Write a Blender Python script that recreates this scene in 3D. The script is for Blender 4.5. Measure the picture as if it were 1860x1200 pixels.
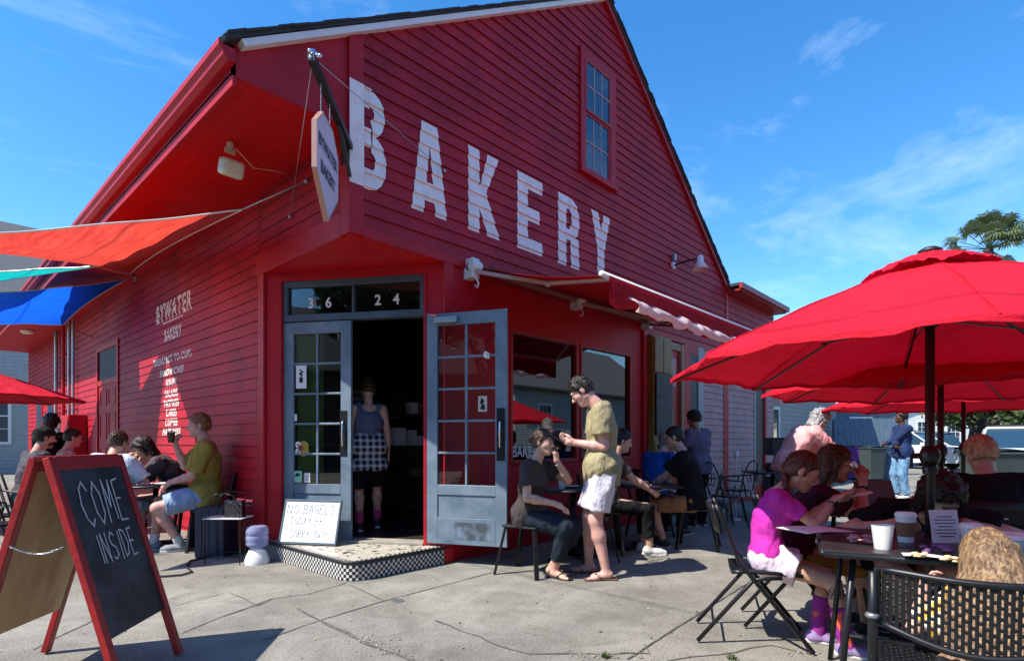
import bpy, math, random
import numpy as np
from mathutils import Vector, Matrix
R_ = math.radians
for o in list(bpy.data.objects):
    bpy.data.objects.remove(o, do_unlink=True)
SC = bpy.context.scene
COL = SC.collection

# ------------------------------------------------------------ camera
FPX = 1027.0                       # focal length in photo pixels (photo 1860 wide)
YAW = R_(47.2)
FW = (math.sin(YAW), math.cos(YAW)); RT = (math.cos(YAW), -math.sin(YAW))
CX, CY, CH = -2.608, -4.293, 1.2
cam_d = bpy.data.cameras.new('camera'); cam = bpy.data.objects.new('camera', cam_d); COL.objects.link(cam)
cam.location = (CX, CY, CH); cam.rotation_euler = (R_(90), 0, -YAW)
cam_d.lens = 36 * FPX / 1860.0; cam_d.sensor_width = 36; cam_d.shift_y = 202 / 1860.0
cam_d.clip_start = 0.05; cam_d.clip_end = 2000
SC.camera = cam

# ------------------------------------------------------------ light
SUN = Vector((-1.0, 0.32, 1.36)).normalized()          # direction towards the sun
sd = bpy.data.lights.new('sun', 'SUN'); so = bpy.data.objects.new('sun', sd); COL.objects.link(so)
sd.energy = 5.0; sd.angle = R_(0.5); sd.color = (1.0, 0.95, 0.87)
so.rotation_euler = SUN.to_track_quat('Z', 'Y').to_euler()
W = bpy.data.worlds.new('World'); SC.world = W; W.use_nodes = True
nt = W.node_tree; nt.nodes.clear()
sky = nt.nodes.new('ShaderNodeTexSky'); sky.sky_type = 'NISHITA'; sky.sun_disc = False
sky.sun_elevation = math.asin(SUN.z); sky.sun_rotation = math.atan2(SUN.x, SUN.y)
sky.air_density = 1.0; sky.dust_density = 0.15; sky.ozone_density = 3.5; sky.altitude = 10
bg = nt.nodes.new('ShaderNodeBackground'); bg.inputs['Strength'].default_value = 0.135
out = nt.nodes.new('ShaderNodeOutputWorld')
tc = nt.nodes.new('ShaderNodeTexCoord')
mp = nt.nodes.new('ShaderNodeMapping'); mp.inputs['Rotation'].default_value = (0.2, -0.75, 0.35); mp.inputs['Scale'].default_value = (0.8, 2.6, 5.5)
nz = nt.nodes.new('ShaderNodeTexNoise'); nz.inputs['Scale'].default_value = 2.0; nz.inputs['Detail'].default_value = 9; nz.inputs['Roughness'].default_value = 0.62
nz.inputs['Distortion'].default_value = 0.35
cr = nt.nodes.new('ShaderNodeValToRGB'); cr.color_ramp.elements[0].position = 0.50; cr.color_ramp.elements[1].position = 0.95
cr.color_ramp.elements[0].color = (0, 0, 0, 1); cr.color_ramp.elements[1].color = (0.45, 0.45, 0.45, 1)
hs = nt.nodes.new('ShaderNodeHueSaturation'); hs.inputs['Saturation'].default_value = 1.30; hs.inputs['Value'].default_value = 1.35
mx = nt.nodes.new('ShaderNodeMixRGB'); mx.inputs['Color2'].default_value = (6.5, 7.4, 8.6, 1)
L = nt.links.new
L(tc.outputs['Generated'], mp.inputs['Vector']); L(mp.outputs['Vector'], nz.inputs['Vector']); L(nz.outputs['Fac'], cr.inputs['Fac'])
L(sky.outputs['Color'], hs.inputs['Color']); L(hs.outputs['Color'], mx.inputs['Color1']); L(cr.outputs['Color'], mx.inputs['Fac'])
L(mx.outputs['Color'], bg.inputs['Color']); L(bg.outputs['Background'], out.inputs['Surface'])
SC.view_settings.view_transform = 'Standard'; SC.view_settings.look = 'None'
SC.view_settings.exposure = 0.66; SC.view_settings.gamma = 1.0
SC.render.engine = 'CYCLES'
SC.cycles.max_bounces = 6; SC.cycles.transparent_max_bounces = 12; SC.cycles.diffuse_bounces = 3
SC.cycles.caustics_reflective = False; SC.cycles.caustics_refractive = False

# ------------------------------------------------------------ helpers
def wp(t, lat, z=0.0):
    """a point t metres ahead of the photographer and lat metres to the right"""
    return Vector((CX + t * FW[0] + lat * RT[0], CY + t * FW[1] + lat * RT[1], z))
def gp(u, v, z=0.0):
    t = FPX * (CH - z) / (v - 802.0)
    return wp(t, (u - 930) / FPX * t, z)
def head_to(phi):
    """yaw of a figure that looks phi degrees right of the photographer's view"""
    return -YAW - R_(phi)

def P(name, color, rough=0.6, metal=0.0, var=0.0, vscale=6.0, bump=0.0, bscale=40.0, spec=0.5, stretch=None, trans=0.0, color2=None, detail=5, coord='Object', sheen=0.0, vsharp=None, bdist=.01):
    m = bpy.data.materials.new(name); m.use_nodes = True
    n = m.node_tree; b = n.nodes['Principled BSDF']
    b.inputs['Base Color'].default_value = (*color, 1); b.inputs['Roughness'].default_value = rough
    b.inputs['Metallic'].default_value = metal; b.inputs['Specular IOR Level'].default_value = spec
    if sheen: b.inputs['Sheen Weight'].default_value = sheen
    tcn = n.nodes.new('ShaderNodeTexCoord'); mpn = n.nodes.new('ShaderNodeMapping')
    if stretch: mpn.inputs['Scale'].default_value = stretch
    n.links.new(tcn.outputs[coord], mpn.inputs['Vector'])
    if var or color2:
        nz = n.nodes.new('ShaderNodeTexNoise'); nz.inputs['Scale'].default_value = vscale; nz.inputs['Detail'].default_value = detail; nz.inputs['Roughness'].default_value = 0.6
        n.links.new(mpn.outputs['Vector'], nz.inputs['Vector'])
        rp = n.nodes.new('ShaderNodeValToRGB'); e = rp.color_ramp.elements
        a, c = (0.32, 0.68) if not vsharp else vsharp
        e[0].position = a; e[1].position = c
        c2 = color2 if color2 else tuple(min(1, x * (1 + var)) for x in color)
        c1 = color if color2 else tuple(x * (1 - var) for x in color)
        e[0].color = (*c1, 1); e[1].color = (*c2, 1)
        n.links.new(nz.outputs['Fac'], rp.inputs['Fac']); n.links.new(rp.outputs['Color'], b.inputs['Base Color'])
    if bump:
        nb = n.nodes.new('ShaderNodeTexNoise'); nb.inputs['Scale'].default_value = bscale; nb.inputs['Detail'].default_value = 4
        n.links.new(mpn.outputs['Vector'], nb.inputs['Vector'])
        bp = n.nodes.new('ShaderNodeBump'); bp.inputs['Strength'].default_value = bump; bp.inputs['Distance'].default_value = bdist
        n.links.new(nb.outputs['Fac'], bp.inputs['Height']); n.links.new(bp.outputs['Normal'], b.inputs['Normal'])
    if trans:
        tr = n.nodes.new('ShaderNodeBsdfTranslucent'); ms = n.nodes.new('ShaderNodeMixShader'); ms.inputs['Fac'].default_value = trans
        tr.inputs['Color'].default_value = (*color, 1)
        if var or color2: n.links.new(rp.outputs['Color'], tr.inputs['Color'])
        o = n.nodes['Material Output']
        n.links.new(b.outputs['BSDF'], ms.inputs[1]); n.links.new(tr.outputs['BSDF'], ms.inputs[2]); n.links.new(ms.outputs['Shader'], o.inputs['Surface'])
    return m

def glass(name, tint=(0.9, 0.95, 0.95), refl=1.0):
    m = bpy.data.materials.new(name); m.use_nodes = True; n = m.node_tree; n.nodes.clear()
    o = n.nodes.new('ShaderNodeOutputMaterial'); t = n.nodes.new('ShaderNodeBsdfTransparent'); g = n.nodes.new('ShaderNodeBsdfGlossy')
    g.inputs['Roughness'].default_value = 0.01; t.inputs['Color'].default_value = (*tint, 1)
    fr = n.nodes.new('ShaderNodeFresnel'); fr.inputs['IOR'].default_value = 1.5 * refl
    ms = n.nodes.new('ShaderNodeMixShader')
    n.links.new(fr.outputs['Fac'], ms.inputs['Fac']); n.links.new(t.outputs['BSDF'], ms.inputs[1]); n.links.new(g.outputs['BSDF'], ms.inputs[2])
    n.links.new(ms.outputs['Shader'], o.inputs['Surface'])
    return m

class MB:
    def __init__(s): s.v = []; s.f = []
    def add(s, vs, fs):
        k = len(s.v); s.v += [tuple(x) for x in vs]; s.f += [tuple(i + k for i in f) for f in fs]; return s
    def box(s, x0, y0, z0, x1, y1, z1):
        x0, x1 = min(x0, x1), max(x0, x1); y0, y1 = min(y0, y1), max(y0, y1); z0, z1 = min(z0, z1), max(z0, z1)
        v = [(x0, y0, z0), (x1, y0, z0), (x1, y1, z0), (x0, y1, z0), (x0, y0, z1), (x1, y0, z1), (x1, y1, z1), (x0, y1, z1)]
        return s.add(v, [(0, 3, 2, 1), (4, 5, 6, 7), (0, 1, 5, 4), (1, 2, 6, 5), (2, 3, 7, 6), (3, 0, 4, 7)])
    def obb(s, c, ax, ay, az):
        """box from its centre and three half-axis vectors"""
        c, ax, ay, az = Vector(c), Vector(ax), Vector(ay), Vector(az)
        v = [c + i * ax + j * ay + k * az for k in (-1, 1) for (i, j) in ((-1, -1), (1, -1), (1, 1), (-1, 1))]
        return s.add(v, [(0, 3, 2, 1), (4, 5, 6, 7), (0, 1, 5, 4), (1, 2, 6, 5), (2, 3, 7, 6), (3, 0, 4, 7)])
    def bar(s, a, b, w, d, up=(0, 0, 1)):
        a, b = Vector(a), Vector(b); z = (b - a); l = z.length
        if l < 1e-6: return s
        z /= l; x = z.cross(Vector(up))
        if x.length < 1e-3: x = z.cross(Vector((1, 0, 0)))
        x.normalize(); y = x.cross(z)
        return s.obb((a + b) / 2, x * w / 2, y * d / 2, z * l / 2)
    def tube(s, pts, r, n=8, closed=False, cap=True):
        pts = [Vector(p) for p in pts]; m = len(pts); rs = r if isinstance(r, (list, tuple)) else [r] * m
        k0 = len(s.v); prev = None
        for i, p in enumerate(pts):
            if closed: t = pts[(i + 1) % m] - pts[i - 1]
            else: t = pts[min(i + 1, m - 1)] - pts[max(i - 1, 0)]
            if t.length < 1e-9: t = Vector((0, 0, 1))
            t.normalize()
            if prev is None:
                x = t.cross(Vector((0, 0, 1)))
                if x.length < 1e-2: x = t.cross(Vector((1, 0, 0)))
            else:
                x = prev - t * prev.dot(t)
                if x.length < 1e-4: x = t.cross(Vector((1, 0, 0)))
            x.normalize(); prev = x; y = t.cross(x)
            for j in range(n):
                a = 2 * math.pi * j / n
                s.v.append(tuple(p + (x * math.cos(a) + y * math.sin(a)) * rs[i]))
        for i in range(m if closed else m - 1):
            for j in range(n):
                a = k0 + i * n + j; b = k0 + i * n + (j + 1) % n
                c = k0 + ((i + 1) % m) * n + (j + 1) % n; d = k0 + ((i + 1) % m) * n + j
                s.f.append((a, b, c, d))
        if cap and not closed:
            s.f.append(tuple(k0 + j for j in range(n - 1, -1, -1)))
            s.f.append(tuple(k0 + (m - 1) * n + j for j in range(n)))
        return s
    def lathe(s, prof, c=(0, 0, 0), n=24, cap=True):
        """prof: list of (r, z)"""
        k0 = len(s.v); m = len(prof)
        for r, z in prof:
            for j in range(n):
                a = 2 * math.pi * j / n; s.v.append((c[0] + r * math.cos(a), c[1] + r * math.sin(a), c[2] + z))
        for i in range(m - 1):
            for j in range(n):
                s.f.append((k0 + i * n + j, k0 + i * n + (j + 1) % n, k0 + (i + 1) * n + (j + 1) % n, k0 + (i + 1) * n + j))
        if cap:
            s.f.append(tuple(k0 + j for j in range(n - 1, -1, -1))); s.f.append(tuple(k0 + (m - 1) * n + j for j in range(n)))
        return s
    def prism(s, poly, o, u, v, w):
        """2D polygon in the plane o + a*u + b*v, extruded by the vector w"""
        o, u, v, w = Vector(o), Vector(u), Vector(v), Vector(w); n = len(poly)
        a = [o + u * p[0] + v * p[1] for p in poly]
        vs = a + [p + w for p in a]
        fs = [tuple(range(n - 1, -1, -1)), tuple(range(n, 2 * n))] + [(i, (i + 1) % n, n + (i + 1) % n, n + i) for i in range(n)]
        return s.add(vs, fs)
    def grid(s, fn, nu, nv, wrap=False):
        k0 = len(s.v)
        for i in range(nu + 1):
            for j in range(nv + 1): s.v.append(tuple(fn(i / nu, j / nv)))
        for i in range(nu):
            for j in range(nv):
                a = k0 + i * (nv + 1) + j; s.f.append((a, a + nv + 1, a + nv + 2, a + 1))
        return s
    def ball(s, c, rx, ry=None, rz=None, nu=12, nv=8):
        ry = ry or rx; rz = rz or rx
        pr = []
        for i in range(nv + 1):
            th = math.pi * i / nv; pr.append((max(1e-4, math.sin(th)), -math.cos(th)))
        k0 = len(s.v); s.lathe(pr, (0, 0, 0), nu)
        for i in range(k0, len(s.v)):
            x, y, z = s.v[i]; s.v[i] = (c[0] + x * rx, c[1] + y * ry, c[2] + z * rz)
        return s
    def build(s, name, m, parent=None, smooth=False, bevel=0.0, subsurf=0, solid=0.0, angle=None, origin=None):
        me = bpy.data.meshes.new(name); me.from_pydata(s.v, [], s.f); me.update()
        me.materials.append(m)
        o = bpy.data.objects.new(name, me); COL.objects.link(o)
        if parent: o.parent = parent
        if origin is not None:
            ov = Vector(origin)
            me.transform(Matrix.Translation(-ov)); o.location = ov
        if smooth:
            me.polygons.foreach_set('use_smooth', [True] * len(me.polygons))
            if angle:
                try: me.set_sharp_from_angle(angle=R_(angle))
                except Exception: pass
        if solid:
            md = o.modifiers.new('solid', 'SOLIDIFY'); md.thickness = solid; md.offset = 0
        if bevel:
            md = o.modifiers.new('bevel', 'BEVEL'); md.width = bevel; md.segments = 2; md.limit_method = 'ANGLE'; md.angle_limit = R_(40)
        if subsurf:
            md = o.modifiers.new('sub', 'SUBSURF'); md.levels = subsurf; md.render_levels = subsurf
        return o

def tag(o, label=None, cat=None, group=None, kind=None):
    if label: o['label'] = label
    if cat: o['category'] = cat
    if group: o['group'] = group
    if kind: o['kind'] = kind
    return o
def empty(name, label, cat, loc=(0, 0, 0), rz=0.0, group=None):
    o = bpy.data.objects.new(name, None); COL.objects.link(o); o.empty_display_size = 0.2
    o.location = loc; o.rotation_euler = (0, 0, rz)
    return tag(o, label, cat, group)
def dup(root, loc, rz=0.0, label=None, group=None, scale=None):
    def cp(o, par):
        c = o.copy(); COL.objects.link(c)
        if par: c.parent = par
        for ch in list(o.children): cp(ch, c)
        return c
    r = cp(root, None); r.location = loc; r.rotation_euler = (0, 0, rz)
    if scale: r.scale = (scale,) * 3
    if label: r['label'] = label
    if group: r['group'] = group
    return r
def text2d(txt, size=1.0, align='CENTER', offset=0.0, sx=1.0, shear=0.0, space=1.0):
    """triangles of a word in 2D"""
    cu = bpy.data.curves.new('t', 'FONT'); cu.body = txt; cu.size = size; cu.align_x = align; cu.offset = offset; cu.resolution_u = 3
    cu.shear = shear; cu.space_character = space
    ob = bpy.data.objects.new('t', cu); COL.objects.link(ob)
    dg = bpy.context.evaluated_depsgraph_get(); dg.update()
    me = bpy.data.meshes.new_from_object(ob.evaluated_get(dg)); me.calc_loop_triangles()
    tri = [[(me.vertices[i].co.x * sx, me.vertices[i].co.y) for i in t.vertices] for t in me.loop_triangles]
    bpy.data.objects.remove(ob, do_unlink=True); bpy.data.meshes.remove(me)
    return tri
def flat_text(mb, txt, o, u, v, size, sx=1.0, offset=0.0, align='CENTER'):
    o, u, v = Vector(o), Vector(u).normalized(), Vector(v).normalized()
    for t in text2d(txt, size, align, offset, sx):
        a = sum((t[(i + 1) % 3][0] - t[i][0]) * (t[(i + 1) % 3][1] + t[i][1]) for i in range(3))
        if a > 0: t = t[::-1]
        mb.add([o + u * p[0] + v * p[1] for p in t], [(0, 1, 2)])
    return mb
def stroke(mb, pts, o, u, v, w, lift=0.0, rnd=None):
    """chalk or marker line: flat ribbon through 2D points"""
    o, u, v = Vector(o), Vector(u), Vector(v); n = u.cross(v).normalized() * lift
    for (a, b) in zip(pts[:-1], pts[1:]):
        dx, dy = b[0] - a[0], b[1] - a[1]; l = math.hypot(dx, dy) or 1e-6
        ex, ey = dx / l * w * 0.4, dy / l * w * 0.4; nx, ny = -dy / l * w / 2, dx / l * w / 2
        q = [(a[0] - ex + nx, a[1] - ey + ny), (a[0] - ex - nx, a[1] - ey - ny), (b[0] + ex - nx, b[1] + ey - ny), (b[0] + ex + nx, b[1] + ey + ny)]
        mb.add([o + u * p[0] + v * p[1] + n for p in q], [(0, 1, 2, 3)])
        n = n + u.cross(v).normalized() * 0.00004
    return mb
STR = {  # single line letters, box 0..1
 'A': [[(0, 0), (.45, 1), (.9, 0)], [(.15, .38), (.75, .38)]], 'B': [[(0, 0), (0, 1), (.6, .95), (.7, .75), (.5, .55), (0, .52)], [(.5, .55), (.8, .35), (.7, .08), (0, 0)]],
 'C': [[(.8, .8), (.5, 1), (.1, .85), (0, .5), (.1, .15), (.5, 0), (.8, .15)]], 'D': [[(0, 0), (0, 1), (.5, .92), (.8, .5), (.5, .06), (0, 0)]],
 'E': [[(.7, 1), (0, 1), (0, 0), (.75, 0)], [(0, .52), (.6, .52)]], 'G': [[(.8, .85), (.4, 1), (.05, .7), (.05, .25), (.4, 0), (.8, .1), (.8, .45), (.45, .45)]],
 'H': [[(0, 0), (0, 1)], [(.75, 0), (.75, 1)], [(0, .5), (.75, .5)]], 'I': [[(.3, 0), (.3, 1)]], 'K': [[(0, 0), (0, 1)], [(.75, 1), (0, .45), (.8, 0)]],
 'L': [[(0, 1), (0, 0), (.7, 0)]], 'M': [[(0, 0), (.1, 1), (.45, .3), (.8, 1), (.9, 0)]], 'N': [[(0, 0), (0, 1), (.75, 0), (.75, 1)]],
 'O': [[(.4, 1), (.05, .75), (.05, .25), (.4, 0), (.78, .25), (.78, .75), (.4, 1)]], 'P': [[(0, 0), (0, 1), (.7, .9), (.7, .6), (0, .5)]],
 'R': [[(0, 0), (0, 1), (.65, .92), (.68, .62), (0, .5), (.75, 0)]], 'S': [[(.75, .88), (.4, 1), (.05, .8), (.15, .58), (.65, .42), (.75, .18), (.4, 0), (0, .12)]],
 'T': [[(0, 1), (.8, 1)], [(.4, 1), (.4, 0)]], 'W': [[(0, 1), (.2, 0), (.45, .7), (.7, 0), (.9, 1)]], 'Y': [[(0, 1), (.4, .5), (.8, 1)], [(.4, .5), (.35, 0)]],
 'a': [[(.6, .45), (.2, .5), (.05, .2), (.3, 0), (.6, .2), (.62, .5), (.68, 0)]], 'l': [[(.3, 0), (.35, 1)]], "'": [[(.3, 1), (.25, .8)]], '!': [[(.3, 1), (.3, .3)], [(.3, .08), (.3, 0)]],
 'Q': [[(0, 0)]], ' ': [[(0, 0)]], ',': [[(.3, .05), (.2, -.15)]]}
def hand(mb, txt, o, u, v, w, h, thick, gap=1.15, lift=0.001, seed=1):
    rr = random.Random(seed); x = 0
    for i, ch in enumerate(txt):
        for s_ in STR.get(ch, [[(0, 0)]]):
            if len(s_) < 2: continue
            j = [(x + (p[0] + rr.uniform(-.05, .05)) * w, (p[1] + rr.uniform(-.04, .04)) * h) for p in s_]
            stroke(mb, j, o, u, v, thick, lift)
        x += w * gap * (0.6 if ch in "lI'!" else 1.0)
    return mb
# ------------------------------------------------------------ materials
M = {}
M['red'] = P('red_paint', (0.39, 0.008, 0.020), 0.55, var=0.26, vscale=1.6, bump=0.3, bscale=14, spec=0.3)
M['red2'] = P('red_trim_paint', (0.42, 0.007, 0.016), 0.48, var=0.12, vscale=3, bump=0.15, bscale=20, spec=0.3)
M['redsoffit'] = P('red_soffit_paint', (0.50, 0.004, 0.007), 0.5, var=0.10, vscale=2, bump=0.1, bscale=10, spec=0.3)
M['white'] = P('white_paint', (0.78, 0.76, 0.72), 0.5, var=0.06, vscale=8)
M['cream'] = P('letter_cream_paint', (0.90, 0.80, 0.73), 0.6, var=0.10, vscale=9, bump=0.15, bscale=50)
M['shingle'] = P('asphalt_shingle', (0.045, 0.05, 0.055), 0.95, var=0.4, vscale=30, bump=0.6, bscale=80)
M['bluegrey'] = P('weathered_blue_grey_paint', (0.105, 0.15, 0.195), 0.45, color2=(0.21, 0.27, 0.325), vscale=4.5, bump=0.2, bscale=25, spec=0.5, vsharp=(0.35, 0.8))
M['bluedark'] = P('dark_blue_grey_paint', (0.055, 0.085, 0.115), 0.5, var=0.2, vscale=4)
M['glass'] = glass('window_glass')
M['glassd'] = glass('strong_window_glass', (0.75, 0.82, 0.8), 1.25)
M['glassw'] = glass('shop_window_glass', (0.7, 0.75, 0.75), 1.75)
M['black'] = P('black_metal', (0.012, 0.013, 0.015), 0.38, 0.3, var=0.2, vscale=20)
M['blackpl'] = P('black_plastic', (0.014, 0.014, 0.016), 0.5, bump=0.1, bscale=60)
M['blackpole'] = P('black_pole_paint', (0.015, 0.012, 0.013), 0.35, 0.2)
M['grey'] = P('grey_metal', (0.35, 0.36, 0.37), 0.35, 0.7, var=0.1, vscale=12)
M['chrome'] = P('chrome', (0.7, 0.7, 0.7), 0.15, 1.0)
M['whiteplastic'] = P('white_plastic', (0.78, 0.77, 0.73), 0.35)
M['ivory'] = P('ivory_plastic', (0.62, 0.56, 0.42), 0.4, var=0.08, vscale=10)
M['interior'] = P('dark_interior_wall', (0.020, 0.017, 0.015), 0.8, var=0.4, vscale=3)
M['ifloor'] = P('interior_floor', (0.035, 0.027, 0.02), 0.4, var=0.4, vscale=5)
M['wood'] = P('light_wood', (0.36, 0.22, 0.10), 0.6, var=0.25, vscale=5, stretch=(1, 1, 8))
M['tanwood'] = P('tan_wood_frame', (0.30, 0.15, 0.07), 0.55, var=0.2, vscale=6)
M['ply'] = P('plywood', (0.66, 0.45, 0.22), 0.6, color2=(0.42, 0.24, 0.10), vscale=3.0, stretch=(2.2, 2.2, 0.7), bump=0.15, bscale=18, detail=8)
M['chalk'] = P('chalkboard', (0.012, 0.014, 0.018), 0.55, color2=(0.06, 0.066, 0.075), vscale=4.5, detail=7, vsharp=(0.42, 0.75))
M['chalkline'] = P('chalk_line', (0.62, 0.60, 0.55), 0.9, color2=(0.35, 0.34, 0.32), vscale=60)
M['marker'] = P('grey_marker_line', (0.12, 0.13, 0.14), 0.7)
M['wboard'] = P('whiteboard', (0.82, 0.85, 0.85), 0.25)
M['yellow'] = P('mustard_cabinet_paint', (0.26, 0.20, 0.05), 0.55, var=0.15, vscale=4)
M['pane_green'] = P('olive_green_curtain', (0.10, 0.14, 0.015), 0.7, var=0.35, vscale=3)
M['brickred'] = P('signred', (0.28, 0.02, 0.03), 0.5)
M['paper'] = P('paper', (0.75, 0.74, 0.72), 0.7)
M['pinkpaper'] = P('pink_poster', (0.55, 0.14, 0.20), 0.7, color2=(0.42, 0.10, 0.15), vscale=16)
M['umb'] = P('red_umbrella_cloth', (0.62, 0.004, 0.024), 0.8, color2=(.44, .003, .012), vscale=2.2, stretch=(1, 1, 4), vsharp=(.45, .8), bump=0.12, bscale=90, trans=0.19, spec=0.3)
M['awn'] = P('maroon_awning_cloth', (0.36, 0.012, 0.022), 0.8, var=0.1, vscale=4, trans=0.3, spec=0.15)
M['awnlight'] = P('pink_white_ruffle_cloth', (0.84, 0.68, 0.66), 0.8, var=0.08, vscale=10, trans=0.5, spec=0.2)
M['orange'] = P('orange_sail_cloth', (0.74, 0.085, 0.055), 0.8, color2=(.50, .035, .028), vscale=5, stretch=(1.2, .35, 9), vsharp=(.35, .75), trans=0.55, spec=0.1)
M['blue'] = P('blue_sail_cloth', (0.008, 0.13, 0.85), 0.8, var=0.1, vscale=5, trans=0.55, spec=0.1)
M['teal'] = P('teal_sail_cloth', (0.008, 0.48, 0.42), 0.8, var=0.1, vscale=5, trans=0.55, spec=0.1)
M['redwood'] = P('chipped_red_wood_paint', (0.42, 0.015, 0.015), 0.45, color2=(0.27, 0.012, 0.014), vscale=14, bump=0.3, bscale=40)
M['clearpl'] = glass('clear_plastic', (0.86, 0.86, 0.96), 1.1)
M['water'] = P('clear_blue_bottle', (0.50, 0.53, 0.78), 0.1, var=0.15, vscale=12)
_n = M['water'].node_tree; _t = _n.nodes.new('ShaderNodeBsdfTransparent'); _t.inputs['Color'].default_value = (.8, .83, .95, 1); _m = _n.nodes.new('ShaderNodeMixShader'); _m.inputs['Fac'].default_value = .55
_n.links.new(_n.nodes['Principled BSDF'].outputs['BSDF'], _m.inputs[1]); _n.links.new(_t.outputs['BSDF'], _m.inputs[2]); _n.links.new(_m.outputs['Shader'], _n.nodes['Material Output'].inputs['Surface'])
M['aisle'] = P('grey_siding_paint', (0.40, 0.41, 0.38), 0.7, var=0.1, vscale=3)
M['slate'] = P('slate_roof', (0.10, 0.105, 0.11), 0.9, var=0.3, vscale=25, bump=0.4)
M['fencewood'] = P('blue_grey_fence_wood', (0.13, 0.19, 0.25), 0.8, var=0.25, vscale=5, stretch=(4, 4, 0.6))
M['leaf'] = P('leaf_green', (0.055, 0.10, 0.025), 0.55, color2=(0.10, 0.13, 0.04), vscale=1.5, trans=0.25)
M['palmleaf'] = P('palm_leaf', (0.085, 0.13, 0.045), 0.5, color2=(0.16, 0.19, 0.09), vscale=1.2, trans=0.25)
M['palmdry'] = P('dry_palm_leaf', (0.30, 0.25, 0.15), 0.7, var=0.3, vscale=3)
M['bark'] = P('bark', (0.06, 0.045, 0.035), 0.9, var=0.3, vscale=10, bump=0.5)
M['asphalt'] = P('asphalt', (0.06, 0.06, 0.062), 0.9, var=0.2, vscale=8, bump=0.3, bscale=120)
M['metalroof'] = P('white_metal_roof', (0.62, 0.66, 0.66), 0.45, var=0.05, vscale=3)
M['joint'] = P('dark_pavement_joint', (0.07, 0.062, 0.05), 0.95, color2=(0.16, 0.145, 0.12), vscale=25)
M['dirt'] = P('debris', (0.17, 0.145, 0.11), 0.95, color2=(0.34, 0.31, 0.26), vscale=60)
M['bits'] = P('grit_bits', (.05, .04, .03), .9, color2=(.42, .38, .30), vscale=3.0, vsharp=(.48, .52))
M['tyre'] = P('tyre_rubber', (0.015, 0.015, 0.016), 0.8)
M['carwhite'] = P('white_car_paint', (0.72, 0.73, 0.74), 0.2, spec=0.6)
M['carglass'] = P('car_glass', (0.02, 0.05, 0.08), 0.08, spec=0.8)
M['table'] = P('dark_table_top', (0.02, 0.02, 0.022), 0.35, var=0.2, vscale=20)
def concrete():
    m = P('concrete_pavement', (0.22, 0.205, 0.175), 0.85)
    n = m.node_tree; b = n.nodes['Principled BSDF']; lk = n.links.new
    tcn = n.nodes.new('ShaderNodeTexCoord')
    def noise(sc, det=6, dist=0.0, ro=0.6):
        z = n.nodes.new('ShaderNodeTexNoise'); z.inputs['Scale'].default_value = sc; z.inputs['Detail'].default_value = det
        z.inputs['Distortion'].default_value = dist; z.inputs['Roughness'].default_value = ro; lk(tcn.outputs['Object'], z.inputs['Vector']); return z
    def ramp(src, a, c, ca, cc):
        r = n.nodes.new('ShaderNodeValToRGB'); r.color_ramp.elements[0].position = a; r.color_ramp.elements[1].position = c
        r.color_ramp.elements[0].color = (*ca, 1); r.color_ramp.elements[1].color = (*cc, 1); lk(src, r.inputs['Fac']); return r
    def mixm(a, c, f, mode='MULTIPLY'):
        x = n.nodes.new('ShaderNodeMixRGB'); x.blend_type = mode; x.inputs['Fac'].default_value = f; lk(a, x.inputs['Color1']); lk(c, x.inputs['Color2']); return x.outputs['Color']
    base = ramp(noise(0.7, 7, 0.4).outputs['Fac'], 0.3, 0.72, (0.19, 0.178, 0.15), (0.37, 0.352, 0.30)).outputs['Color']
    st = ramp(noise(2.3, 10, 1.0, 0.75).outputs['Fac'], 0.38, 0.6, (0.62, 0.60, 0.57), (1, 1, 1)).outputs['Color']
    sp = ramp(noise(75, 3, 0, 0.8).outputs['Fac'], 0.38, 0.60, (0.50, 0.48, 0.45), (1.16, 1.16, 1.15)).outputs['Color']
    vo = n.nodes.new('ShaderNodeTexVoronoi'); vo.inputs['Scale'].default_value = 3.3; lk(tcn.outputs['Object'], vo.inputs['Vector'])
    spot = ramp(vo.outputs['Distance'], 0.03, 0.055, (0.40, 0.38, 0.36), (1, 1, 1)).outputs['Color']
    c = mixm(base, st, 0.8); c = mixm(c, sp, 0.75); c = mixm(c, spot, 0.8)
    lk(c, b.inputs['Base Color'])
    bp = n.nodes.new('ShaderNodeBump'); bp.inputs['Strength'].default_value = 0.35; bp.inputs['Distance'].default_value = 0.01
    lk(noise(90, 4).outputs['Fac'], bp.inputs['Height']); lk(bp.outputs['Normal'], b.inputs['Normal'])
    return m
M['concrete'] = concrete()
def checker(name, c1, c2, scale, coord='UV'):
    m = P(name, c1, 0.3); n = m.node_tree; b = n.nodes['Principled BSDF']
    tcn = n.nodes.new('ShaderNodeTexCoord'); ck = n.nodes.new('ShaderNodeTexChecker'); ck.inputs['Scale'].default_value = scale
    ck.inputs['Color1'].default_value = (*c1, 1); ck.inputs['Color2'].default_value = (*c2, 1)
    n.links.new(tcn.outputs[coord], ck.inputs['Vector']); n.links.new(ck.outputs['Color'], b.inputs['Base Color']); return m
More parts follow.
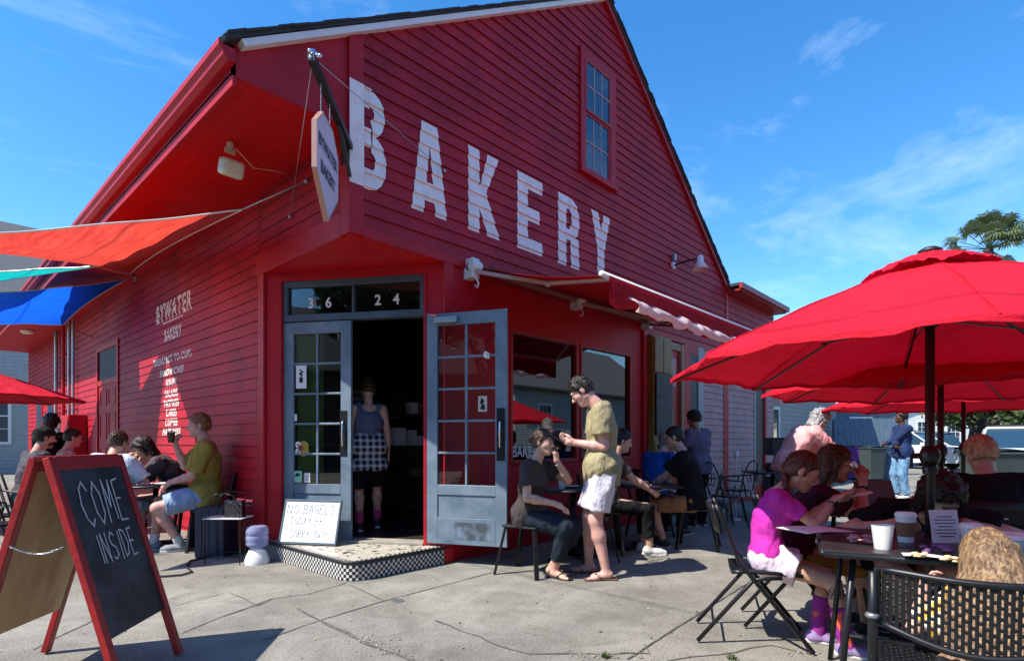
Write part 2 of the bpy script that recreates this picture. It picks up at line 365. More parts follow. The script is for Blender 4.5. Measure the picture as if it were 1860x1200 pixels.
def plaid(name, dark, light, sc=22.0):
    m = P(name, dark, 0.85); n = m.node_tree; b = n.nodes['Principled BSDF']; lk = n.links.new
    tcn = n.nodes.new('ShaderNodeTexCoord'); outs = []
    for ax in ('X', 'Z'):
        w = n.nodes.new('ShaderNodeTexWave'); w.bands_direction = ax; w.inputs['Scale'].default_value = sc; lk(tcn.outputs['Object'], w.inputs['Vector'])
        r = n.nodes.new('ShaderNodeValToRGB'); r.color_ramp.interpolation = 'CONSTANT'; r.color_ramp.elements[1].position = 0.62
        r.color_ramp.elements[0].color = (0, 0, 0, 1); r.color_ramp.elements[1].color = (0.5, 0.5, 0.5, 1)
        lk(w.outputs['Fac'], r.inputs['Fac']); outs.append(r.outputs['Color'])
    a = n.nodes.new('ShaderNodeMixRGB'); a.blend_type = 'ADD'; a.inputs['Fac'].default_value = 1; lk(outs[0], a.inputs['Color1']); lk(outs[1], a.inputs['Color2'])
    mx_ = n.nodes.new('ShaderNodeMixRGB'); mx_.inputs['Color1'].default_value = (*dark, 1); mx_.inputs['Color2'].default_value = (*light, 1)
    lk(a.outputs['Color'], mx_.inputs['Fac']); lk(mx_.outputs['Color'], b.inputs['Base Color']); return m

def canvas(m, sc=26.0, st=.5):
    """fine weave, faded streaks and soft creases for stretched cloth"""
    n = m.node_tree; b = n.nodes['Principled BSDF']; lk = n.links.new
    tcn = n.nodes.new('ShaderNodeTexCoord'); a = n.nodes.new('ShaderNodeTexNoise'); a.inputs['Scale'].default_value = 3.0; a.inputs['Detail'].default_value = 8; a.inputs['Distortion'].default_value = 1.2
    w = n.nodes.new('ShaderNodeTexNoise'); w.inputs['Scale'].default_value = sc; w.inputs['Detail'].default_value = 5; mpn = n.nodes.new('ShaderNodeMapping'); mpn.inputs['Scale'].default_value = (1, 1, 5)
    lk(tcn.outputs['Object'], a.inputs['Vector']); lk(tcn.outputs['Object'], mpn.inputs['Vector']); lk(mpn.outputs['Vector'], w.inputs['Vector'])
    ad = n.nodes.new('ShaderNodeMath'); ad.operation = 'MULTIPLY_ADD'; ad.inputs[1].default_value = .25; lk(w.outputs['Fac'], ad.inputs[0]); lk(a.outputs['Fac'], ad.inputs[2])
    bp = n.nodes.new('ShaderNodeBump'); bp.inputs['Strength'].default_value = st; bp.inputs['Distance'].default_value = .06; lk(ad.outputs[0], bp.inputs['Height']); lk(bp.outputs['Normal'], b.inputs['Normal'])
for k_ in ('umb', 'awn', 'orange', 'blue', 'teal'): canvas(M[k_])
# ------------------------------------------------------------ setting
def ground():
    mb = MB(); mb.add([(-150, -150, 0), (300, -150, 0), (300, 300, 0), (-150, 300, 0)], [(0, 1, 2, 3)])
    o = mb.build('pavement', M['concrete']); tag(o, kind='structure')
    mb = MB(); mb.add([(15, -60, .004), (120, -60, .004), (120, -2.0, .004), (15, -2.0, .004)], [(0, 1, 2, 3)])
    mb.add([(-60, -60, .004), (15, -60, .004), (15, -8.6, .004), (-60, -8.6, .004)], [(0, 1, 2, 3)])
    o = mb.build('road', M['asphalt']); tag(o, kind='structure')
    rr = random.Random(4); mb = MB(); k = 0
    def line(px, w, jit=0.012, step=0.12, z=0.004):
        nonlocal k
        pts = [gp(u, v) for u, v in px]; out = []
        for a, b in zip(pts[:-1], pts[1:]):
            n = max(1, int((b - a).length / step))
            d = (b - a).normalized(); nn = Vector((-d.y, d.x, 0))
            for i in range(n): out.append((a.lerp(b, i / n) + nn * rr.uniform(-jit, jit), nn))
        out.append((pts[-1], nn))
        z += 0.0004 * (k % 9); k += 1
        vs = []
        for p, nn in out:
            ww = w * rr.uniform(0.45, 1.25) / 2
            vs += [(p.x + nn.x * ww, p.y + nn.y * ww, z), (p.x - nn.x * ww, p.y - nn.y * ww, z)]
        mb.add(vs, [(2 * i + 1, 2 * i + 3, 2 * i + 2, 2 * i) for i in range(len(out) - 1)])
    for px, w, j in [([(478, 1162), (581, 1126), (698, 1091), (895, 1039)], .014, .004), ([(630, 1058), (560, 1078), (494, 1087), (400, 1122), (330, 1150)], .014, .015),
                     ([(540, 1105), (581, 1127), (669, 1169), (745, 1198), (800, 1225)], .026, .008), ([(635, 1062), (698, 1091)], .008, .004),
                     ([(300, 1104), (417, 1075), (467, 1100), (494, 1087)], .010, .01), ([(790, 1127), (895, 1169), (960, 1187), (1020, 1185), (1100, 1188), (1180, 1187)], .012, .02),
                     ([(1140, 1198), (1252, 1125), (1331, 1076)], .012, .004), ([(1331, 1076), (1420, 1020), (1520, 965), (1600, 920), (1690, 880)], .014, .004),
                     ([(1180, 1187), (1170, 1170)], .01, .01), ([(1210, 1199), (1300, 1190), (1400, 1172), (1480, 1190)], .012, .02), ([(200, 1112), (150, 1135), (60, 1180)], .012, .01),
                     ([(1570, 945), (1640, 905)], .014, .006), ([(1330, 935), (1560, 1010)], .01, .006), ([(1600, 935), (1850, 960)], .014, .005)]:
        line(px, w, j)
    o = mb.build('pavement_joints', M['joint']); tag(o, kind='structure')
    lt_ = MB(); rq = random.Random(21)
    for i in range(900):
        t_ = rq.uniform(2.6, 13) ; la = rq.uniform(-1, 1) * t_ * .95; q = wp(t_, la, .0045)
        if q.x > 0 and q.y > -.05: continue
        if q.x > -.1 and q.y > 0: continue
        a = rq.uniform(0, 6.3); s1 = rq.uniform(.003, .011) * (1 if t_ < 6 else 1.5); u_ = Vector((math.cos(a), math.sin(a), 0)) * s1; v_ = Vector((-math.sin(a), math.cos(a), 0)) * s1 * rq.uniform(.3, .9)
        lt_.add([q - u_ - v_, q + u_ - v_ * .6, q + u_ * .7 + v_, q - u_ * .8 + v_ + Vector((0, 0, .003))], [(0, 1, 2, 3)])
    tag(lt_.build('grit_and_leaf_bits', M['bits'], smooth=False), kind='stuff')
    # crumbled patches beside the joints
    mb = MB()
    for cx, cy, n, s in ((705, 1182, 26, .10), (1060, 1194, 22, .09), (1160, 1193, 8, .04), (1455, 1185, 14, .05), (560, 1064, 4, .03), (660, 1160, 20, .05), (480, 1030, 8, .05)):
        c = gp(cx, cy)
        for i in range(n):
            a = rr.uniform(0, 6.3); r = s * math.sqrt(rr.random()) * (2.2 if i % 2 else 1); q = c + Vector((math.cos(a) * r * .9 - .8 * r * math.sin(a) * 0.2, math.sin(a) * r, 0.003))
            mb.ball((q.x, q.y, q.z), rr.uniform(.004, .013), rr.uniform(.004, .013), rr.uniform(.002, .005), 6, 4)
    tag(mb.build('gravel_crumbs', M['dirt'], smooth=True), kind='stuff')
ground()
def weed(px, n, s, label, seed):
    rr = random.Random(seed); c = gp(*px); mb = MB()
    for i in range(n):
        a = rr.uniform(0, 6.28); e = rr.uniform(.3, 1.3); l = s * rr.uniform(.5, 1.1)
        d = Vector((math.cos(a) * math.cos(e), math.sin(a) * math.cos(e), math.sin(e))); q = Vector((math.cos(a + 1.57), math.sin(a + 1.57), 0)) * s * .1
        b = Vector((rr.uniform(-.5, .5) * s, rr.uniform(-.5, .5) * s, 0))
        mb.add([b, b + d * l * .5 + q, b + d * l + Vector((0, 0, -l * .25)), b + d * l * .5 - q], [(0, 1, 2, 3)])
    o = mb.build('weed', M['leaf']); o.location = c; tag(o, label, 'weed', 'weeds in the pavement cracks')
weed((1100, 1193), 46, .045, 'small green weed in the pavement crack below the man in sandals', 1)
weed((1330, 1196), 40, .045, 'low green weed in the crack left of the folding chair legs', 2)
weed((1600, 940), 60, .07, 'strip of weeds in the pavement joint behind the woman with glasses', 3)
dc = MB().lathe([(.045, 0), (.045, .006), (.036, .008), (.0, .008)], (0, 0, 0), 20)
o = dc.build('cleanout_cap', M['grey'], smooth=False); o.location = gp(722, 1091); tag(o, 'round metal cleanout cap set in the pavement near the tiled step', 'pipe cap')

# ------------------------------------------------------------ bakery building
BLD = empty('corner_shop', 'red clapboard corner shop with a tall gable, big white lettering and an open blue door', 'building')
CS = 0.122
def siding(spans, z0, z1, O, U, N, holes=(), p=0.018, seed=0, cs=CS, mb=None):
    """lapped boards; spans(z)->(u0,u1); holes (ua,ub,za,zb)"""
    rr = random.Random(seed); mb = mb or MB(); O, U, N = Vector(O), Vector(U), Vector(N); n = int(round((z1 - z0) / cs))
    for i in range(n):
        a, b = z0 + i * cs, min(z1, z0 + (i + 1) * cs)
        s0, s1 = spans(a), spans(b)
        if s0 is None or s1 is None: continue
        segs = [(s0[0], s0[1], s1[0], s1[1])]
        for (ua, ub, za, zb) in holes:
            if za < (a + b) / 2 < zb:
                ns = []
                for g in segs:
                    if ub <= min(g[0], g[2]) or ua >= max(g[1], g[3]): ns.append(g); continue
                    if ua > g[0]: ns.append((g[0], ua, g[2], ua))
                    if ub < g[1]: ns.append((ub, g[1], ub, g[3]))
                segs = ns
        for (a0, a1, b0, b1) in segs:
            if a1 - a0 < .02: continue
            # butt joints
            cuts = [0.0]
            L_ = a1 - a0; x = rr.uniform(1.2, 4.0)
            while x < L_ - .6: cuts.append(x / L_); x += rr.uniform(2.4, 4.6)
            cuts.append(1.0)
            for c0, c1 in zip(cuts[:-1], cuts[1:]):
                pp = p + rr.uniform(-.002, .003); g = .0012
                ea, eb = a0 + (a1 - a0) * c0 + (g if c0 else 0), a0 + (a1 - a0) * c1 - (g if c1 < 1 else 0)
                fa, fb = b0 + (b1 - b0) * c0 + (g if c0 else 0), b0 + (b1 - b0) * c1 - (g if c1 < 1 else 0)
                q = rr.uniform(-.002, .002)
                def pt(u, z, d): v = O + U * u + N * d; return (v.x, v.y, O.z + z)
                v = [pt(ea, a + q, pp), pt(eb, a - q, pp), pt(fb, b + .004, .003), pt(fa, b + .004, .003), pt(ea, a + q, 0), pt(eb, a - q, 0)]
                k = Vector(U).cross(Vector((0, 0, 1))).dot(N) > 0
                f = [(0, 1, 2, 3), (4, 5, 1, 0)]
                if not k: f = [t[::-1] for t in f]
                mb.add(v, f)
    return mb
M['lapshade'] = P('board_edge_shade', (0.11, 0.005, 0.012), 0.9)  # dark red for the lap lines, shade put into the colour
def shade_laps(o):
    """darker colour on the board undersides paints in the shade under each lap"""
    o.data.materials.append(M['lapshade'])
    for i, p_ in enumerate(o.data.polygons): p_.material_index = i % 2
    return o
def board_depth(z, z0, p=0.017, cs=CS):
    f = ((z - z0) / cs) % 1.0
    return p + (0.003 - p) * f
def lay_on_siding(tris, O, U, N, z0, lift=0.0035, cs=CS, pd=.021, stack=False):
    """cut painted shapes along the board edges and lay them on the boards; tris: convex polys (u,z)"""
    mb = MB(); O, U, N = Vector(O), Vector(U), Vector(N)
    def clip(poly, zc, keep_above):
        out = []
        for i in range(len(poly)):
            a, b = poly[i], poly[(i + 1) % len(poly)]
            ia, ib = ((a[1] >= zc) == keep_above), ((b[1] >= zc) == keep_above)
            if ia: out.append(a)
            if ia != ib:
                t = (zc - a[1]) / (b[1] - a[1]); out.append((a[0] + (b[0] - a[0]) * t, zc))
        return out
    for ti, t in enumerate(tris):
        if stack: lift += .00022
        lo = min(p[1] for p in t); hi = max(p[1] for p in t)
        i0, i1 = int(math.floor((lo - z0) / cs)), int(math.floor((hi - z0) / cs))
        for i in range(i0, i1 + 1):
            a, b = z0 + i * cs, z0 + (i + 1) * cs
            q = clip(clip(list(t), a + .0001, True), b - .0001, False) if len(t) > 2 else []
            if len(q) < 3: continue
            vs = []
            for (u, z) in q:
                d = pd + (0.003 - pd) * (z - a) / cs + lift
                v = O + U * u + N * d; vs.append((v.x, v.y, O.z + z))
            ar = sum((q[(j + 1) % len(q)][0] - q[j][0]) * (q[(j + 1) % len(q)][1] + q[j][1]) for j in range(len(q)))
            f = tuple(range(len(q)))
            kk = Vector(U).cross(Vector((0, 0, 1))).dot(N) > 0
            if (ar > 0) == kk: f = f[::-1]
            mb.add(vs, [f])
            e_ = [u for (u, z) in q if z < a + .003]
            if len(e_) > 1 and max(e_) - min(e_) > .002:        # the paint also covers the lower edge of each board
                w0, w1 = O + U * min(e_) + N * (pd + lift), O + U * max(e_) + N * (pd + lift); w2, w3 = O + U * max(e_) + N * .001, O + U * min(e_) + N * .001
                zz = O.z + a - .003 - (ti * .0001 if stack else 0); mb.add([(w0.x, w0.y, zz), (w1.x, w1.y, zz), (w2.x, w2.y, zz), (w3.x, w3.y, zz), (w0.x, w0.y, zz + .0035), (w1.x, w1.y, zz + .0035)], [(0, 1, 2, 3), (0, 1, 5, 4)])
    return mb
XB = (1, 0, 0); NB = (0, -1, 0); YA = (0, 1, 0); NA = (-1, 0, 0)
AX, AZ = 3.84, 7.20; EL = 4.10; WX = 7.93; RX = 10.6; LEN = 18.0; ZO = 3.0
ECH = Vector((1.04, -1.68, 0)); LCH = ECH.length; UCH = ECH / LCH; NCH = Vector((-1.68, -1.04, 0)) / LCH
def gable(z):
    if z > AZ - .1: return None
    l = 0.0 if z <= 4.72 else (z - 4.72) / .64 + .0
    r = WX if z <= 4.1 else AX + (AZ - z) / .745
    return (l, r)
# walls (solid cores, inside face dark)
w = MB()
w.box(-.0, 1.68, 0, .14, LEN, 4.0)                              # long side wall
w2 = MB(); 
# --- front wall core with openings
fr = MB()
fr.box(1.04, .0, 0, 2.0, .14, ZO); fr.box(2.0, .0, 0, 4.56, .14, .95); fr.box(2.0, .0, 2.46, 4.56, .14, ZO); fr.box(3.26, 0, .95, 3.32, .14, 2.46); fr.box(4.56, 0, 0, 4.98, .14, ZO)
fr.box(4.98, .0, 2.83, 6.2, .14, ZO); fr.box(6.2, 0, 0, RX, .14, ZO)
# upper front: polygon prism
poly = [(0, ZO), (RX, ZO), (RX, 4.0), (WX, 4.0), (WX, 4.1), (AX, AZ - .06), (0, 4.66)]
fr.prism(poly, (0, 0, 0), (1, 0, 0), (0, 0, 1), (0, .14, 0))
fr.build('front_wall', M['red2'], BLD)
w.box(.0, .14, ZO, .14, 1.68, 4.66)                                   # side wall over the recessed corner
w.build('side_wall', M['red'], BLD)
bk = MB(); bk.box(0.14, LEN - .14, 0, RX, LEN, 4); bk.box(RX - .14, .14, 0, RX, LEN - .14, 4.0); bk.build('rear_wall', M['aisle'], BLD)
# sidings
ZB = ZO + .06
g = MB()
siding(gable, ZB, AZ, (0, 0, 0), XB, NB, holes=[(-1, .115, 0, 9), (3.28, 4.1, 4.70, 6.26)], seed=1, mb=g)
siding(lambda z: (1.04 + .6, WX), ZB - 1 * CS, ZB, (0, 0, 0), XB, NB, seed=2, mb=g)
shade_laps(g.build('gable_siding', M['red'], BLD))
M['redpale'] = P('pale_pink_siding_paint', (0.46, 0.27, 0.26), 0.7, var=0.18, vscale=3, color2=None, bump=0.2, bscale=20)  # paler, pinker colour than the upper siding
g = MB(); siding(lambda z: (WX + .11, RX), ZB - 2 * CS, 4.02, (0, 0, 0), XB, NB, seed=3, mb=g)
shade_laps(g.build('wing_siding', M['red'], BLD))
g = MB(); siding(lambda z: (6.92, 9.40), .10, ZB - 2 * CS, (0, 0, 0), XB, NB, holes=[(WX - .1, WX + .12, 0, 9)], seed=4, mb=g, cs=.117)
siding(lambda z: (10.05, RX), .10, ZB - 2 * CS, (0, 0, 0), XB, NB, seed=6, mb=g, cs=.117)
shade_laps(g.build('lower_siding', M['redpale'], BLD))
g = MB()
siding(lambda z: (1.78, LEN), .06, 3.86, (0, 0, 0), YA, NA, holes=[(7.50, 9.15, 0, 3.02)], seed=5, mb=g, p=.016)
siding(lambda z: (.12, 1.78), ZB + CS, 3.86, (0, 0, 0), YA, NA, seed=7, mb=g, p=.016)
ZA0 = .06
shade_laps(g.build('side_siding', M['red'], BLD))
# trim
t = MB()
t.box(-.03, -.03, ZO - .02, .11, 0, 4.72); t.box(-.03, 0, ZO - .02, 0, .115, 3.9)       # corner boards
t.box(.11, -.032, ZO - .03, 1.62, 0, ZB + .0); t.box(-.032, .115, ZO - .03, 0, 1.84, ZB + CS)       # band at the bottom of the overhang
t.box(-.026, 1.66, .0, 0, 1.79, ZO - .03)
t.box(WX, -.026, 0.02, WX + .11, 0, 4.05); t.box(WX - .10, -.024, .0, WX, 0, 2.8)
t.box(1.02, -.03, .0, 1.14, .0, ZO - .03); t.box(1.62, -.026, ZO - .03, 4.98, -.0, ZB - CS * .0 - .07)
t.box(4.86, -.04, 0, 4.98, 0, 2.93)
t.box(9.93, -.05, 0, 10.05, 0, 2.9); t.box(6.20, -.03, 0, 6.42, 0, 2.83); t.box(6.42, -.03, 2.68, 6.8, 0, 2.83)
t.build('trim', M['red2'], BLD, bevel=.004)
t = MB(); t.box(6.72, -.035, 0, 6.92, .0, 2.83); t.box(9.40, -.03, .3, 9.46, 0, 2.9); t.build('corner_trim', M['aisle'], BLD)
M['shut'] = P('shutter_dark', (.02, .016, .025), .5)
MB().box(9.46, -.02, .3, 9.93, -.003, 2.9).build('dark_shutter', M['shut'], BLD); MB().box(6.42, -.022, 0, 6.72, -.003, 2.68).build('dark_shutter', M['shut'], BLD)
# rakes, roof
rk = MB()
def rake(x0, z0, x1, z1, th, y0, y1, off=0.0, mbx=None):
    d = Vector((x1 - x0, 0, z1 - z0)).normalized(); n = Vector((-d.z, 0, d.x))
    if n.z < 0: n = -n
    a = Vector((x0, 0, z0)) + n * off; b = Vector((x1, 0, z1)) + n * off
    p = [a, b, b + n * th, a + n * th]
    mbx.add([(q.x, y0, q.z) for q in p] + [(q.x, y1, q.z) for q in p], [(0, 1, 2, 3), (7, 6, 5, 4), (0, 4, 5, 1), (1, 5, 6, 2), (2, 6, 7, 3), (3, 7, 4, 0)])
EXL = -1.02; ZEL = 4.72 + .64 * EXL      # roof line at the left eave
rake(EXL + .08, ZEL + .10 * .64 - .02, AX, AZ, .050, -.085, -.0, -.052, rk)
rk.build('white_rake_board', M['white'], BLD, bevel=.003)
rk = MB(); rake(AX, AZ, WX + .1, AZ - (WX + .1 - AX) * .745, .07, -.06, -.0, -.073, rk)
rk.build('rake_board', M['redwood'], BLD)
rf = MB()
rake(EXL - .03, ZEL - .02, AX, AZ, .03, -.095, LEN + .2, .000, rf)
rake(AX, AZ, WX + .16, AZ - (WX + .16 - AX) * .745, .03, -.075, LEN + .2, .000, rf)
rr = random.Random(8)
for i in range(40):        # ragged shingle edge
    x = EXL + (AX - EXL) * i / 40; z = ZEL + (x - EXL) * .64; w_ = (AX - EXL) / 40
    d = Vector((w_, 0, w_ * .64)).normalized(); n = Vector((-d.z, 0, d.x)); c = Vector((x + w_ / 2, -.03 + rr.uniform(-.012, .006), z + w_ * .32)) + n * (.032 + rr.uniform(-.003, .005))
    rf.obb(c, d * .075, Vector((0, .08, 0)), n * .006)
    x = AX + (WX - AX) * i / 40; z = AZ - (x - AX) * .745; w_ = (WX - AX) / 40
    d = Vector((w_, 0, -w_ * .745)).normalized(); n = Vector((.597, 0, .80)); c = Vector((x + w_ / 2, -.01 + rr.uniform(-.012, .006), z - w_ * .37)) + n * (.036 + rr.uniform(-.004, .008))
    rf.obb(c, d * .08, Vector((0, .08, 0)), n * .008)
rf.box(WX + .1, -.25, 4.13, RX + .05, 3.0, 4.18)
rf.build('roof', M['shingle'], BLD)
# soffit, eave and gutter of the long side
s = MB(); s.box(EXL + .05, .032, 3.88, .0, LEN, 3.90)
for i in range(1, 7): s.box(EXL + .05 + i * .14 - .002, .033, 3.877, EXL + .05 + i * .14 + .002, LEN, 3.8805)
s.build('soffit', M['redsoffit'], BLD)
s = MB(); s.prism([(EXL + .05, 3.87), (0.0, 3.87), (0.0, 4.70), (EXL + .05, ZEL + .03)], (0, 0, 0), (1, 0, 0), (0, 0, 1), (0, .03, 0))
s.build('gable_return_board', M['red'], BLD)
gt = MB()
prof = [(0, .0), (-.05, .0), (-.085, .03), (-.09, .06), (-.115, .085), (-.115, .13), (-.105, .13), (-.10, .095), (-.005, .095), (0, .13)]
gt.prism([(EXL + .05 + a, 3.93 + b) for a, b in prof], (0, -.06, 0), (1, 0, 0), (0, 0, 1), (0, LEN, 0))
gt.build('gutter', M['red2'], BLD)
fb = MB(); fb.box(EXL + .05, -.0, 3.80, EXL + .075, LEN, ZEL + .02); fb.build('fascia', M['red'], BLD)
# wing eave
fb = MB(); fb.box(WX + .05, -.26, 4.02, RX + .05, 0, 4.05); fb.box(WX + .02, -.32, 4.05, RX + .08, -.26, 4.15); fb.build('wing_eave', M['redwood'], BLD)
# recess: soffit triangle, chamfer wall
s = MB(); s.prism([(0.0, 1.68), (0, 0), (1.04, 0)], (0, 0, ZO - .03), (1, 0, 0), (0, 1, 0), (0, 0, .03)); s.build('recess_ceiling', M['redsoffit'], BLD)
def ch(s_, d=0.0, z=0.0): p = Vector((0, 1.68, 0)) + UCH * s_ + NCH * d; return Vector((p.x, p.y, z))
def chbox(mb, s0, s1, z0, z1, d0, d1):
    a = ch((s0 + s1) / 2, (d0 + d1) / 2, (z0 + z1) / 2)
    return mb.obb(a, UCH * (s1 - s0) / 2, NCH * (d1 - d0) / 2, Vector((0, 0, (z1 - z0) / 2)))
DL, DR, DM = 0.20, 1.765, 0.966
cw = MB(); chbox(cw, 0.0, DL, 0, ZO - .03, -.16, 0); chbox(cw, DR, LCH, 0, ZO - .03, -.16, 0); chbox(cw, DL, DR, 2.88, ZO - .03, -.16, 0)
cw.build('corner_wall', M['red2'], BLD, bevel=.004)
for a_, b_ in ((DL - .03, DL), (DR, DR + .03)): cw = MB(); chbox(cw, a_, b_, .16, 2.88, 0, .012); cw.build('door_casing', M['red'], BLD)
# transom
tr = MB()
chbox(tr, DL, DR, 2.82, 2.88, -.12, -.02); chbox(tr, DL, DR, 2.46, 2.53, -.12, -.02); chbox(tr, DL, DL + .05, 2.53, 2.82, -.12, -.02); chbox(tr, DR - .05, DR, 2.53, 2.82, -.12, -.02); chbox(tr, .975, 1.0, 2.53, 2.82, -.1, -.03)
TRN = tr.build('transom', M['bluedark'], BLD, bevel=.004)
gl = MB(); chbox(gl, DL + .05, DR - .05, 2.53, 2.82, -.065, -.06); gl.build('pane', M['glass'], TRN)
for ch_, s_ in (('3', .50), ('6', .70), ('2', 1.25), ('4', 1.45)):
    num = MB(); flat_text(num, ch_, ch(s_, -.055, 2.60), UCH, (0, 0, 1), .15, .95, .003); num.build('house_number', M['white'], TRN)
# fixed leaf
def leaf(mbs, O, U, N, W_, z0, z1, name, label, mat, ncol=2, nrow=5):
    """french door leaf; O hinge bottom"""
    O, U, N = Vector(O), Vector(U).normalized(), Vector(N).normalized()
    def bx(mb, a0, a1, c0, c1, d0, d1): return mb.obb(O + U * (a0 + a1) / 2 + N * (d0 + d1) / 2 + Vector((0, 0, (c0 + c1) / 2)), U * (a1 - a0) / 2, N * (d1 - d0) / 2, Vector((0, 0, (c1 - c0) / 2)))
    st = .115; mb = MB(); gz0 = z0 + .58; gz1 = z1 - .12
    bx(mb, 0, st, z0, z1, -.02, .02); bx(mb, W_ - st, W_, z0, z1, -.02, .02); bx(mb, st, W_ - st, z1 - .12, z1, -.02, .02)
    bx(mb, st, W_ - st, z0, z0 + .26, -.02, .02); bx(mb, st, W_ - st, gz0 - .10, gz0, -.02, .02); bx(mb, st, W_ - st, z0 + .26, gz0 - .10, -.008, .008)
    gw = W_ - 2 * st
    for i in range(1, ncol): x = st + gw * i / ncol; bx(mb, x - .011, x + .011, gz0, gz1, -.016, .016)
    for j in range(1, nrow): z = gz0 + (gz1 - gz0) * j / nrow; bx(mb, st, W_ - st, z - .011, z + .011, -.0145, .0145)
    D = mb.build(name, mat, BLD, bevel=.004); 
    if label: D['label'] = label
    pn = MB(); bx(pn, st, W_ - st, gz0, gz1, -.002, .002); pn.build('pane', M['glass'], D)
    return D, bx, gz0, gz1, st
FL, bx, gz0, gz1, st = leaf(None, ch(DL, -.05, 0), UCH, NCH, DM - DL, .18, 2.45, 'door', 'closed blue grey french door leaf with stickers', M['bluegrey'])
cu = MB(); bx(cu, st, st + .30, gz0, gz1, -.06, -.05); cu.build('curtain', M['pane_green'], FL)
pp = MB(); bx(pp, .75 - .105, .75 - .025, 1.05, 1.52, .02, .024); pp.build('handle_plate', M['black'], FL)
pp = MB(); a = ch(DL, -.05, 0) + UCH * .683 + NCH * .05; pp.tube([a + NCH * -.03 + Vector((0, 0, 1.14)), a + Vector((0, 0, 1.17)), a + Vector((0, 0, 1.39)), a + NCH * -.03 + Vector((0, 0, 1.42))], .008, 8); pp.build('handle', M['chrome'], FL, smooth=True)
# stickers on the fixed leaf
o_ = ch(DL, -.05, 0) + NCH * .006
def onleaf(s0, s1, z0, z1, m, nm, d=0.0):
    mb = MB(); bx(mb, s0, s1, z0, z1, .0045 + d, .0065 + d); return mb.build(nm, m, FL)
pst = onleaf(.135, .255, 1.76, 2.0, M['paper'], 'poster')
mb = MB(); oo = o_ + UCH * .195 + NCH * .002
for (x, z, r) in ((-.01, 1.955, .012), (.012, 1.935, .016), (-.004, 1.915, .02), (.004, 1.895, .014)): mb.prism([(x + r * math.cos(k), z + r * .7 * math.sin(k)) for k in np.linspace(0, 5.3, 7)], oo, UCH, (0, 0, 1), NCH * .001)
mb.prism([(-.02, 1.82), (.02, 1.82), (.02, 1.87), (.012, 1.88), (-.012, 1.88), (-.02, 1.87)], oo, UCH, (0, 0, 1), NCH * .001); mb.build('drawing', M['black'], pst)
onleaf(.10, .145, 1.42, 1.49, M['paper'], 'sticker')
mb = MB()
for z in (1.17, 1.10): mb.prism([(.16 + .032 * math.cos(k), z + .034 * math.sin(k)) for k in np.linspace(0, 5.9, 14)], o_, UCH, (0, 0, 1), NCH * .0015)
sn = mb.build('round_stickers', M['wboard'], FL)
mb = MB()
for z in (1.17, 1.10): mb.prism([(.16 + .012 * math.cos(k), z + .012 * math.sin(k)) for k in np.linspace(0, 5.9, 8)], o_ + NCH * .0025, UCH, (0, 0, 1), NCH * .001)
mb.build('sticker_mark', M['bluedark'], sn)
mb = MB()
for (x, z, r) in ((.215, 1.13, .045), (.245, 1.16, .04), (.25, 1.10, .04), (.225, 1.18, .032), (.22, 1.08, .035)): mb.prism([(x + r * math.cos(k), z + r * math.sin(k)) for k in np.linspace(0, 5.9, 12)], o_ + NCH * .0005 * (x * 20), UCH, (0, 0, 1), NCH * .001)
fl_ = mb.build('flower_sticker', P('sticker_yellow', (.35, .22, .02), .6), FL)
mb = MB(); mb.prism([(.19 + .03 * math.cos(k), 1.135 + .03 * math.sin(k)) for k in np.linspace(0, 5.9, 12)], o_ + NCH * .007, UCH, (0, 0, 1), NCH * .001); mb.build('flower_centre', M['brickred'], fl_)
s1 = onleaf(.11, .205, .775, .895, P('mint_sticker', (.25, .55, .42), .6), 'mint_sticker', .004)
mb = MB(); 
for (x, z, r) in ((.145, .85, .016), (.17, .855, .014), (.155, .865, .012)): mb.prism([(x + r * math.cos(k), z + r * math.sin(k)) for k in np.linspace(0, 5.9, 9)], o_ + NCH * .006, UCH, (0, 0, 1), NCH * .001)
mb.build('sticker_print', M['black'], s1)
s1 = onleaf(.235, .30, .775, .875, M['paper'], 'paper_sticker', .004)
mb = MB(); bx(mb, .245, .29, .835, .842, .0105, .0115); bx(mb, .25, .285, .815, .82, .0105, .0115); bx(mb, .25, .285, .80, .805, .0105, .0115); mb.build('sticker_print', M['marker'], s1)
# open leaf
HG = Vector((.945, .14, 0)); FRE = Vector((1.30, -.615, 0)); UO = (FRE - HG).normalized(); NO = Vector((UO.y, -UO.x, 0))
OL, bo, g0, g1, st = leaf(None, HG, UO, NO, (FRE - HG).length, .20, 2.46, 'door', 'open blue grey french door leaf swung out to the right', M['bluegrey'])
WO = (FRE - HG).length
pp = MB(); bo(pp, WO - .10, WO - .018, 1.02, 1.52, .02, .025); pp.build('handle_plate', M['black'], OL)
a = HG + UO * (WO - .06) + NO * .055
pp = MB(); pp.tube([a - NO * .03 + Vector((0, 0, 1.13)), a + Vector((0, 0, 1.16)), a + Vector((0, 0, 1.38)), a - NO * .03 + Vector((0, 0, 1.41))], .008, 8); pp.build('handle', M['chrome'], OL, smooth=True)
cl = MB(); bo(cl, .10, .34, 2.36, 2.42, .02, .07); CLR = cl.build('door_closer', M['grey'], OL, bevel=.006)
a = HG + UO * .12 + NO * .05 + Vector((0, 0, 2.43)); b = ch(1.42, -.02, 2.50); c = (a + b) / 2 + Vector((-.1, .12, 0)) * -1
cl = MB(); cl.bar(a, c, .022, .008); cl.bar(c, b, .022, .008); cl.build('closer_arm', M['chrome'], CLR)
def oopic(s0, s1, z0, z1, m, nm, d=.0045):
    mb = MB(); bo(mb, s0, s1, z0, z1, d, d + .002); return mb.build(nm, m, OL)
pc = oopic(.54, .63, 1.49, 1.64, P('cream_card', (.5, .45, .36), .6), 'card')
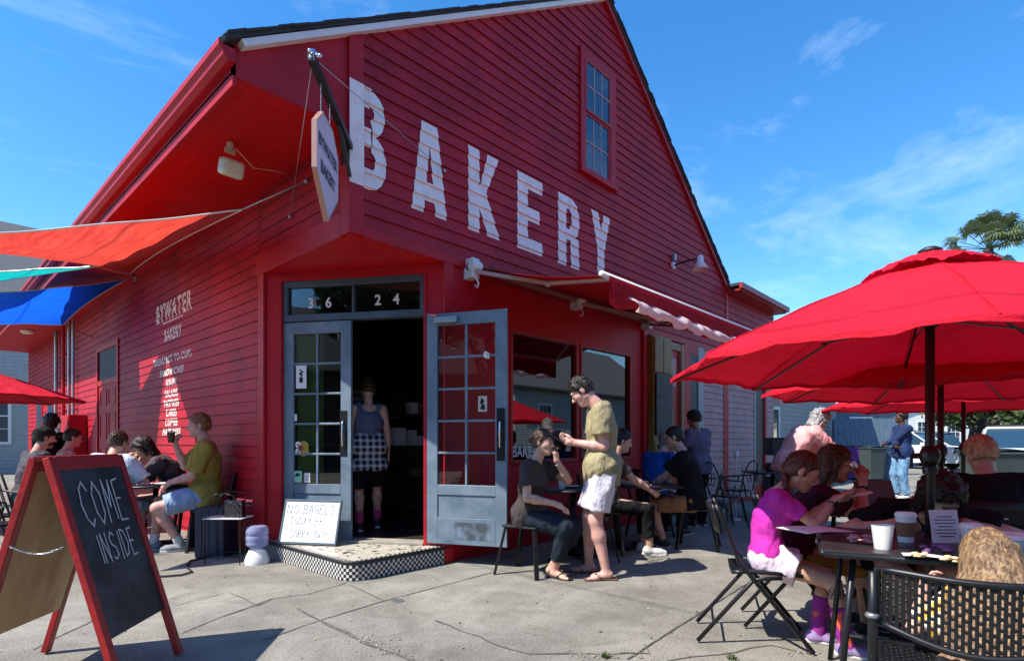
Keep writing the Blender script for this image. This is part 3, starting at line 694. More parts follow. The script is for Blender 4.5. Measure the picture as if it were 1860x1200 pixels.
mb = MB(); mb.prism([(-.025, .01), (.02, 0), (.025, .05), (0, .055), (.02, .09), (-.01, .12), (-.028, .07), (-.01, .05)], HG + UO * .585 + NO * .008 + Vector((0, 0, 1.505)), UO, (0, 0, 1), NO * .001); mb.build('card_print', M['black'], pc)
mb = MB(); bo(mb, .63, .66, 1.995, 2.05, .014, .03); mb.lathe([(.012, 0), (.02, .01), (.024, .04), (.018, .045), (.014, .06), (.0, .062)], tuple(HG + UO * .63 + NO * .035 + Vector((0, 0, 2.0))), 10); mb.build('white_figurine', M['white'], OL)
sc = MB(); bo(sc, st + .18, WO - st - .05, .25, .42, .0205, .0212); 
M['scuff'] = P('scuffed_paint', (.05, .065, .075), .6, color2=(0.16, 0.22, 0.29), vscale=9, vsharp=(.4, .62))
sc.build('scuff', M['scuff'], OL)
# threshold
th = MB(); chbox(th, DL, DR, .16, .195, -.18, .03); th.build('threshold', P('worn_wood', (.30, .27, .22), .7, var=.25, vscale=6, stretch=(1, 1, 1)), BLD, bevel=.004)
# shop windows on the front
def window(x0, x1, z0, z1, name='window'):
    f = MB(); t = .035
    f.box(x0, -.012, z0, x0 + t, .10, z1); f.box(x1 - t, -.012, z0, x1, .10, z1); f.box(x0 + t, -.012, z1 - t, x1 - t, .10, z1); f.box(x0 + t, -.02, z0, x1 - t, .10, z0 + t + .01)
    F_ = f.build(name, M['redwood'], BLD, bevel=.003)
    p = MB(); p.box(x0 + t, .035, z0 + t, x1 - t, .041, z1 - t); p.build('pane', M['glassw'], F_)
    return F_
W1 = window(2.0, 3.26, .95, 2.46); W2 = window(3.32, 4.56, .95, 2.46)
mb = MB(); flat_text(mb, 'BAKERY', (2.06, .03, 1.03), (1, 0, 0), (0, 0, 1), .17, .85, .002, 'LEFT'); mb.build('window_lettering', M['white'], W1)
for (z0, z1) in ((1.95, 2.32), (1.30, 1.84)):
    mb = MB(); mb.box(2.05, .045, z0, 2.28, .048, z1); q = mb.build('poster', M['pinkpaper'], W1)
    mb = MB(); cz = (z0 + z1) / 2
    mb.prism([(2.165 + .075 * math.cos(k), cz + .13 * math.sin(k)) for k in np.linspace(0, 6.0, 18)], (0, .0445, 0), (1, 0, 0), (0, 0, 1), (0, -.0015, 0))
    mb.build('poster_print', M['brickred'], q)
fw = MB(); fw.box(3.02, .14, .97, 3.24, .16, 2.44); fw.box(4.3, .14, .97, 4.54, .16, 2.44); fw.build('inner_frame', M['wood'], BLD)
# gable window
gx0, gx1, gz0_, gz1_ = 3.28, 4.10, 4.70, 6.26
f = MB()
f.box(gx0, -.045, gz0_, gx0 + .09, 0, gz1_); f.box(gx1 - .14, -.045, gz0_, gx1, 0, gz1_); f.box(gx0 + .09, -.045, gz1_ - .11, gx1 - .14, 0, gz1_); f.box(gx0 - .02, -.07, gz0_ - .05, gx1 + .02, 0, gz0_ + .02)
GW = f.build('window', M['red2'], BLD, bevel=.004)
def sash(z0, z1, y):
    x0, x1 = gx0 + .09, gx1 - .14; f = MB(); t = .035
    f.box(x0, y, z0, x0 + t, y + .03, z1); f.box(x1 - t, y, z0, x1, y + .03, z1); f.box(x0 + t, y, z0, x1 - t, y + .03, z0 + t); f.box(x0 + t, y, z1 - t, x1 - t, y + .03, z1)
    f.build('sash', M['redwood'], GW)
    g_ = MB()
    for i in (1, 2): x = x0 + t + (x1 - x0 - 2 * t) * i / 3; g_.box(x - .009, y + .006, z0 + t, x + .009, y + .024, z1 - t)
    z = (z0 + z1) / 2; g_.box(x0 + t, y + .004, z - .009, x1 - t, y + .022, z + .009)
    g_.build('muntins', P('peeling_grey_paint', (.42, .30, .30), .7, var=.3, vscale=30), GW)
    p = MB(); p.box(x0 + t - .002, y + .012, z0 + t - .002, x1 - t + .002, y + .016, z1 - t + .002); p.build('pane', P('blue_reflecting_pane', (.02, .05, .10), .05, spec=1.0), GW)
sash(5.47, gz1_ - .115, -.050); sash(gz0_ + .02, 5.47, -.034)
# ---- painted lettering on the gable, cut on the boards
def Q(*p): return list(p)
def arc(cx, cz, r0x, r0z, r1x, r1z, a0, a1, n=8):
    out = []
    for i in range(n):
        a, b = R_(a0 + (a1 - a0) * i / n), R_(a0 + (a1 - a0) * (i + 1) / n)
        out.append([(cx + r0x * math.cos(a), cz + r0z * math.sin(a)), (cx + r1x * math.cos(a), cz + r1z * math.sin(a)), (cx + r1x * math.cos(b), cz + r1z * math.sin(b)), (cx + r0x * math.cos(b), cz + r0z * math.sin(b))])
    return out
def letter(c):
    """unit wide letters, box 0..1 x 0..1"""
    P_ = []
    if c == 'B':
        P_ += [Q((0, 0), (.38, 0), (.38, 1), (0, 1)), Q((.34, .8), (.55, .8), (.55, 1), (.34, 1)), Q((.34, .42), (.6, .42), (.6, .6), (.34, .6)), Q((.34, 0), (.6, 0), (.6, .2), (.34, .2))]
        P_ += arc(.55, .76, .13, .07, .43, .24, -75, 90); P_ += arc(.58, .28, .13, .09, .44, .28, -90, 82)
        P_ += [Q((.55, .8), (.55, .83), (.56, .83), (.56, .8))]
    if c == 'A':
        P_ += [Q((0, 0), (.33, 0), (.50, .76), (.28, 1)), Q((.67, 0), (1, 0), (.72, 1), (.50, .76)), Q((.28, 1), (.50, .76), (.72, 1)), Q((.28, .14), (.72, .14), (.66, .34), (.34, .34))]
    if c == 'K':
        P_ += [Q((0, 0), (.36, 0), (.36, 1), (0, 1)), Q((.64, 1), (1.02, 1), (.48, .40), (.33, .50)), Q((.46, .64), (.34, .32), (.64, 0), (1.06, 0)), Q((.3, .28), (.42, .42), (.42, .6), (.3, .55))]
    if c == 'E':
        P_ += [Q((0, 0), (.40, 0), (.40, 1), (0, 1)), Q((.36, .82), (1, .82), (1, 1), (.36, 1)), Q((.36, .41), (.88, .41), (.88, .59), (.36, .59)), Q((.36, 0), (1, 0), (1, .18), (.36, .18))]
    if c == 'R':
        P_ += [Q((0, 0), (.38, 0), (.38, 1), (0, 1)), Q((.33, .81), (.52, .83), (.52, 1), (.33, 1)), Q((.33, .38), (.6, .38), (.6, .54), (.33, .54))]
        P_ += arc(.53, .69, .11, .11, .49, .31, -80, 90); P_ += [Q((.60, 0), (1.0, 0), (.97, .44), (.56, .44))]
    if c == 'Y':
        P_ += [Q((.31, 0), (.69, 0), (.69, .5), (.31, .5)), Q((-.02, 1), (.35, 1), (.65, .48), (.31, .43)), Q((.65, 1), (1.02, 1), (.69, .43), (.35, .48))]
    return P_
zt, zb = 4.255, 3.385
for c, x0, x1 in (('B', -.03, .34), ('A', .63, 1.06), ('K', 1.35, 1.79), ('E', 2.10, 2.54), ('R', 2.84, 3.27), ('Y', 3.55, 3.98)):
    zb_ = zb + (.04 if c in 'B' else 0) - (.02 if c == 'B' else 0)
    ps = [[(x0 + (x1 - x0) * a, zb_ + (zt + (.03 if c == 'B' else 0) - zb_) * b) for a, b in q] for q in letter(c)]
    flat = [q for q in ps if max(p[0] for p in q) <= .12]; rest = [q for q in ps if max(p[0] for p in q) > .12]
    lt = lay_on_siding(rest, (0, 0, 0), XB, NB, ZB, stack=True)
    for qi, q in enumerate(flat): lt.add([(p[0], -.0325 - qi * .0003, p[1]) for p in q], [tuple(range(len(q)))])
    lt.build('painted_letter', M['cream'], BLD)
# ---- painted menu on the side wall (reads towards decreasing y)
mt = []
def menu(txt, yc, zc, size, sx=1.0, off=0.006):
    for t_ in text2d(txt, size, 'CENTER', off, sx, 0, 1.22): mt.append([(-(yc - p[0]) * -1 if False else yc - p[0], zc + p[1]) for p in t_])
menu('BYWATER', 4.62, 2.96, .36, .80, .012)
menu('BAKERY', 4.62, 2.65, .23, .76, .008)
mt.append([(5.05, 2.905), (4.18, 2.905), (4.18, 2.925), (5.05, 2.925)])
for i, (s_, z) in enumerate((('BREAKFAST TO-CUPS', 2.33), ('SANDWICHES', 2.15), ('SOUPS', 1.995), ('SALADS', 1.84), ('PASTRIES', 1.70), ('CAKES', 1.565), ('COFFEE', 1.43), ('HAPPINESS', 1.30))):
    menu(s_, 4.68, z, .14, {0: 1.02, 1: 1.0}.get(i, .95), .004)
mb = lay_on_siding(mt, (0, 0, 0), YA, NA, ZA0, pd=.019)
mb.build('painted_menu', M['cream'], BLD)
# side door in the long wall
f = MB(); f.box(-.035, 7.50, .05, 0, 7.62, 3.02); f.box(-.035, 9.03, .05, 0, 9.15, 3.02); f.box(-.035, 7.62, 2.92, 0, 9.03, 3.02); f.box(-.03, 7.62, 2.27, -.002, 9.03, 2.36)
f.build('side_door_casing', M['red2'], BLD)
f = MB(); f.box(-.008, 7.62, .1, .0, 9.03, 2.27)
for (y0, y1) in ((7.75, 8.25), (8.4, 8.9)):
    for (z0, z1) in ((.3, 1.1), (1.25, 1.75), (1.88, 2.18)):
        f.box(-.02, y0, z0, -.0085, y0 + .03, z1); f.box(-.02, y1 - .03, z0, -.0085, y1, z1); f.box(-.02, y0 + .03, z0, -.0085, y1 - .03, z0 + .03); f.box(-.02, y0 + .03, z1 - .03, -.0085, y1 - .03, z1)
SDD = f.build('side_door', M['red'], BLD)
MB().box(-.012, 7.62, 2.36, -.006, 9.03, 2.92).build('side_transom_pane', P('dark_transom', (.02, .01, .012), .15, spec=.8), BLD)
# conduits and meter box further along the side
for i, (y, r, m) in enumerate(((11.0, .028, 'grey'), (11.45, .028, 'grey'), (12.1, .035, 'red2'), (13.0, .035, 'grey'))):
    mb = MB().tube([(-.08, y, .6 if i > 1 else 1.6), (-.08, y, 3.87)], r, 8)
    for z in (1.9, 2.6, 3.2): mb.box(-.09, y - r - .03, z, -.0, y + r + .03, z + .03)
    mb.build('conduit', M[m], BLD, smooth=True, angle=30)
mb = MB(); mb.box(-.32, 10.0, 0.0, -.02, 10.75, 1.75); mb.box(-.335, 10.03, .1, -.32, 10.36, 1.7); mb.box(-.335, 10.39, .1, -.32, 10.72, 1.7); mb.build('utility_cabinet', M['red2'], BLD, bevel=.006)
for i, y in enumerate((11.2, 11.7, 12.3)):
    mb = MB(); mb.box(-.17, y - .14, 1.25, -.02, y + .14, 1.75); mb.tube([(-.18, y, 1.6), (-.30, y, 1.6)], .10, 14); mb.build('meter', M['grey'], BLD, smooth=True, angle=30)
for y0, y1 in ((13.6, 14.6), (15.4, 16.4)):
    mb = MB(); mb.box(-.03, y0, .9, -.001, y1, 2.5); q = mb.build('side_window', M['red2'], BLD); MB().box(-.035, y0 + .12, 1.0, -.031, y1 - .12, 2.4).build('pane', M['carglass'], q)
# interior: dark room with counter and shelves
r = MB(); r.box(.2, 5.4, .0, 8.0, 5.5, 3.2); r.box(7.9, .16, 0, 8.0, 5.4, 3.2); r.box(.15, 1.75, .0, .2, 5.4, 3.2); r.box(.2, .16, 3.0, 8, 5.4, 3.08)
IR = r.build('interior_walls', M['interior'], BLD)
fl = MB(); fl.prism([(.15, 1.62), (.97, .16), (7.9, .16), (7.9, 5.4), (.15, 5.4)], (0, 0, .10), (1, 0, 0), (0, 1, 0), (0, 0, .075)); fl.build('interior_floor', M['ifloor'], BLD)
# ------------------------------------------------------------ things inside
c = empty('counter', 'dark wooden bakery counter seen through the open door', 'counter', (2.6, 3.4, .175), R_(-47))
mb = MB(); mb.box(-1.2, -.3, 0, 1.2, .3, .95); mb.build('cabinet', P('dark_counter_wood', (.05, .03, .02), .5, var=.3), c)
MB().box(-1.25, -.34, .951, 1.25, .34, .99).build('worktop', M['wood'], c)
mb = MB(); mb.box(-.3, -.15, .99, .05, .12, 1.25); o = mb.build('till', P('till_grey', (.25, .25, .26), .4), None, bevel=.01); o.parent = None
o.location = c.location; o.rotation_euler = c.rotation_euler; tag(o, 'grey till standing on the counter inside the doorway', 'till')
sg = empty('framed_sign', 'small framed paper sign with two dark lines hanging inside the doorway', 'sign', (1.71, 2.62, 1.80), R_(-47))
MB().box(-.17, -.01, -.12, .17, .01, .12).build('frame', M['tanwood'], sg)
mb = MB(); mb.box(-.14, -.013, -.095, .14, -.0105, .095); mb.build('paper', P('cream_paper', (.4, .33, .24), .7), sg)
mb = MB(); flat_text(mb, 'OPEN', (0, -.0145, .01), (1, 0, 0), (0, 0, 1), .09, 1, .003); flat_text(mb, 'INSIDE', (0, -.0145, -.075), (1, 0, 0), (0, 0, 1), .075, 1, .003); mb.build('sign_lettering', M['interior'], sg)
mb = MB().tube([(0, 0, .12), (0, 0, 1.02)], .004, 5); mb.build('hanging_wire', M['grey'], sg)
rr = random.Random(5)
for i in range(4):
    x, y = (2.3, 4.9, 5.6, 3.4)[i], (2.4, 2.9, 1.9, 4.2)[i]
    s_ = empty('shelf_rack', ['steel shelf rack with white boxes left of the shop window interior', 'tall shelf rack with boxes deep inside the shop', 'shelf rack with boxes near the right shop window', 'shelf rack against the rear wall inside the shop'][i], 'shelf', (x, y, .175), R_(15 * i))
    mb = MB()
    for z in (.5, .95, 1.4, 1.85): mb.box(-.5, -.18, z, .5, .18, z + .02)
    for a in (-.5, .48):
        for b in (-.18, .16): mb.box(a, b, 0, a + .02, b + .02, 1.95)
    mb.build('rack_frame', M['blackpl'], s_)
    for z in (.52, .97, 1.42):
        xx = -.42
        while xx < .35:
            w_ = rr.uniform(.08, .2); h_ = rr.uniform(.1, .3)
            b_ = MB().box(xx, -.12, z + .002, xx + w_, .12, z + h_)
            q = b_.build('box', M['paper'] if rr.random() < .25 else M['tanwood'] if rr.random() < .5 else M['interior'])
            q.location = s_.location; q.rotation_euler = s_.rotation_euler
            tag(q, 'small box standing among others on the racks inside the shop', 'box', 'boxes on the racks inside the shop')
            xx += w_ + rr.uniform(.02, .12)
# ------------------------------------------------------------ step with checker tiles
st = empty('tiled_step', 'low entrance step with a rounded corner edged in black and white checker tiles', 'step', (0, 0, 0))
rc = .16; pl = [(0.02, 1.70)]
pl.append((-.02, 1.70))
a0 = Vector((-.02, rc)); 
pl.append((-.02, rc))
for i in range(1, 9):
    a = math.pi + (math.pi / 2) * i / 8; pl.append((-.02 + rc + rc * math.cos(a), -.02 + rc + rc * math.sin(a)))
pl += [(1.10, -.02), (1.10, .02)]
top = .175
per = [0]
for p, q in zip(pl[:-1], pl[1:]): per.append(per[-1] + math.hypot(q[0] - p[0], q[1] - p[1]))
# risers: real small tiles
ts = .0262; tb, tw = MB(), MB()
def at_s(s_):
    for i in range(len(pl) - 1):
        if s_ <= per[i + 1] or i == len(pl) - 2:
            f = (s_ - per[i]) / max(1e-6, per[i + 1] - per[i]); p = Vector((pl[i][0] + (pl[i + 1][0] - pl[i][0]) * f, pl[i][1] + (pl[i + 1][1] - pl[i][1]) * f, 0))
            d = Vector((pl[i + 1][0] - pl[i][0], pl[i + 1][1] - pl[i][1], 0)).normalized(); return p, d
ncol = int(per[-1] / ts)
rr = random.Random(2)
for i in range(ncol):
    p, d = at_s((i + .5) * ts); n = Vector((d.y, -d.x, 0)) * -1
    if n.dot(Vector((p.x - .5, p.y - .8, 0))) < 0: n = -n
    for j in range(5):
        (tw if (i + j) % 2 else tb).obb(p + n * (.002 + rr.uniform(0, .0012)) + Vector((0, 0, .004 + (j + .5) * ts)), d * ts * .46, n * .003, Vector((0, 0, ts * .46)))
core = MB(); inner = [(p[0] * 1.0, p[1]) for p in pl] + [(1.10, .0), (1.0, .10), (.08, 1.62)]
core.prism([(max(p[0], -.02) , p[1]) for p in pl] + [(1.0, .12), (.06, 1.64)], (0, 0, 0), (1, 0, 0), (0, 1, 0), (0, 0, top - .012))
core.build('slab', P('grout', (.12, .115, .11), .9), st)
tb.build('black_tiles', P('black_tile', (.012, .012, .014), .3), st); tw.build('white_tiles', P('white_tile', (.62, .60, .56), .3, var=.1, vscale=20), st)
nz_ = MB(); nz_.tube([Vector((p[0], p[1], top - .014)) for p in pl], .014, 8); nz_.build('nosing', M['blackpl'], st, smooth=True)
# tread tiles
tb, tw = MB(), MB(); ox = Vector((0, 0, 0))
def inside(x, y): return x > .0 and y > .0 and (y / 1.68 + x / 1.04) < 1.0 and not (x < rc - .02 and y < rc - .02 and math.hypot(x - rc + .02, y - rc + .02) > rc - .02)
q = .025; i = 0
x = -.0
nx = int(1.1 / q); ny = int(1.72 / q)
for i in range(nx):
    for j in range(ny):
        x, y = (i + .5) * q, (j + .5) * q
        if not inside(x, y): continue
        edge = x < .05 or y < .05
        c_ = Vector((x, y, top - .011 + rr.uniform(0, .0008)))
        if edge: (tw if (i + j) % 2 else tb).obb(c_, (q * .46, 0, 0), (0, q * .46, 0), (0, 0, .005)); continue
        k = (i + 2 * j) % 5
        # basket weave of 1x2 tiles
        bi, bj = i // 2, j // 2
        if (bi + bj) % 2 == 0:
            if i % 2 == 0: (tb if rr.random() < .10 else tw).obb(c_ + Vector((q / 2, 0, 0)), (q * .96, 0, 0), (0, q * .46, 0), (0, 0, .005))
        else:
            if j % 2 == 0: (tb if rr.random() < .16 else tw).obb(c_ + Vector((0, q / 2, 0)), (q * .46, 0, 0), (0, q * .96, 0), (0, 0, .005))
nw = len(tw.f); tw.add(tb.v, tb.f); o = tw.build('tread_tiles', P('cream_tile', (.56, .52, .42), .45, color2=(.40, .36, .28), vscale=14), st); o.data.materials.append(P('dark_tile', (.03, .03, .032), .4))
for i_, p_ in enumerate(o.data.polygons): p_.material_index = 1 if i_ >= nw else 0
# ------------------------------------------------------------ hanging sign at the corner
hsn = empty('hanging_sign', 'white pointed shop sign hanging from a black iron bracket at the building corner', 'sign', (0, 0, 0))
dg_ = Vector((-1, -1, 0)).normalized()
c0 = Vector((-.02, -.02, 0)); A = lambda s_, z: c0 + dg_ * s_ + Vector((0, 0, z))
mb = MB(); mb.bar(A(.0, 3.70), A(1.04, 3.76), .05, .05); mb.bar(A(.0, 3.45), A(.35, 3.70), .03, .03)
mb.box(-.03, -.032, 3.58, .10, -.024, 3.84); mb.box(-.035, -.03, 3.58, -.025, .10, 3.84); mb.build('bracket', M['black'], hsn)
mb = MB(); e = A(1.0, 3.80)
rr = random.Random(9)
for i in range(9): mb.ball(tuple(e + Vector((rr.uniform(-.04, .04), rr.uniform(-.04, .04), rr.uniform(-.05, .03)))), .014)
mb.tube([e - Vector((0, 0, .06)), e + Vector((0, 0, .03))], .02, 8); mb.build('finial', M['chrome'], hsn, smooth=True)
pf = [(-.27, 3.38), (-.12, 3.52), (.12, 3.52), (.27, 3.38), (.27, 3.06), (0, 2.80), (-.27, 3.06)]
sc_ = .70
bd = MB(); nb = Vector((-dg_.y, dg_.x, 0))
cs_ = A(sc_, 0) - nb * .015
bd.prism(pf, cs_, dg_, (0, 0, 1), nb * .03)
SB = bd.build('board', P('pale_sign_face', (.62, .60, .68), .4, var=.05), hsn, bevel=.003)
eg = MB(); pts = [cs_ + nb * .015 + dg_ * p[0] + Vector((0, 0, p[1])) for p in pf]; 
for a, b in zip(pts, pts[1:] + pts[:1]): eg.bar(a, b, .008, .036, up=nb)
eg.build('edge_frame', P('copper_edge', (.55, .30, .22), .35, .4), hsn)
for sgn in (1, -1):
    mb = MB(); oo = A(sc_, 0) + nb * .018 * sgn
    # letters run vertically down, as on the board
    flat_text(mb, 'BYWATER', oo + Vector((0, 0, 3.25)), dg_ * (1 if sgn < 0 else -1), (0, 0, 1), .125, .80, .003)
    flat_text(mb, 'BAKERY', oo + Vector((0, 0, 3.08)), dg_ * (1 if sgn < 0 else -1), (0, 0, 1), .125, .80, .003)
    mb.build('sign_lettering', P('navy_letter', (.02, .02, .06), .5), hsn)
for s_ in (.60, .82):
    mb = MB(); z = 3.73
    while z > 3.47: mb.tube([A(s_, z), A(s_ + .008, z - .012), A(s_, z - .024), A(s_ - .008, z - .012)], .003, 5, closed=True); z -= .02
    mb.build('chain', M['grey'], hsn, smooth=True)
e = A(1.0, 3.78)
for b in (Vector((1.02, -.03, 3.86)), Vector((-.03, 1.05, 3.40))):
    mb = MB().tube([e, b], .003, 5); mb.ball(tuple(b), .02); mb.build('guy_wire', M['grey'], hsn, smooth=True)
# ------------------------------------------------------------ soffit lamp and wall lamp
t = empty('speaker', 'ivory loudspeaker bracketed under the red eave above the awning sails', 'speaker', (-.60, 1.02, 3.88))
mb = MB(); mb.tube([(0, 0, 0), (0, 0, -.06)], .03, 10); mb.box(-.045, -.01, -.09, .045, .01, -.05); mb.build('mount', M['ivory'], t)
mb = MB(); mb.prism([(-.09, -.06), (.09, -.06), (.11, .07), (-.11, .07)], (0, -.07, -.17), (1, 0, 0), (0, .85, .3), (0, .05, -.14)); mb.build('housing', M['ivory'], t, bevel=.03)
mb = MB(); mb.tube([(.05, .0, -.03), (.25, .1, -.10), (.45, .12, -.05), (.60, .15, -.02)], .004, 5); mb.build('cable', M['ivory'], t, smooth=True)
t = empty('round_soffit_lamp', 'small white round lamp under the far end of the red eave', 'lamp', (-.55, 13.5, 3.88))
MB().lathe([(.14, 0), (.14, -.03), (.11, -.08), (.0, -.1)], (0, 0, 0), 16).build('shade', M['white'], t, smooth=True)
t = empty('wall_lamp', 'white gooseneck barn lamp on the red gable near the roof edge', 'lamp', (5.80, -.02, 4.02))
MB().tube([(0, 0, 0), (0, -.03, 0)], .055, 14).build('wall_plate', M['white'], t, smooth=True, angle=40)
mb = MB(); mb.tube([(0, -.02, 0), (.02, -.18, .03), (.04, -.34, .04), (.05, -.42, .03)], .015, 8); mb.build('arm', M['black'], t, smooth=True)
mb = MB(); mb.lathe([(.03, .10), (.045, .08), (.05, .0), (.13, -.12), (.12, -.12), (.04, -.0)], (.05, -.44, -.02), 18, cap=False); mb.build('lamp_shade', M['white'], t, smooth=True)
MB().box(-.03, -.05, .08, .03, -.0, .18).build('sensor', M['grey'], t)
# ------------------------------------------------------------ folding-arm awning
aw = empty('awning', 'maroon retractable awning with folding arms and a pale ruffled front edge', 'awning', (0, 0, 0))
ax0, ax1, ay, az, wz = 1.40, 5.05, -1.64, 2.60, 3.0
def cloth(u, v):
    x = ax0 + .02 + (ax1 - ax0 - .04) * u; y = -.08 + (ay + .08) * v
    z = wz + (az - wz) * v - .05 * math.sin(math.pi * v) * (1 + .2 * math.sin(u * 9)) ; return (x, y, z)
MB().grid(cloth, 40, 14).build('cloth', M['awn'], aw, smooth=True, solid=.003)
MB().tube([(ax0 - .05, ay, az), (ax1, ay, az)], .024, 10).build('front_bar', M['white'], aw, smooth=True)
MB().tube([(ax0 - .1, -.08, wz - .02), (ax1, -.08, wz - .02)], .045, 10).build('roller', P('maroon_tube', (.25, .07, .06), .5), aw, smooth=True)
def val(u, v):
    x = ax0 + .02 + (ax1 - ax0 - .04) * u
    return (x, ay - .035 + .015 * math.sin(u * 31) * v, az - .01 - (.23 + .02 * math.sin(u * 40)) * v - .05 * v * u)
MB().grid(val, 90, 5).build('valance', M['awn'], aw, smooth=True)
rr = random.Random(3)
def ruf(u, v):
    x = ax0 + .30 + (ax1 - ax0 - .32) * u; k = math.sin(u * 95 + 2 * math.sin(u * 17)); h = .09 + .012 * math.sin(u * 60)
    return (x, ay - .045 - .11 * math.sin(v * 2.4) + .022 * k * v, az - .15 - (h + .04) * v - .05 * u + .014 * math.sin(u * 47) + .012 * k)
MB().grid(ruf, 260, 6).build('ruffle', M['awnlight'], aw, smooth=True)
mb = MB().add([(ax0 + .02, ay - .05, az - .03), (ax0 + .05, ay - .05, az - .26), (ax0 + .30, ay - .06, az - .20), (ax0 + .12, ay - .06, az - .10)], [(0, 1, 2, 3)]); mb.build('torn_corner', M['awn'], aw)
for x0, xk, x1 in ((ax0 - .05, ax0 + .10, ax0 + .12), (3.15, 3.9, 3.2), (4.9, 4.2, 4.95)):
    a = Vector((x0, -.10, 2.93)); e = Vector((x1, ay + .02, az - .01)); k = Vector((xk + .12, -.85, 2.72))
    mb = MB(); mb.bar(a, k, .05, .035); mb.bar(k, e, .042, .03); mb.ball(tuple(k), .035); mb.build('folding_arm', P('pink_grey_arm', (.50, .30, .28), .4, .2), aw)
    mb = MB(); mb.box(x0 - .05, -.13, 2.86, x0 + .05, -.0, 3.06); mb.tube([(x0 - .06, -.12, 2.98), (x0 + .06, -.12, 2.98)], .055, 10); mb.tube([(x0, -.13, 2.86), (x0, -.17, 2.80), (x0, -.15, 2.76), (x0, -.11, 2.79)], .010, 6); mb.build('bracket', M['whiteplastic'], aw, bevel=.004)
# ------------------------------------------------------------ order window: cabinet with chalkboard, wooden door
cb = empty('mustard_cabinet', 'mustard yellow cabinet with drawers beside the takeaway door', 'cabinet', (5.0, -.02, 0))
mb = MB(); mb.box(.0, -.10, .15, .56, .02, 2.8); mb.build('carcass', M['yellow'], cb, bevel=.004)
mb = MB()
for (x0, x1, z0, z1) in ((.02, .27, 2.25, 2.76), (.29, .54, 2.25, 2.76), (.02, .54, 1.05, 1.22), (.02, .54, .25, 1.0)): MB().box(x0, -.118, z0, x1, -.10, z1).build('panel', M['yellow'], cb, bevel=.004)
pass
mb = MB()
for z in (.90, .72): mb.box(.12, -.125, z, .46, -.118, z + .07)
mb.build('label_cards', M['ivory'], cb)
mb = MB(); mb.tube([(.10, -.12, 1.13), (.20, -.13, 1.13)], .03, 8); mb.ball((.38, -.125, 1.13), .018); mb.build('knobs', M['black'], cb)
ch_ = empty('order_chalkboard', 'black chalkboard with faint chalk words fixed to the mustard cabinet', 'chalkboard', (5.03, -.145, 1.30))
MB().box(0, -.012, 0, .50, .012, .93).build('slate', M['chalk'], ch_)
mb = MB(); hand(mb, 'ORDER', (.05, -.014, .70), (1, 0, 0), (0, 0, 1), .07, .10, .008); hand(mb, 'DONUTS', (.04, -.014, .53), (1, 0, 0), (0, 0, 1), .062, .09, .008, seed=3) if False else hand(mb, 'ORDERS', (.04, -.014, .53), (1, 0, 0), (0, 0, 1), .062, .09, .008, seed=3); hand(mb, 'HERE', (.09, -.014, .37), (1, 0, 0), (0, 0, 1), .07, .09, .008, seed=4)
mb.build('chalk_lettering', P('dim_chalk', (.22, .2, .19), .9), ch_)
dd = empty('takeaway_door', 'half open wooden door with paper notices at the takeaway entrance', 'door', (5.58, -.01, .1))
mb = MB(); mb.box(0, 0, 0, .09, .06, 2.70); mb.box(.52, -.02, 0, .62, .06, 2.70); mb.box(.09, -.01, 2.58, .52, .06, 2.70); mb.build('frame', M['tanwood'], dd, bevel=.004)
MB().box(.09, .03, 0, .52, .05, 2.58).build('door_leaf', M['redwood'], dd)
mb = MB(); mb.box(.13, .02, 2.0, .40, .029, 2.45); mb.box(.12, .02, 1.22, .30, .029, 1.62); mb.build('notices', P('cream_notice', (.45, .33, .28), .7), dd)
MB().box(.30, .01, .88, .42, .028, 1.05).build('switch_plate', M['ivory'], dd)
# ------------------------------------------------------------ shade sails
def sail(name, pts, m, label, sag=.25, bow=.12, ropes=()):
    s_ = empty(name, label, 'shade sail', tuple(pts[0])); o = Vector(pts[0]); P4 = [Vector(p) - o for p in pts]
    cen = sum(P4, Vector((0, 0, 0))) / 4
    def fn(u, v):
        p = P4[0] * (1 - u) * (1 - v) + P4[1] * u * (1 - v) + P4[2] * u * v + P4[3] * (1 - u) * v
        bu = 4 * u * (1 - u) * (abs(v - .5) * 2) ** 2; bv = 4 * v * (1 - v) * (abs(u - .5) * 2) ** 2
        p = p + (cen - p) * (bow * (bu + bv))
        p.z -= sag * 4 * u * (1 - u) * 4 * v * (1 - v) * .5 + .012 * math.sin(u * 20 + v * 9) * math.sin(v * 7)
        return p
    g_ = MB().grid(fn, 30, 30); g_.build('fabric', m, s_, smooth=True)
    ed = MB()
    for f_ in (lambda t: fn(t, 0), lambda t: fn(t, 1), lambda t: fn(0, t), lambda t: fn(1, t)): ed.tube([f_(i / 24) for i in range(25)], .008, 5)
    ed.build('edge_cord', M['whiteplastic'] if 'blue' not in label else M['grey'], s_, smooth=True)
    for i, q in ropes: rp = MB(); rp.tube([P4[i], Vector(q) - o], .008, 5); rp.ball(tuple(Vector(q) - o), .025); rp.build('rope', M['grey'], s_, smooth=True)
    return s_
sail('shade_sail', [(-.40, 1.25, 3.41), (-.15, 6.26, 3.86), (-1.96, 3.82, 3.26), (-2.95, 2.3, 2.68)], M['orange'], 'translucent orange red shade sail stretched from the side wall, highest of the three', .16, .10, [(0, (-.02, .74, 3.65)), (1, (-.02, 6.4, 3.87))])
sail('shade_sail', [(-.15, 6.45, 3.81), (-.60, 8.7, 3.33), (-1.9, 11.0, 3.42), (-2.29, 6.35, 3.12)], M['blue'], 'bright blue shade sail, lowest of the three by the side wall', .12, .10, [(0, (-.02, 6.5, 3.84)), (1, (-.02, 9.6, 3.3))])
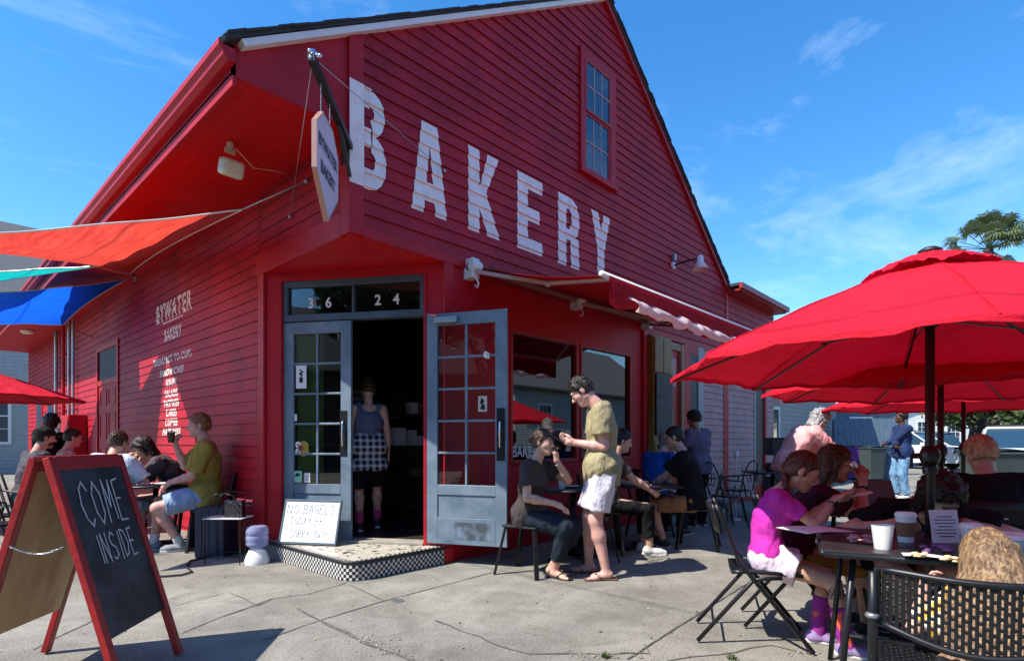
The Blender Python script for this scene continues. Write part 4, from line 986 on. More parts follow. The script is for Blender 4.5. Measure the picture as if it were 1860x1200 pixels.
sail('shade_sail', [(-.65, 4.97, 3.62), (-2.1, 9.15, 3.76), (-3.2, 8.0, 3.6), (-2.2, 6.3, 3.42)], M['teal'], 'narrow teal shade sail between the orange one and the blue one', .06, .05, [(0, (-.02, 6.45, 3.87))])
# ------------------------------------------------------------ signed distance volumes -> one continuous mesh
class Vol:
    def __init__(s, lo, hi, h):
        s.h = h; s.lo = np.array(lo, np.float32); n = np.ceil((np.array(hi) - s.lo) / h).astype(int) + 1
        s.n = n; s.g = np.full(n, 0.5, np.float32)
    def _blk(s, lo, hi, pad):
        a = np.maximum(0, np.floor((np.array(lo) - pad - s.lo) / s.h).astype(int)); b = np.minimum(s.n, np.ceil((np.array(hi) + pad - s.lo) / s.h).astype(int) + 1)
        if np.any(b <= a): return None, None
        ax = [s.lo[i] + s.h * np.arange(a[i], b[i], dtype=np.float32) for i in range(3)]
        return (slice(a[0], b[0]), slice(a[1], b[1]), slice(a[2], b[2])), np.meshgrid(*ax, indexing='ij', sparse=True)
    def _put(s, sl, d, k, sub=False):
        g = s.g[sl]
        if sub:
            d = -d
            if k > 0:
                m = np.maximum(k - np.abs(g - d), 0) / k; s.g[sl] = np.maximum(g, d) + m * m * k * .25
            else: s.g[sl] = np.maximum(g, d)
        else:
            if k > 0:
                m = np.maximum(k - np.abs(g - d), 0) / k; s.g[sl] = np.minimum(g, d) - m * m * k * .25
            else: s.g[sl] = np.minimum(g, d)
    def cap(s, a, b, ra, rb, k=.02, sub=False, cut=(), flat=None):
        a, b = np.array(a, float), np.array(b, float); r = max(ra, rb) * (1.0 if not flat else max(1.0, flat[1]))
        sl, X = s._blk(np.minimum(a, b) - r, np.maximum(a, b) + r, k + .02)
        if sl is None: return s
        ab = b - a; L2 = max(1e-9, ab @ ab)
        px, py, pz = X[0] - a[0], X[1] - a[1], X[2] - a[2]
        t = np.clip((px * ab[0] + py * ab[1] + pz * ab[2]) / L2, 0, 1)
        qx, qy, qz = px - t * ab[0], py - t * ab[1], pz - t * ab[2]
        if flat:      # flat = (unit vector of the wide axis, factor)
            w = np.array(flat[0]); f = 1 / flat[1] - 1; dw = (qx * w[0] + qy * w[1] + qz * w[2]) * f
            qx, qy, qz = qx + dw * w[0], qy + dw * w[1], qz + dw * w[2]
        d = np.sqrt(qx * qx + qy * qy + qz * qz) - (ra + (rb - ra) * t)
        for (p, n) in cut:      # keep the side the normal points away from
            d = np.maximum(d, (X[0] - p[0]) * n[0] + (X[1] - p[1]) * n[1] + (X[2] - p[2]) * n[2])
        s._put(sl, d, k, sub); return s
    def ell(s, c, r, A=None, k=.02, sub=False, cut=()):
        """ellipsoid, A = 3x3 with local axes as columns"""
        c = np.array(c, float); R = max(r); sl, X = s._blk(c - R, c + R, k + .02)
        if sl is None: return s
        A = np.eye(3) if A is None else A
        p = [X[i] - c[i] for i in range(3)]
        q = [(p[0] * A[0, j] + p[1] * A[1, j] + p[2] * A[2, j]) / r[j] for j in range(3)]
        l = np.sqrt(q[0] ** 2 + q[1] ** 2 + q[2] ** 2)
        g = np.sqrt((q[0] / r[0]) ** 2 + (q[1] / r[1]) ** 2 + (q[2] / r[2]) ** 2) + 1e-6
        d = l * (l - 1) / g
        for (pp, n) in cut: d = np.maximum(d, (X[0] - pp[0]) * n[0] + (X[1] - pp[1]) * n[1] + (X[2] - pp[2]) * n[2])
        s._put(sl, d, k, sub); return s
    def plane(s, p, n):
        ax = [s.lo[i] + s.h * np.arange(s.n[i], dtype=np.float32) for i in range(3)]; X = np.meshgrid(*ax, indexing='ij', sparse=True)
        s.g = np.maximum(s.g, (X[0] - p[0]) * n[0] + (X[1] - p[1]) * n[1] + (X[2] - p[2]) * n[2]).astype(np.float32); return s
    def ripple(s, amp, f=14.0, seed=0, dirv=(1, 1, 1)):
        rr = np.random.RandomState(seed); ax = [s.lo[i] + s.h * np.arange(s.n[i], dtype=np.float32) for i in range(3)]; X = np.meshgrid(*ax, indexing='ij', sparse=True)
        tot = 0
        for i in range(4):
            v = rr.uniform(-1, 1, 3) * np.array(dirv); v /= np.linalg.norm(v) + 1e-6; w = rr.uniform(-1, 1, 3) * f * .4; ff = f * (1 + .7 * i)
            tot = tot + np.sin((X[0] * v[0] + X[1] * v[1] + X[2] * v[2]) * ff + 1.6 * np.sin(X[0] * w[0] + X[1] * w[1] + X[2] * w[2] + i)) / (1 + .5 * i)
        s.g = s.g + (amp * .5 * tot).astype(np.float32); return s
    def mesh(s):
        g = s.g; sg = g < 0
        c = np.zeros(tuple(np.array(g.shape) - 1), np.int8)
        for i in (0, 1):
            for j in (0, 1):
                for k in (0, 1): c += sg[i:g.shape[0] - 1 + i, j:g.shape[1] - 1 + j, k:g.shape[2] - 1 + k]
        act = (c > 0) & (c < 8); idx = np.argwhere(act)
        if len(idx) == 0: return np.zeros((0, 3)), np.zeros((0, 4), int)
        vid = np.full(act.shape, -1, np.int32); vid[act] = np.arange(len(idx))
        acc = np.zeros((len(idx), 3)); cnt = np.zeros(len(idx))
        cor = [(i, j, k) for i in (0, 1) for j in (0, 1) for k in (0, 1)]
        for a in range(8):
            for b in range(a + 1, 8):
                d = np.abs(np.array(cor[a]) - np.array(cor[b]))
                if d.sum() != 1: continue
                ga = g[idx[:, 0] + cor[a][0], idx[:, 1] + cor[a][1], idx[:, 2] + cor[a][2]]; gb = g[idx[:, 0] + cor[b][0], idx[:, 1] + cor[b][1], idx[:, 2] + cor[b][2]]
                m = (ga < 0) != (gb < 0); t = np.where(m, ga / np.where(m, ga - gb, 1), 0)
                p = np.array(cor[a])[None] + t[:, None] * (np.array(cor[b]) - np.array(cor[a]))[None]
                acc[m] += p[m]; cnt[m] += 1
        V = (idx + acc / cnt[:, None]) * s.h + s.lo
        F = []
        for ax_ in range(3):
            o1, o2 = [(1, 2), (2, 0), (0, 1)][ax_]
            n = list(g.shape); sl0 = [slice(1, n[i] - 1) for i in range(3)]; sl0[ax_] = slice(0, n[ax_] - 1); sl1 = list(sl0); sl1[ax_] = slice(1, n[ax_])
            A_, B_ = sg[tuple(sl0)], sg[tuple(sl1)]; e = np.argwhere(A_ != B_)
            if len(e) == 0: continue
            off = np.array([1, 1, 1]); off[ax_] = 0; e0 = e + off
            inside = A_[tuple(e.T)]
            d1 = np.zeros(3, int); d1[o1] = 1; d2 = np.zeros(3, int); d2[o2] = 1
            q = np.stack([vid[tuple((e0 - d1 - d2).T)], vid[tuple((e0 - d2).T)], vid[tuple(e0.T)], vid[tuple((e0 - d1).T)]], 1)
            q[~inside] = q[~inside][:, ::-1]; F.append(q)
        F = np.concatenate(F); F = F[(F >= 0).all(1)]
        return V, F
def npmesh(name, parts, m, parent=None, smooth=True):
    vs, fs, k = [], [], 0
    for v, f in parts:
        if len(v) == 0: continue
        vs.append(v); fs.append(f + k); k += len(v)
    if not vs: return None
    V = np.concatenate(vs); F = np.concatenate(fs)
    me = bpy.data.meshes.new(name); me.vertices.add(len(V)); me.vertices.foreach_set('co', V.astype(np.float32).ravel())
    me.loops.add(len(F) * 4); me.loops.foreach_set('vertex_index', F.astype(np.int32).ravel())
    me.polygons.add(len(F)); me.polygons.foreach_set('loop_start', np.arange(0, len(F) * 4, 4, dtype=np.int32)); me.polygons.foreach_set('loop_total', np.full(len(F), 4, np.int32))
    me.update(calc_edges=True); me.polygons.foreach_set('use_smooth', [smooth] * len(F)); me.materials.append(m)
    o = bpy.data.objects.new(name, me); COL.objects.link(o)
    if parent: o.parent = parent
    return o
def N_(v): v = np.array(v, float); return v / (np.linalg.norm(v) + 1e-9)
def ik(root, tgt, l1, l2, hint):
    root, tgt = np.array(root, float), np.array(tgt, float); d = tgt - root; L_ = np.linalg.norm(d)
    if L_ > (l1 + l2) * .995: d = d / L_ * (l1 + l2) * .995; L_ = (l1 + l2) * .995; tgt = root + d
    if L_ < abs(l1 - l2) + .02: L_ = abs(l1 - l2) + .02; tgt = root + N_(d) * L_; d = tgt - root
    u = d / L_; a = (l1 * l1 - l2 * l2 + L_ * L_) / (2 * L_); h = math.sqrt(max(0, l1 * l1 - a * a))
    n = np.array(hint, float); n = n - u * (n @ u); n = N_(n)
    return root + u * a + n * h, tgt
SKIN = {}
def skin(name, c):
    if name not in SKIN: SKIN[name] = P('skin_' + name, c, 0.5, var=0.17, vscale=20, bump=0.05, bscale=120, spec=0.35)
    return SKIN[name]
skin('light', (.56, .32, .235)); skin('pink', (.60, .33, .27)); skin('tan', (.42, .225, .14)); skin('dark', (.09, .045, .03))
def cloth(name, c, **k):
    kk = dict(rough=.85, var=.12, vscale=10, bump=.9, bscale=8, bdist=.05, stretch=(1.3, 1.3, .75), spec=.15); kk.update(k)
    return P(name, c, **kk)
def hair(name, c, c2=None, st=(1, 1, .25)):
    return P(name, c, .42, color2=c2 or tuple(x * 2.2 for x in c), vscale=60, stretch=st, bump=.7, bscale=110, spec=.4, detail=4, vsharp=(.40, .72))
H_ = {'dark': hair('dark_hair', (.012, .008, .006)), 'brown': hair('brown_hair', (.045, .022, .012), (.11, .06, .035)), 'auburn': hair('auburn_hair', (.06, .018, .010), (.15, .05, .028)),
      'ginger': hair('sandy_hair', (.16, .07, .028), (.32, .16, .07)), 'blond': hair('strawberry_blond_hair', (.42, .25, .14), (.70, .50, .32)), 'grey': hair('grey_hair', (.16, .15, .15), (.62, .60, .60)), 'child': hair('long_honey_hair', (.10, .055, .028), (.44, .28, .14), (1.6, 1.6, .05))}
M['eye'] = P('eye_dark', (.015, .01, .008), .3); M['lips'] = P('lips', (.34, .11, .095), .5); M['sole'] = P('shoe_sole_white', (.65, .64, .62), .6)
M['lens'] = P('dark_lens', (.01, .01, .012), .1, spec=.8)

def person(label, t, lat, phi, group=None, z0=0.0, h=1.75, build=1.0, pelvis=None, lean=(5, 5), side=0, twist=0, neck=10, head=(0, 0, 0),
           hands=None, feet=None, elbows=None, knees=None, hand_dir=None, curl=(.5, .5), sk='light', top=None, bottom=None, shoes=None, socks=None,
           hair_=('dark', 'short'), vox=.011, extra=None, beard=None, glasses=None, skirt_flare=0, female=False, hw=None, fingerpose=None, no_feet=False, hsc=1.0):
    """figure facing +y in its own frame, right hand on +x. lengths scale with h. hands/feet: ((x,y,z) right, (x,y,z) left)"""
    s = h / 1.75; p0 = wp(t, lat, z0); phi = phi + math.degrees(math.atan2(lat, t))
    R = empty('person', label, 'person', tuple(p0), head_to(phi), group)
    pz = pelvis if pelvis else .94 * s
    PV = np.array([0, 0, pz]); la, lb = R_(lean[0]), R_(lean[1]); sd_ = R_(side)
    def up_(a): return N_([math.sin(sd_), math.sin(a) * math.cos(sd_), math.cos(a) * math.cos(sd_)])
    U1, U2 = up_(la), up_(lb)
    WA = PV + U1 * .13 * s; CHs = WA + U1 * .13 * s; NB_ = CHs + U2 * .24 * s          # waist, chest, neck base
    tw = R_(twist); SX = N_([math.cos(tw), math.sin(tw), -math.sin(sd_)]); SX = N_(SX - U2 * (SX @ U2)); FR = np.cross(U2, SX)        # across, forward
    HX = N_([1, 0, 0]); 
    sw = (.165 if female else .185) * s * build ** .5
    SH = [NB_ - U2 * .045 * s + SX * sw, NB_ - U2 * .045 * s - SX * sw]
    HP = [PV + HX * .088 * s * build ** .3 + np.array([0, 0, -.02 * s]), PV - HX * .088 * s * build ** .3 + np.array([0, 0, -.02 * s])]
    na = R_(lean[1] + neck); NT = NB_ + up_(na) * .10 * s; 
    # head frame
    yaw, pit, rol = [R_(a) for a in head]
    Rm = np.array(Matrix.Rotation(-yaw, 3, 'Z') @ Matrix.Rotation(-pit, 3, 'X') @ Matrix.Rotation(rol, 3, 'Y'))
    HA = Rm; hs_ = s * (1.0 if h > 1.45 else 1.08) * hsc
    HC = NT + HA @ np.array([0, .018, .105]) * hs_
    HL = lambda x, y, z: HC + HA @ (np.array([x, y, z]) * hs_)
    # limbs
    ua, fa = .285 * s, .25 * s; th_, sn_ = .43 * s, .42 * s
    if hands is None: hands = ((.22, .08, pz - .12 * s), (-.22, .08, pz - .12 * s))
    elbows = elbows or ((.6, -.6, -.4), (-.6, -.6, -.4))
    ft = feet or ((.10, .02, 0), (-.10, .02, 0)); knees = knees or ((.1, 1, 0), (-.1, 1, 0))
    EL_, WR, KN, AN = [], [], [], []
    for i in (0, 1):
        e, w = ik(SH[i], hands[i], ua, fa, elbows[i]); EL_.append(e); WR.append(w)
        k, a = ik(HP[i], (ft[i][0], ft[i][1], ft[i][2] + .085 * s), th_, sn_, knees[i]); KN.append(k); AN.append(a)
    allp = np.array([PV, NB_, HC] + SH + EL_ + WR + KN + AN); lo = allp.min(0) - .26; hi = allp.max(0) + .26
    B = build ** .5
    # --- body
    v = Vol(lo, hi, vox)
    def torso(v, inf, k=.05):
        bb = (B - 1) * .6
        v.cap(PV - HX * .065 * s, PV + HX * .065 * s, (.105 + bb * .1) * s * B + inf, (.105 + bb * .1) * s * B + inf, k)
        v.ell(WA + FR * .01 * s * 0, ((.135 if not female else .125) * s * B + inf, (.098 * s) * B * (1 + .35 * (B - 1)) + inf, .16 * s), np.stack([HX, N_(np.cross(U1, HX)), U1], 1), k)
        v.ell(CHs + U2 * .04 * s, (.158 * s * B + inf, .112 * s * B + inf, .185 * s + inf), np.stack([SX, FR, U2], 1), k)
        v.cap(SH[0] - SX * .03 * s, SH[1] + SX * .03 * s, .058 * s * B + inf, .058 * s * B + inf, k)
        if female: v.ell(CHs + U2 * .06 * s + FR * .085 * s, (.125 * s + inf * .5, .055 * s + inf, .07 * s), np.stack([SX, FR, U2], 1), .05)
    torso(v, -.012 if top else 0)
    v.cap(NB_ - up_(na) * .02, NT + HA @ np.array([0, .0, .02]), .062 * s * (1 if not female else .86), .053 * s * (1 if not female else .86), .035)
    for i in (0, 1):
        v.cap(SH[i], EL_[i], .050 * s * B, .038 * s * B, .03); m_ = EL_[i] * .7 + WR[i] * .3
        v.cap(EL_[i], m_, .037 * s * B, .040 * s * B, .02); v.cap(m_, WR[i], .040 * s * B, .026 * s, .02)
        v.cap(HP[i], KN[i], .088 * s * B, .056 * s * B, .05); m_ = KN[i] * .68 + AN[i] * .32
        bk_ = N_(np.cross(np.cross(KN[i] - HP[i], AN[i] - KN[i]), AN[i] - KN[i]))
        v.cap(KN[i], m_, .052 * s * B, .056 * s * B, .03); v.cap(m_, AN[i], .054 * s * B, .035 * s, .03)
    # feet
    FD = []
    for i in (0, 1):
        f = AN[i] - KN[i]; fd = np.array([0.0, 1, 0]); dv = ft[i][3] if len(ft[i]) > 3 else (0.12 if i == 0 else -.12)
        fd = N_([math.sin(dv), math.cos(dv), 0]); FD.append(fd)
        A0 = np.array([AN[i][0], AN[i][1], AN[i][2] - .04 * s]); v.cap(A0 - fd * .03 * s, A0 + fd * .10 * s + np.array([0, 0, -.018 * s]), .034 * s, .030 * s, .03, flat=(np.cross(fd, [0, 0, 1]), 1.25))
        if not shoes or shoes[0] == 'flip':
            for j in range(5):
                o_f = np.cross(fd, [0, 0, 1]) * (-.034 + .017 * j) * (1 if i == 0 else -1) * s * -1
                c0_ = A0 + fd * (.115 - .004 * j) * s + o_f + np.array([0, 0, -.026 * s]); v.cap(c0_ - fd * .02, c0_ + fd * (.045 - .005 * j) * s, .012 * s * (1.25 if j == 0 else .9), .011 * s * (1.25 if j == 0 else .85), .008)
    # head into same volume coarse (connected), fine version added
    hv = Vol(HC - .19 * hs_, HC + .19 * hs_, .0048 if vox < .013 else .007)
    def E_(c, r, k=.02, sub=False): hv.ell(HL(*c), tuple(q * hs_ for q in r), HA, k, sub)
    def C_(a, b, ra, rb, k=.02, sub=False): hv.cap(HL(*a), HL(*b), ra * hs_, rb * hs_, k, sub)
    E_((0, -.014, .032), (.074, .094, .084)); E_((0, .022, -.040), (.054, .066, .070), .035); E_((0, .060, -.088), (.028, .022, .022), .03)
    C_((-.046, .0, -.06), (0, .058, -.092), .022, .020, .03); C_((.046, .0, -.06), (0, .058, -.092), .022, .020, .03)
    C_((-.032, .074, .024), (.032, .074, .024), .012, .012, .02)
    C_((-.03, .062, -.022), (-.045, .04, -.03), .016, .016, .03); C_((.03, .062, -.022), (.045, .04, -.03), .016, .016, .03)
    for x in (-.030, .030): E_((x, .090, .004), (.015, .012, .010), .012, True)
    C_((0, .080, .010), (0, .108, -.026), .008, .0125, .012); C_((-.012, .096, -.030), (.012, .096, -.030), .0075, .0075, .008)
    C_((-.018, .083, -.058), (.018, .083, -.058), .0065, .0065, .008); C_((-.015, .081, -.069), (.015, .081, -.069), .0075, .0075, .008)
    for x in (-.028, .028): E_((x, .080, .003), (.014, .011, .0105), .006)
    for x in (-1, 1): E_((x * .076, -.010, -.008), (.010, .020, .031), .008); 
    nk = NT + (NB_ - NT) * .5
    hv.cap(NB_ + (NT - NB_) * .1, NT + HA @ np.array([0, .0, .02]), .062 * s * (1 if not female else .86), .053 * s * (1 if not female else .86), .035)
    # hands
    parts = [v.mesh(), hv.mesh()]
    hd = hand_dir or (None, None); FT = []
    for i in (0, 1):
        fdv = N_(WR[i] - EL_[i]); 
        if hd[i] is not None: d = N_(hd[i][0]); pn = N_(hd[i][1])
        else: d = fdv; pn = N_([(-1 if i == 0 else 1), 0, -.3])
        pn = N_(pn - d * (pn @ d)); sx = np.cross(d, pn) * (1 if i == 0 else -1)      # palm normal pn, thumb side = sx
        c = curl[i]; hh = .95 * s if h > 1.5 else .9 * s
        gv = Vol(WR[i] - .17 * hh, WR[i] + .21 * hh, .0042 if vox < .013 else .006)
        gv.cap(WR[i] - fdv * .05 * s, WR[i], .0265 * s + .001, .026 * s, .0)
        gv.cap(WR[i], WR[i] + d * .065 * hh, .024 * hh, .028 * hh, .015, flat=(sx, 1.25)); 
        gv.cap(WR[i] + d * .04 * hh + sx * .018 * hh, WR[i] + d * .08 * hh - sx * .01 * hh, .018 * hh, .018 * hh, .02)
        tips = []
        for j in range(4):
            b0 = WR[i] + d * (.088 - .004 * abs(j - 1)) * hh + sx * (.030 - .0195 * j) * hh; ln = (.042, .046, .043, .034)[j] * hh
            a1 = c * 1.0 + .06 * j; d1 = N_(d * math.cos(a1) + pn * math.sin(a1)); a2 = c * 2.3 + .05 * j; d2 = N_(d * math.cos(a2) + pn * math.sin(a2)); a3 = c * 3.0; d3 = N_(d * math.cos(a3) + pn * math.sin(a3))
            p1 = b0 + d1 * ln; p2 = p1 + d2 * ln * .62; p3 = p2 + d3 * ln * .5
            gv.cap(b0 - d * .012, p1, .0098 * hh, .0088 * hh, .006); gv.cap(p1, p2, .0088 * hh, .0080 * hh, .003); gv.cap(p2, p3, .0080 * hh, .0068 * hh, .003); tips.append(p3)
        b0 = WR[i] + d * .025 * hh + sx * .030 * hh; d1 = N_(d * .75 + sx * .75 + pn * .3); p1 = b0 + d1 * .040 * hh; d2 = N_(d * .9 + sx * .15 + pn * .5 * (c + .3)); p2 = p1 + d2 * .045 * hh
        gv.cap(b0, p1, .0145 * hh, .0115 * hh, .012); gv.cap(p1, p2, .0112 * hh, .0085 * hh, .004)
        parts.append(gv.mesh()); FT.append((WR[i] + d * .09 * hh + pn * .03 * hh, d, pn, sx))
    body = npmesh('body', parts, SKIN[sk], R)
    # --- face details
    eb = MB()
    for x in (-.029, .029):
        q = HL(x, .0905, .003); eb.obb(q, HA @ np.array([.0105, 0, 0]) * hs_, HA @ np.array([0, .0022, 0]) * hs_, HA @ np.array([0, 0, .0024]) * hs_)
        q = HL(x, .0865, .0235); 
    eb.build('eyes', M['eye'], R, bevel=.001)
    hm = H_.get(hair_[0], H_['dark'])
    if hair_[1] != 'cap':
        eb = MB()
        for x in (-.03, .03): eb.obb(HL(x, .0865, .024), HA @ np.array([.015, -.003 * np.sign(x), 0]) * hs_, HA @ np.array([0, .003, 0]) * hs_, HA @ np.array([0, 0, .0028]) * hs_)
        eb.build('eyebrows', hm, R, bevel=.001)
    lm = MB(); lm.obb(HL(0, .0895, -.0635), HA @ np.array([.017, 0, 0]) * hs_, HA @ np.array([0, .0018, 0]) * hs_, HA @ np.array([0, 0, .0042]) * hs_); lm.build('lips', M['lips'], R, bevel=.002)
    # --- hair
    kind = hair_[1]
    hb = Vol(HC - (.26 if kind not in ('long', 'braid') else .34) * hs_, HC + .26 * hs_, .006 if vox < .013 else .009)
    if kind in ('long', 'braid'): hb = Vol(HC - np.array([.34, (.62 if kind == 'long' else .36), (1.0 if kind == 'long' else .52)]) * hs_, HC + (.34 if kind == 'long' else .24) * hs_, .0065)
    def hl(p, n): return (HL(*p), HA @ N_(n))
    vol_ = {'short': .010, 'crop': .006, 'messy': .020, 'curly': .032, 'afro': .05, 'bob': .022, 'long': .012, 'braid': .008, 'bun': .008, 'pony': .008, 'cap': .006, 'receding': .008}[kind]
    cutf = hl((0, .066, .050), (0, .70, -.72)) if kind != 'receding' else hl((0, .045, .06), (0, .72, -.70))
    low = hl((0, 0, -.055 if kind not in ('bob', 'curly', 'afro', 'long') else -.10), (0, 0, -1))
    hb.ell(HL(0, -.016, .034), tuple((q + vol_) * hs_ for q in (.075, .095, .086)), HA, .0, cut=(cutf, low))
    hb.ell(HL(0, -.030, .0), tuple((q + vol_ * .9) * hs_ for q in (.073, .080, .080)), HA, .01, cut=(hl((0, -.012, 0), (0, 1, 0)), low))
    for x in (-1, 1): hb.cap(HL(x * .070, .012, .03), HL(x * .071, .010, -.012), .010 * hs_ + vol_ * .4, .007 * hs_, .01)
    rr = random.Random(hash(label) % 1000 if False else sum(map(ord, label)))
    if kind in ('messy', 'curly', 'afro', 'short', 'bob'):
        n_ = {'messy': 46, 'curly': 110, 'afro': 130, 'short': 30, 'bob': 40}[kind]
        for i in range(n_):
            a, e = rr.uniform(0, 6.28), rr.uniform(-.25, 1.5)
            x, y, z = math.cos(a) * math.cos(e), math.sin(a) * math.cos(e), math.sin(e)
            if y > .25 and z < .55: continue
            k_ = vol_ * rr.uniform(.5, 1.15); r_ = {'curly': .020, 'afro': .022}.get(kind, .011)
            c1 = HL(x * (.075 + k_ - .004), -.016 + y * (.094 + k_ - .004), .034 + z * (.085 + k_ - .004)); c2 = c1 + (HA @ np.array([rr.uniform(-1, 1), rr.uniform(-1, 1), rr.uniform(-.9, .4)])) * .022 * hs_
            hb.cap(c1, c2, r_ * hs_, r_ * .5 * hs_, .006)
    if kind in ('bob', 'curly'):
        for a in np.linspace(-2.6, -.5, 12): hb.cap(HL(math.cos(a) * .08, math.sin(a) * .09, .0), HL(math.cos(a) * .095, math.sin(a) * .095, -.12 - rr.uniform(0, .03)), .024 * hs_, .016 * hs_, .02)
        for x in (-1, 1): hb.cap(HL(x * .08, .01, .03), HL(x * .088, .0, -.10), .020 * hs_, .014 * hs_, .02)
    if kind == 'braid':
        hb.cap(HL(0, -.09, -.03), HL(.05, -.07, -.10), .028 * hs_, .024 * hs_, .02)
        pts = [HL(.05, -.075, -.09), HL(.075, -.03, -.14), HL(.085, .03, -.21), HL(.085, .055, -.28), HL(.08, .065, -.36), HL(.075, .07, -.43)]
        for a, b in zip(pts[:-1], pts[1:]):
            for f in (0, .5): c_ = a * (1 - f) + b * f; hb.ell(c_, (.021 * hs_, .019 * hs_, .030 * hs_), None, .004)
    if kind == 'bun': hb.ell(HL(0, -.125, .01), (.034 * hs_, .032 * hs_, .034 * hs_), HA, .01)
    if kind == 'pony': hb.cap(HL(0, -.11, .04), HL(0, -.145, -.06), .022 * hs_, .014 * hs_, .01)
    if kind == 'long':
        for a in np.linspace(-3.0, -.14, 20):
            ca_, sa_ = math.cos(a), math.sin(a); p_ = [HL(ca_ * .080, -.018 + sa_ * .098, .03), HL(ca_ * .096, -.02 + sa_ * .112, -.08)]
            for base, wx, dy, dz in ((NB_, .125, -.115, 0.0), (CHs, .155, -.165, 0), (WA, .175, -.185, 0), (PV, .175, -.20, rr.uniform(-.06, .02))):
                p_.append(base + SX * ca_ * wx * s * 1.45 + np.array([0, dy * s * 1.35 - .01 + abs(ca_) ** 2 * .05, dz]) + np.array([rr.uniform(-.012, .012), rr.uniform(-.012, .012), 0]))
            for q_ in range(len(p_) - 1): hb.cap(p_[q_], p_[q_ + 1], (.027 - q_ * .0012) * hs_, (.026 - q_ * .0018) * hs_, .010)
        hb.ripple(.0035, 150, 3, (1, 1, .05)); hb.ripple(.003, 50, 8, (1, 1, .10))
    if kind != 'none':
        if kind not in ('long',): hb.ripple(.004 if kind != 'crop' else .002, 120, 5)
        hv_, hf_ = hb.mesh(); ho = npmesh('hair', [(hv_, hf_)], hm if kind != 'cap' else H_[hair_[0]], R)
        if len(hf_) and t < 8.5 and kind != 'long':
            fn_ = np.cross(hv_[hf_[:, 2]] - hv_[hf_[:, 0]], hv_[hf_[:, 3]] - hv_[hf_[:, 1]]); ok_ = np.argwhere(np.linalg.norm(fn_, axis=1) > 1e-9)[:, 0]
            rs = np.random.RandomState(len(label)); ns = {'long': 9000, 'curly': 900, 'messy': 800, 'afro': 900}.get(kind, 650); pk = ok_[rs.randint(0, len(ok_), ns)]
            sv_, sf_ = [], []
            for j in pk:
                c_ = hv_[hf_[j]].mean(0); n_ = N_(fn_[j]); fl_ = (np.array([0, 0, -1.0]) if kind in ('long', 'bob', 'curly') or c_[2] < HC[2] else (HA @ np.array([rs.uniform(-.5, .5), -.9, .1]))) + rs.uniform(-.35, .35, 3) * (.16 if kind == 'long' else 1)
                fl_ = N_(fl_ - n_ * (fl_ @ n_)); sd3 = np.cross(n_, fl_); ln_ = {'long': .038, 'crop': .012, 'curly': .022}.get(kind, .021) * rs.uniform(.6, 1.2); w3 = .0016 if kind != 'long' else .0008
                k_ = len(sv_); sv_ += [c_ - sd3 * w3, c_ + sd3 * w3, c_ + fl_ * ln_ * .6 + n_ * .0025 + sd3 * w3, c_ + fl_ * ln_ * .6 + n_ * .0025 - sd3 * w3, c_ + fl_ * ln_ + n_ * rs.uniform(-.002, .006) + sd3 * .0004, c_ + fl_ * ln_ + n_ * .004 - sd3 * .0004]
                sf_ += [(k_, k_ + 1, k_ + 2, k_ + 3), (k_ + 3, k_ + 2, k_ + 4, k_ + 5)]
            st_ = npmesh('hair_strands', [(np.array(sv_), np.array(sf_))], hm, ho)
    if beard:
        bv = Vol(HC - .17 * hs_, HC + .17 * hs_, .0055)
        bv.ell(HL(0, .026, -.060), (.058 * hs_, .070 * hs_, .062 * hs_), HA, 0, cut=(hl((0, .05, -.042), (0, -.25, 1)), hl((0, .01, 0), (0, -1, -.2)))); bv.cap(HL(-.022, .088, -.046), HL(.022, .088, -.046), .007 * hs_, .007 * hs_, .004)
        bv.ell(HL(0, .094, -.063), (.017 * hs_, .02 * hs_, .010 * hs_), HA, 0, True); bv.ripple(.003, 140, 2)
        npmesh('beard', [bv.mesh()], H_[beard], R)
    if glasses:
        gm = MB()
        for x in (-1, 1):
            ring = [HL(x * .031 + .019 * math.cos(k), .100, .003 + .015 * math.sin(k)) for k in np.linspace(0, 2 * math.pi, 12, endpoint=False)]
            gm.tube(ring, .0018 if glasses == 'clear' else .003, 5, closed=True); gm.tube([HL(x * .050, .099, .008), HL(x * .078, .06, .010), HL(x * .082, -.01, .006)], .0022, 5)
        gm.tube([HL(-.013, .102, .006), HL(.013, .102, .006)], .0022, 5); go = gm.build('glasses', M['black'], R, smooth=True)
        if glasses == 'sun':
            lm = MB()
            for x in (-1, 1): lm.obb(HL(x * .031, .100, .003), HA @ np.array([.0195, 0, 0]) * hs_, HA @ np.array([0, .0015, 0]) * hs_, HA @ np.array([0, 0, .0145]) * hs_)
            lm.build('lenses', M['lens'], go, bevel=.003)
    # --- clothes
    if top:
        kind, mat_ = top[0], top[1]; inf = top[2] if len(top) > 2 else .012; sl_ = {'tee': .62, 'polo': .72, 'long': 1.25, 'tank': 0, 'half': .85}[kind]; hem = top[3] if len(top) > 3 else -.10
        cv = Vol(lo, hi, vox * .92)
        torso(cv, inf)
        if hem < -.01: cv.cap(PV - HX * .06 * s, PV + HX * .06 * s, .124 * s * B + inf, .124 * s * B + inf, .05)
        cv.cap(PV + U1 * .0, PV + U1 * hem * s + U1 * .03, .122 * s * B + inf, .130 * s * B + inf, .05, flat=(HX, 1.28))
        hp_ = PV + U1 * hem * s; cv.plane(hp_, -U1)
        # neckline
        cv.cap(NB_ + U2 * .0, NB_ + U2 * .12, .060 * s, .10 * s, .008, True)
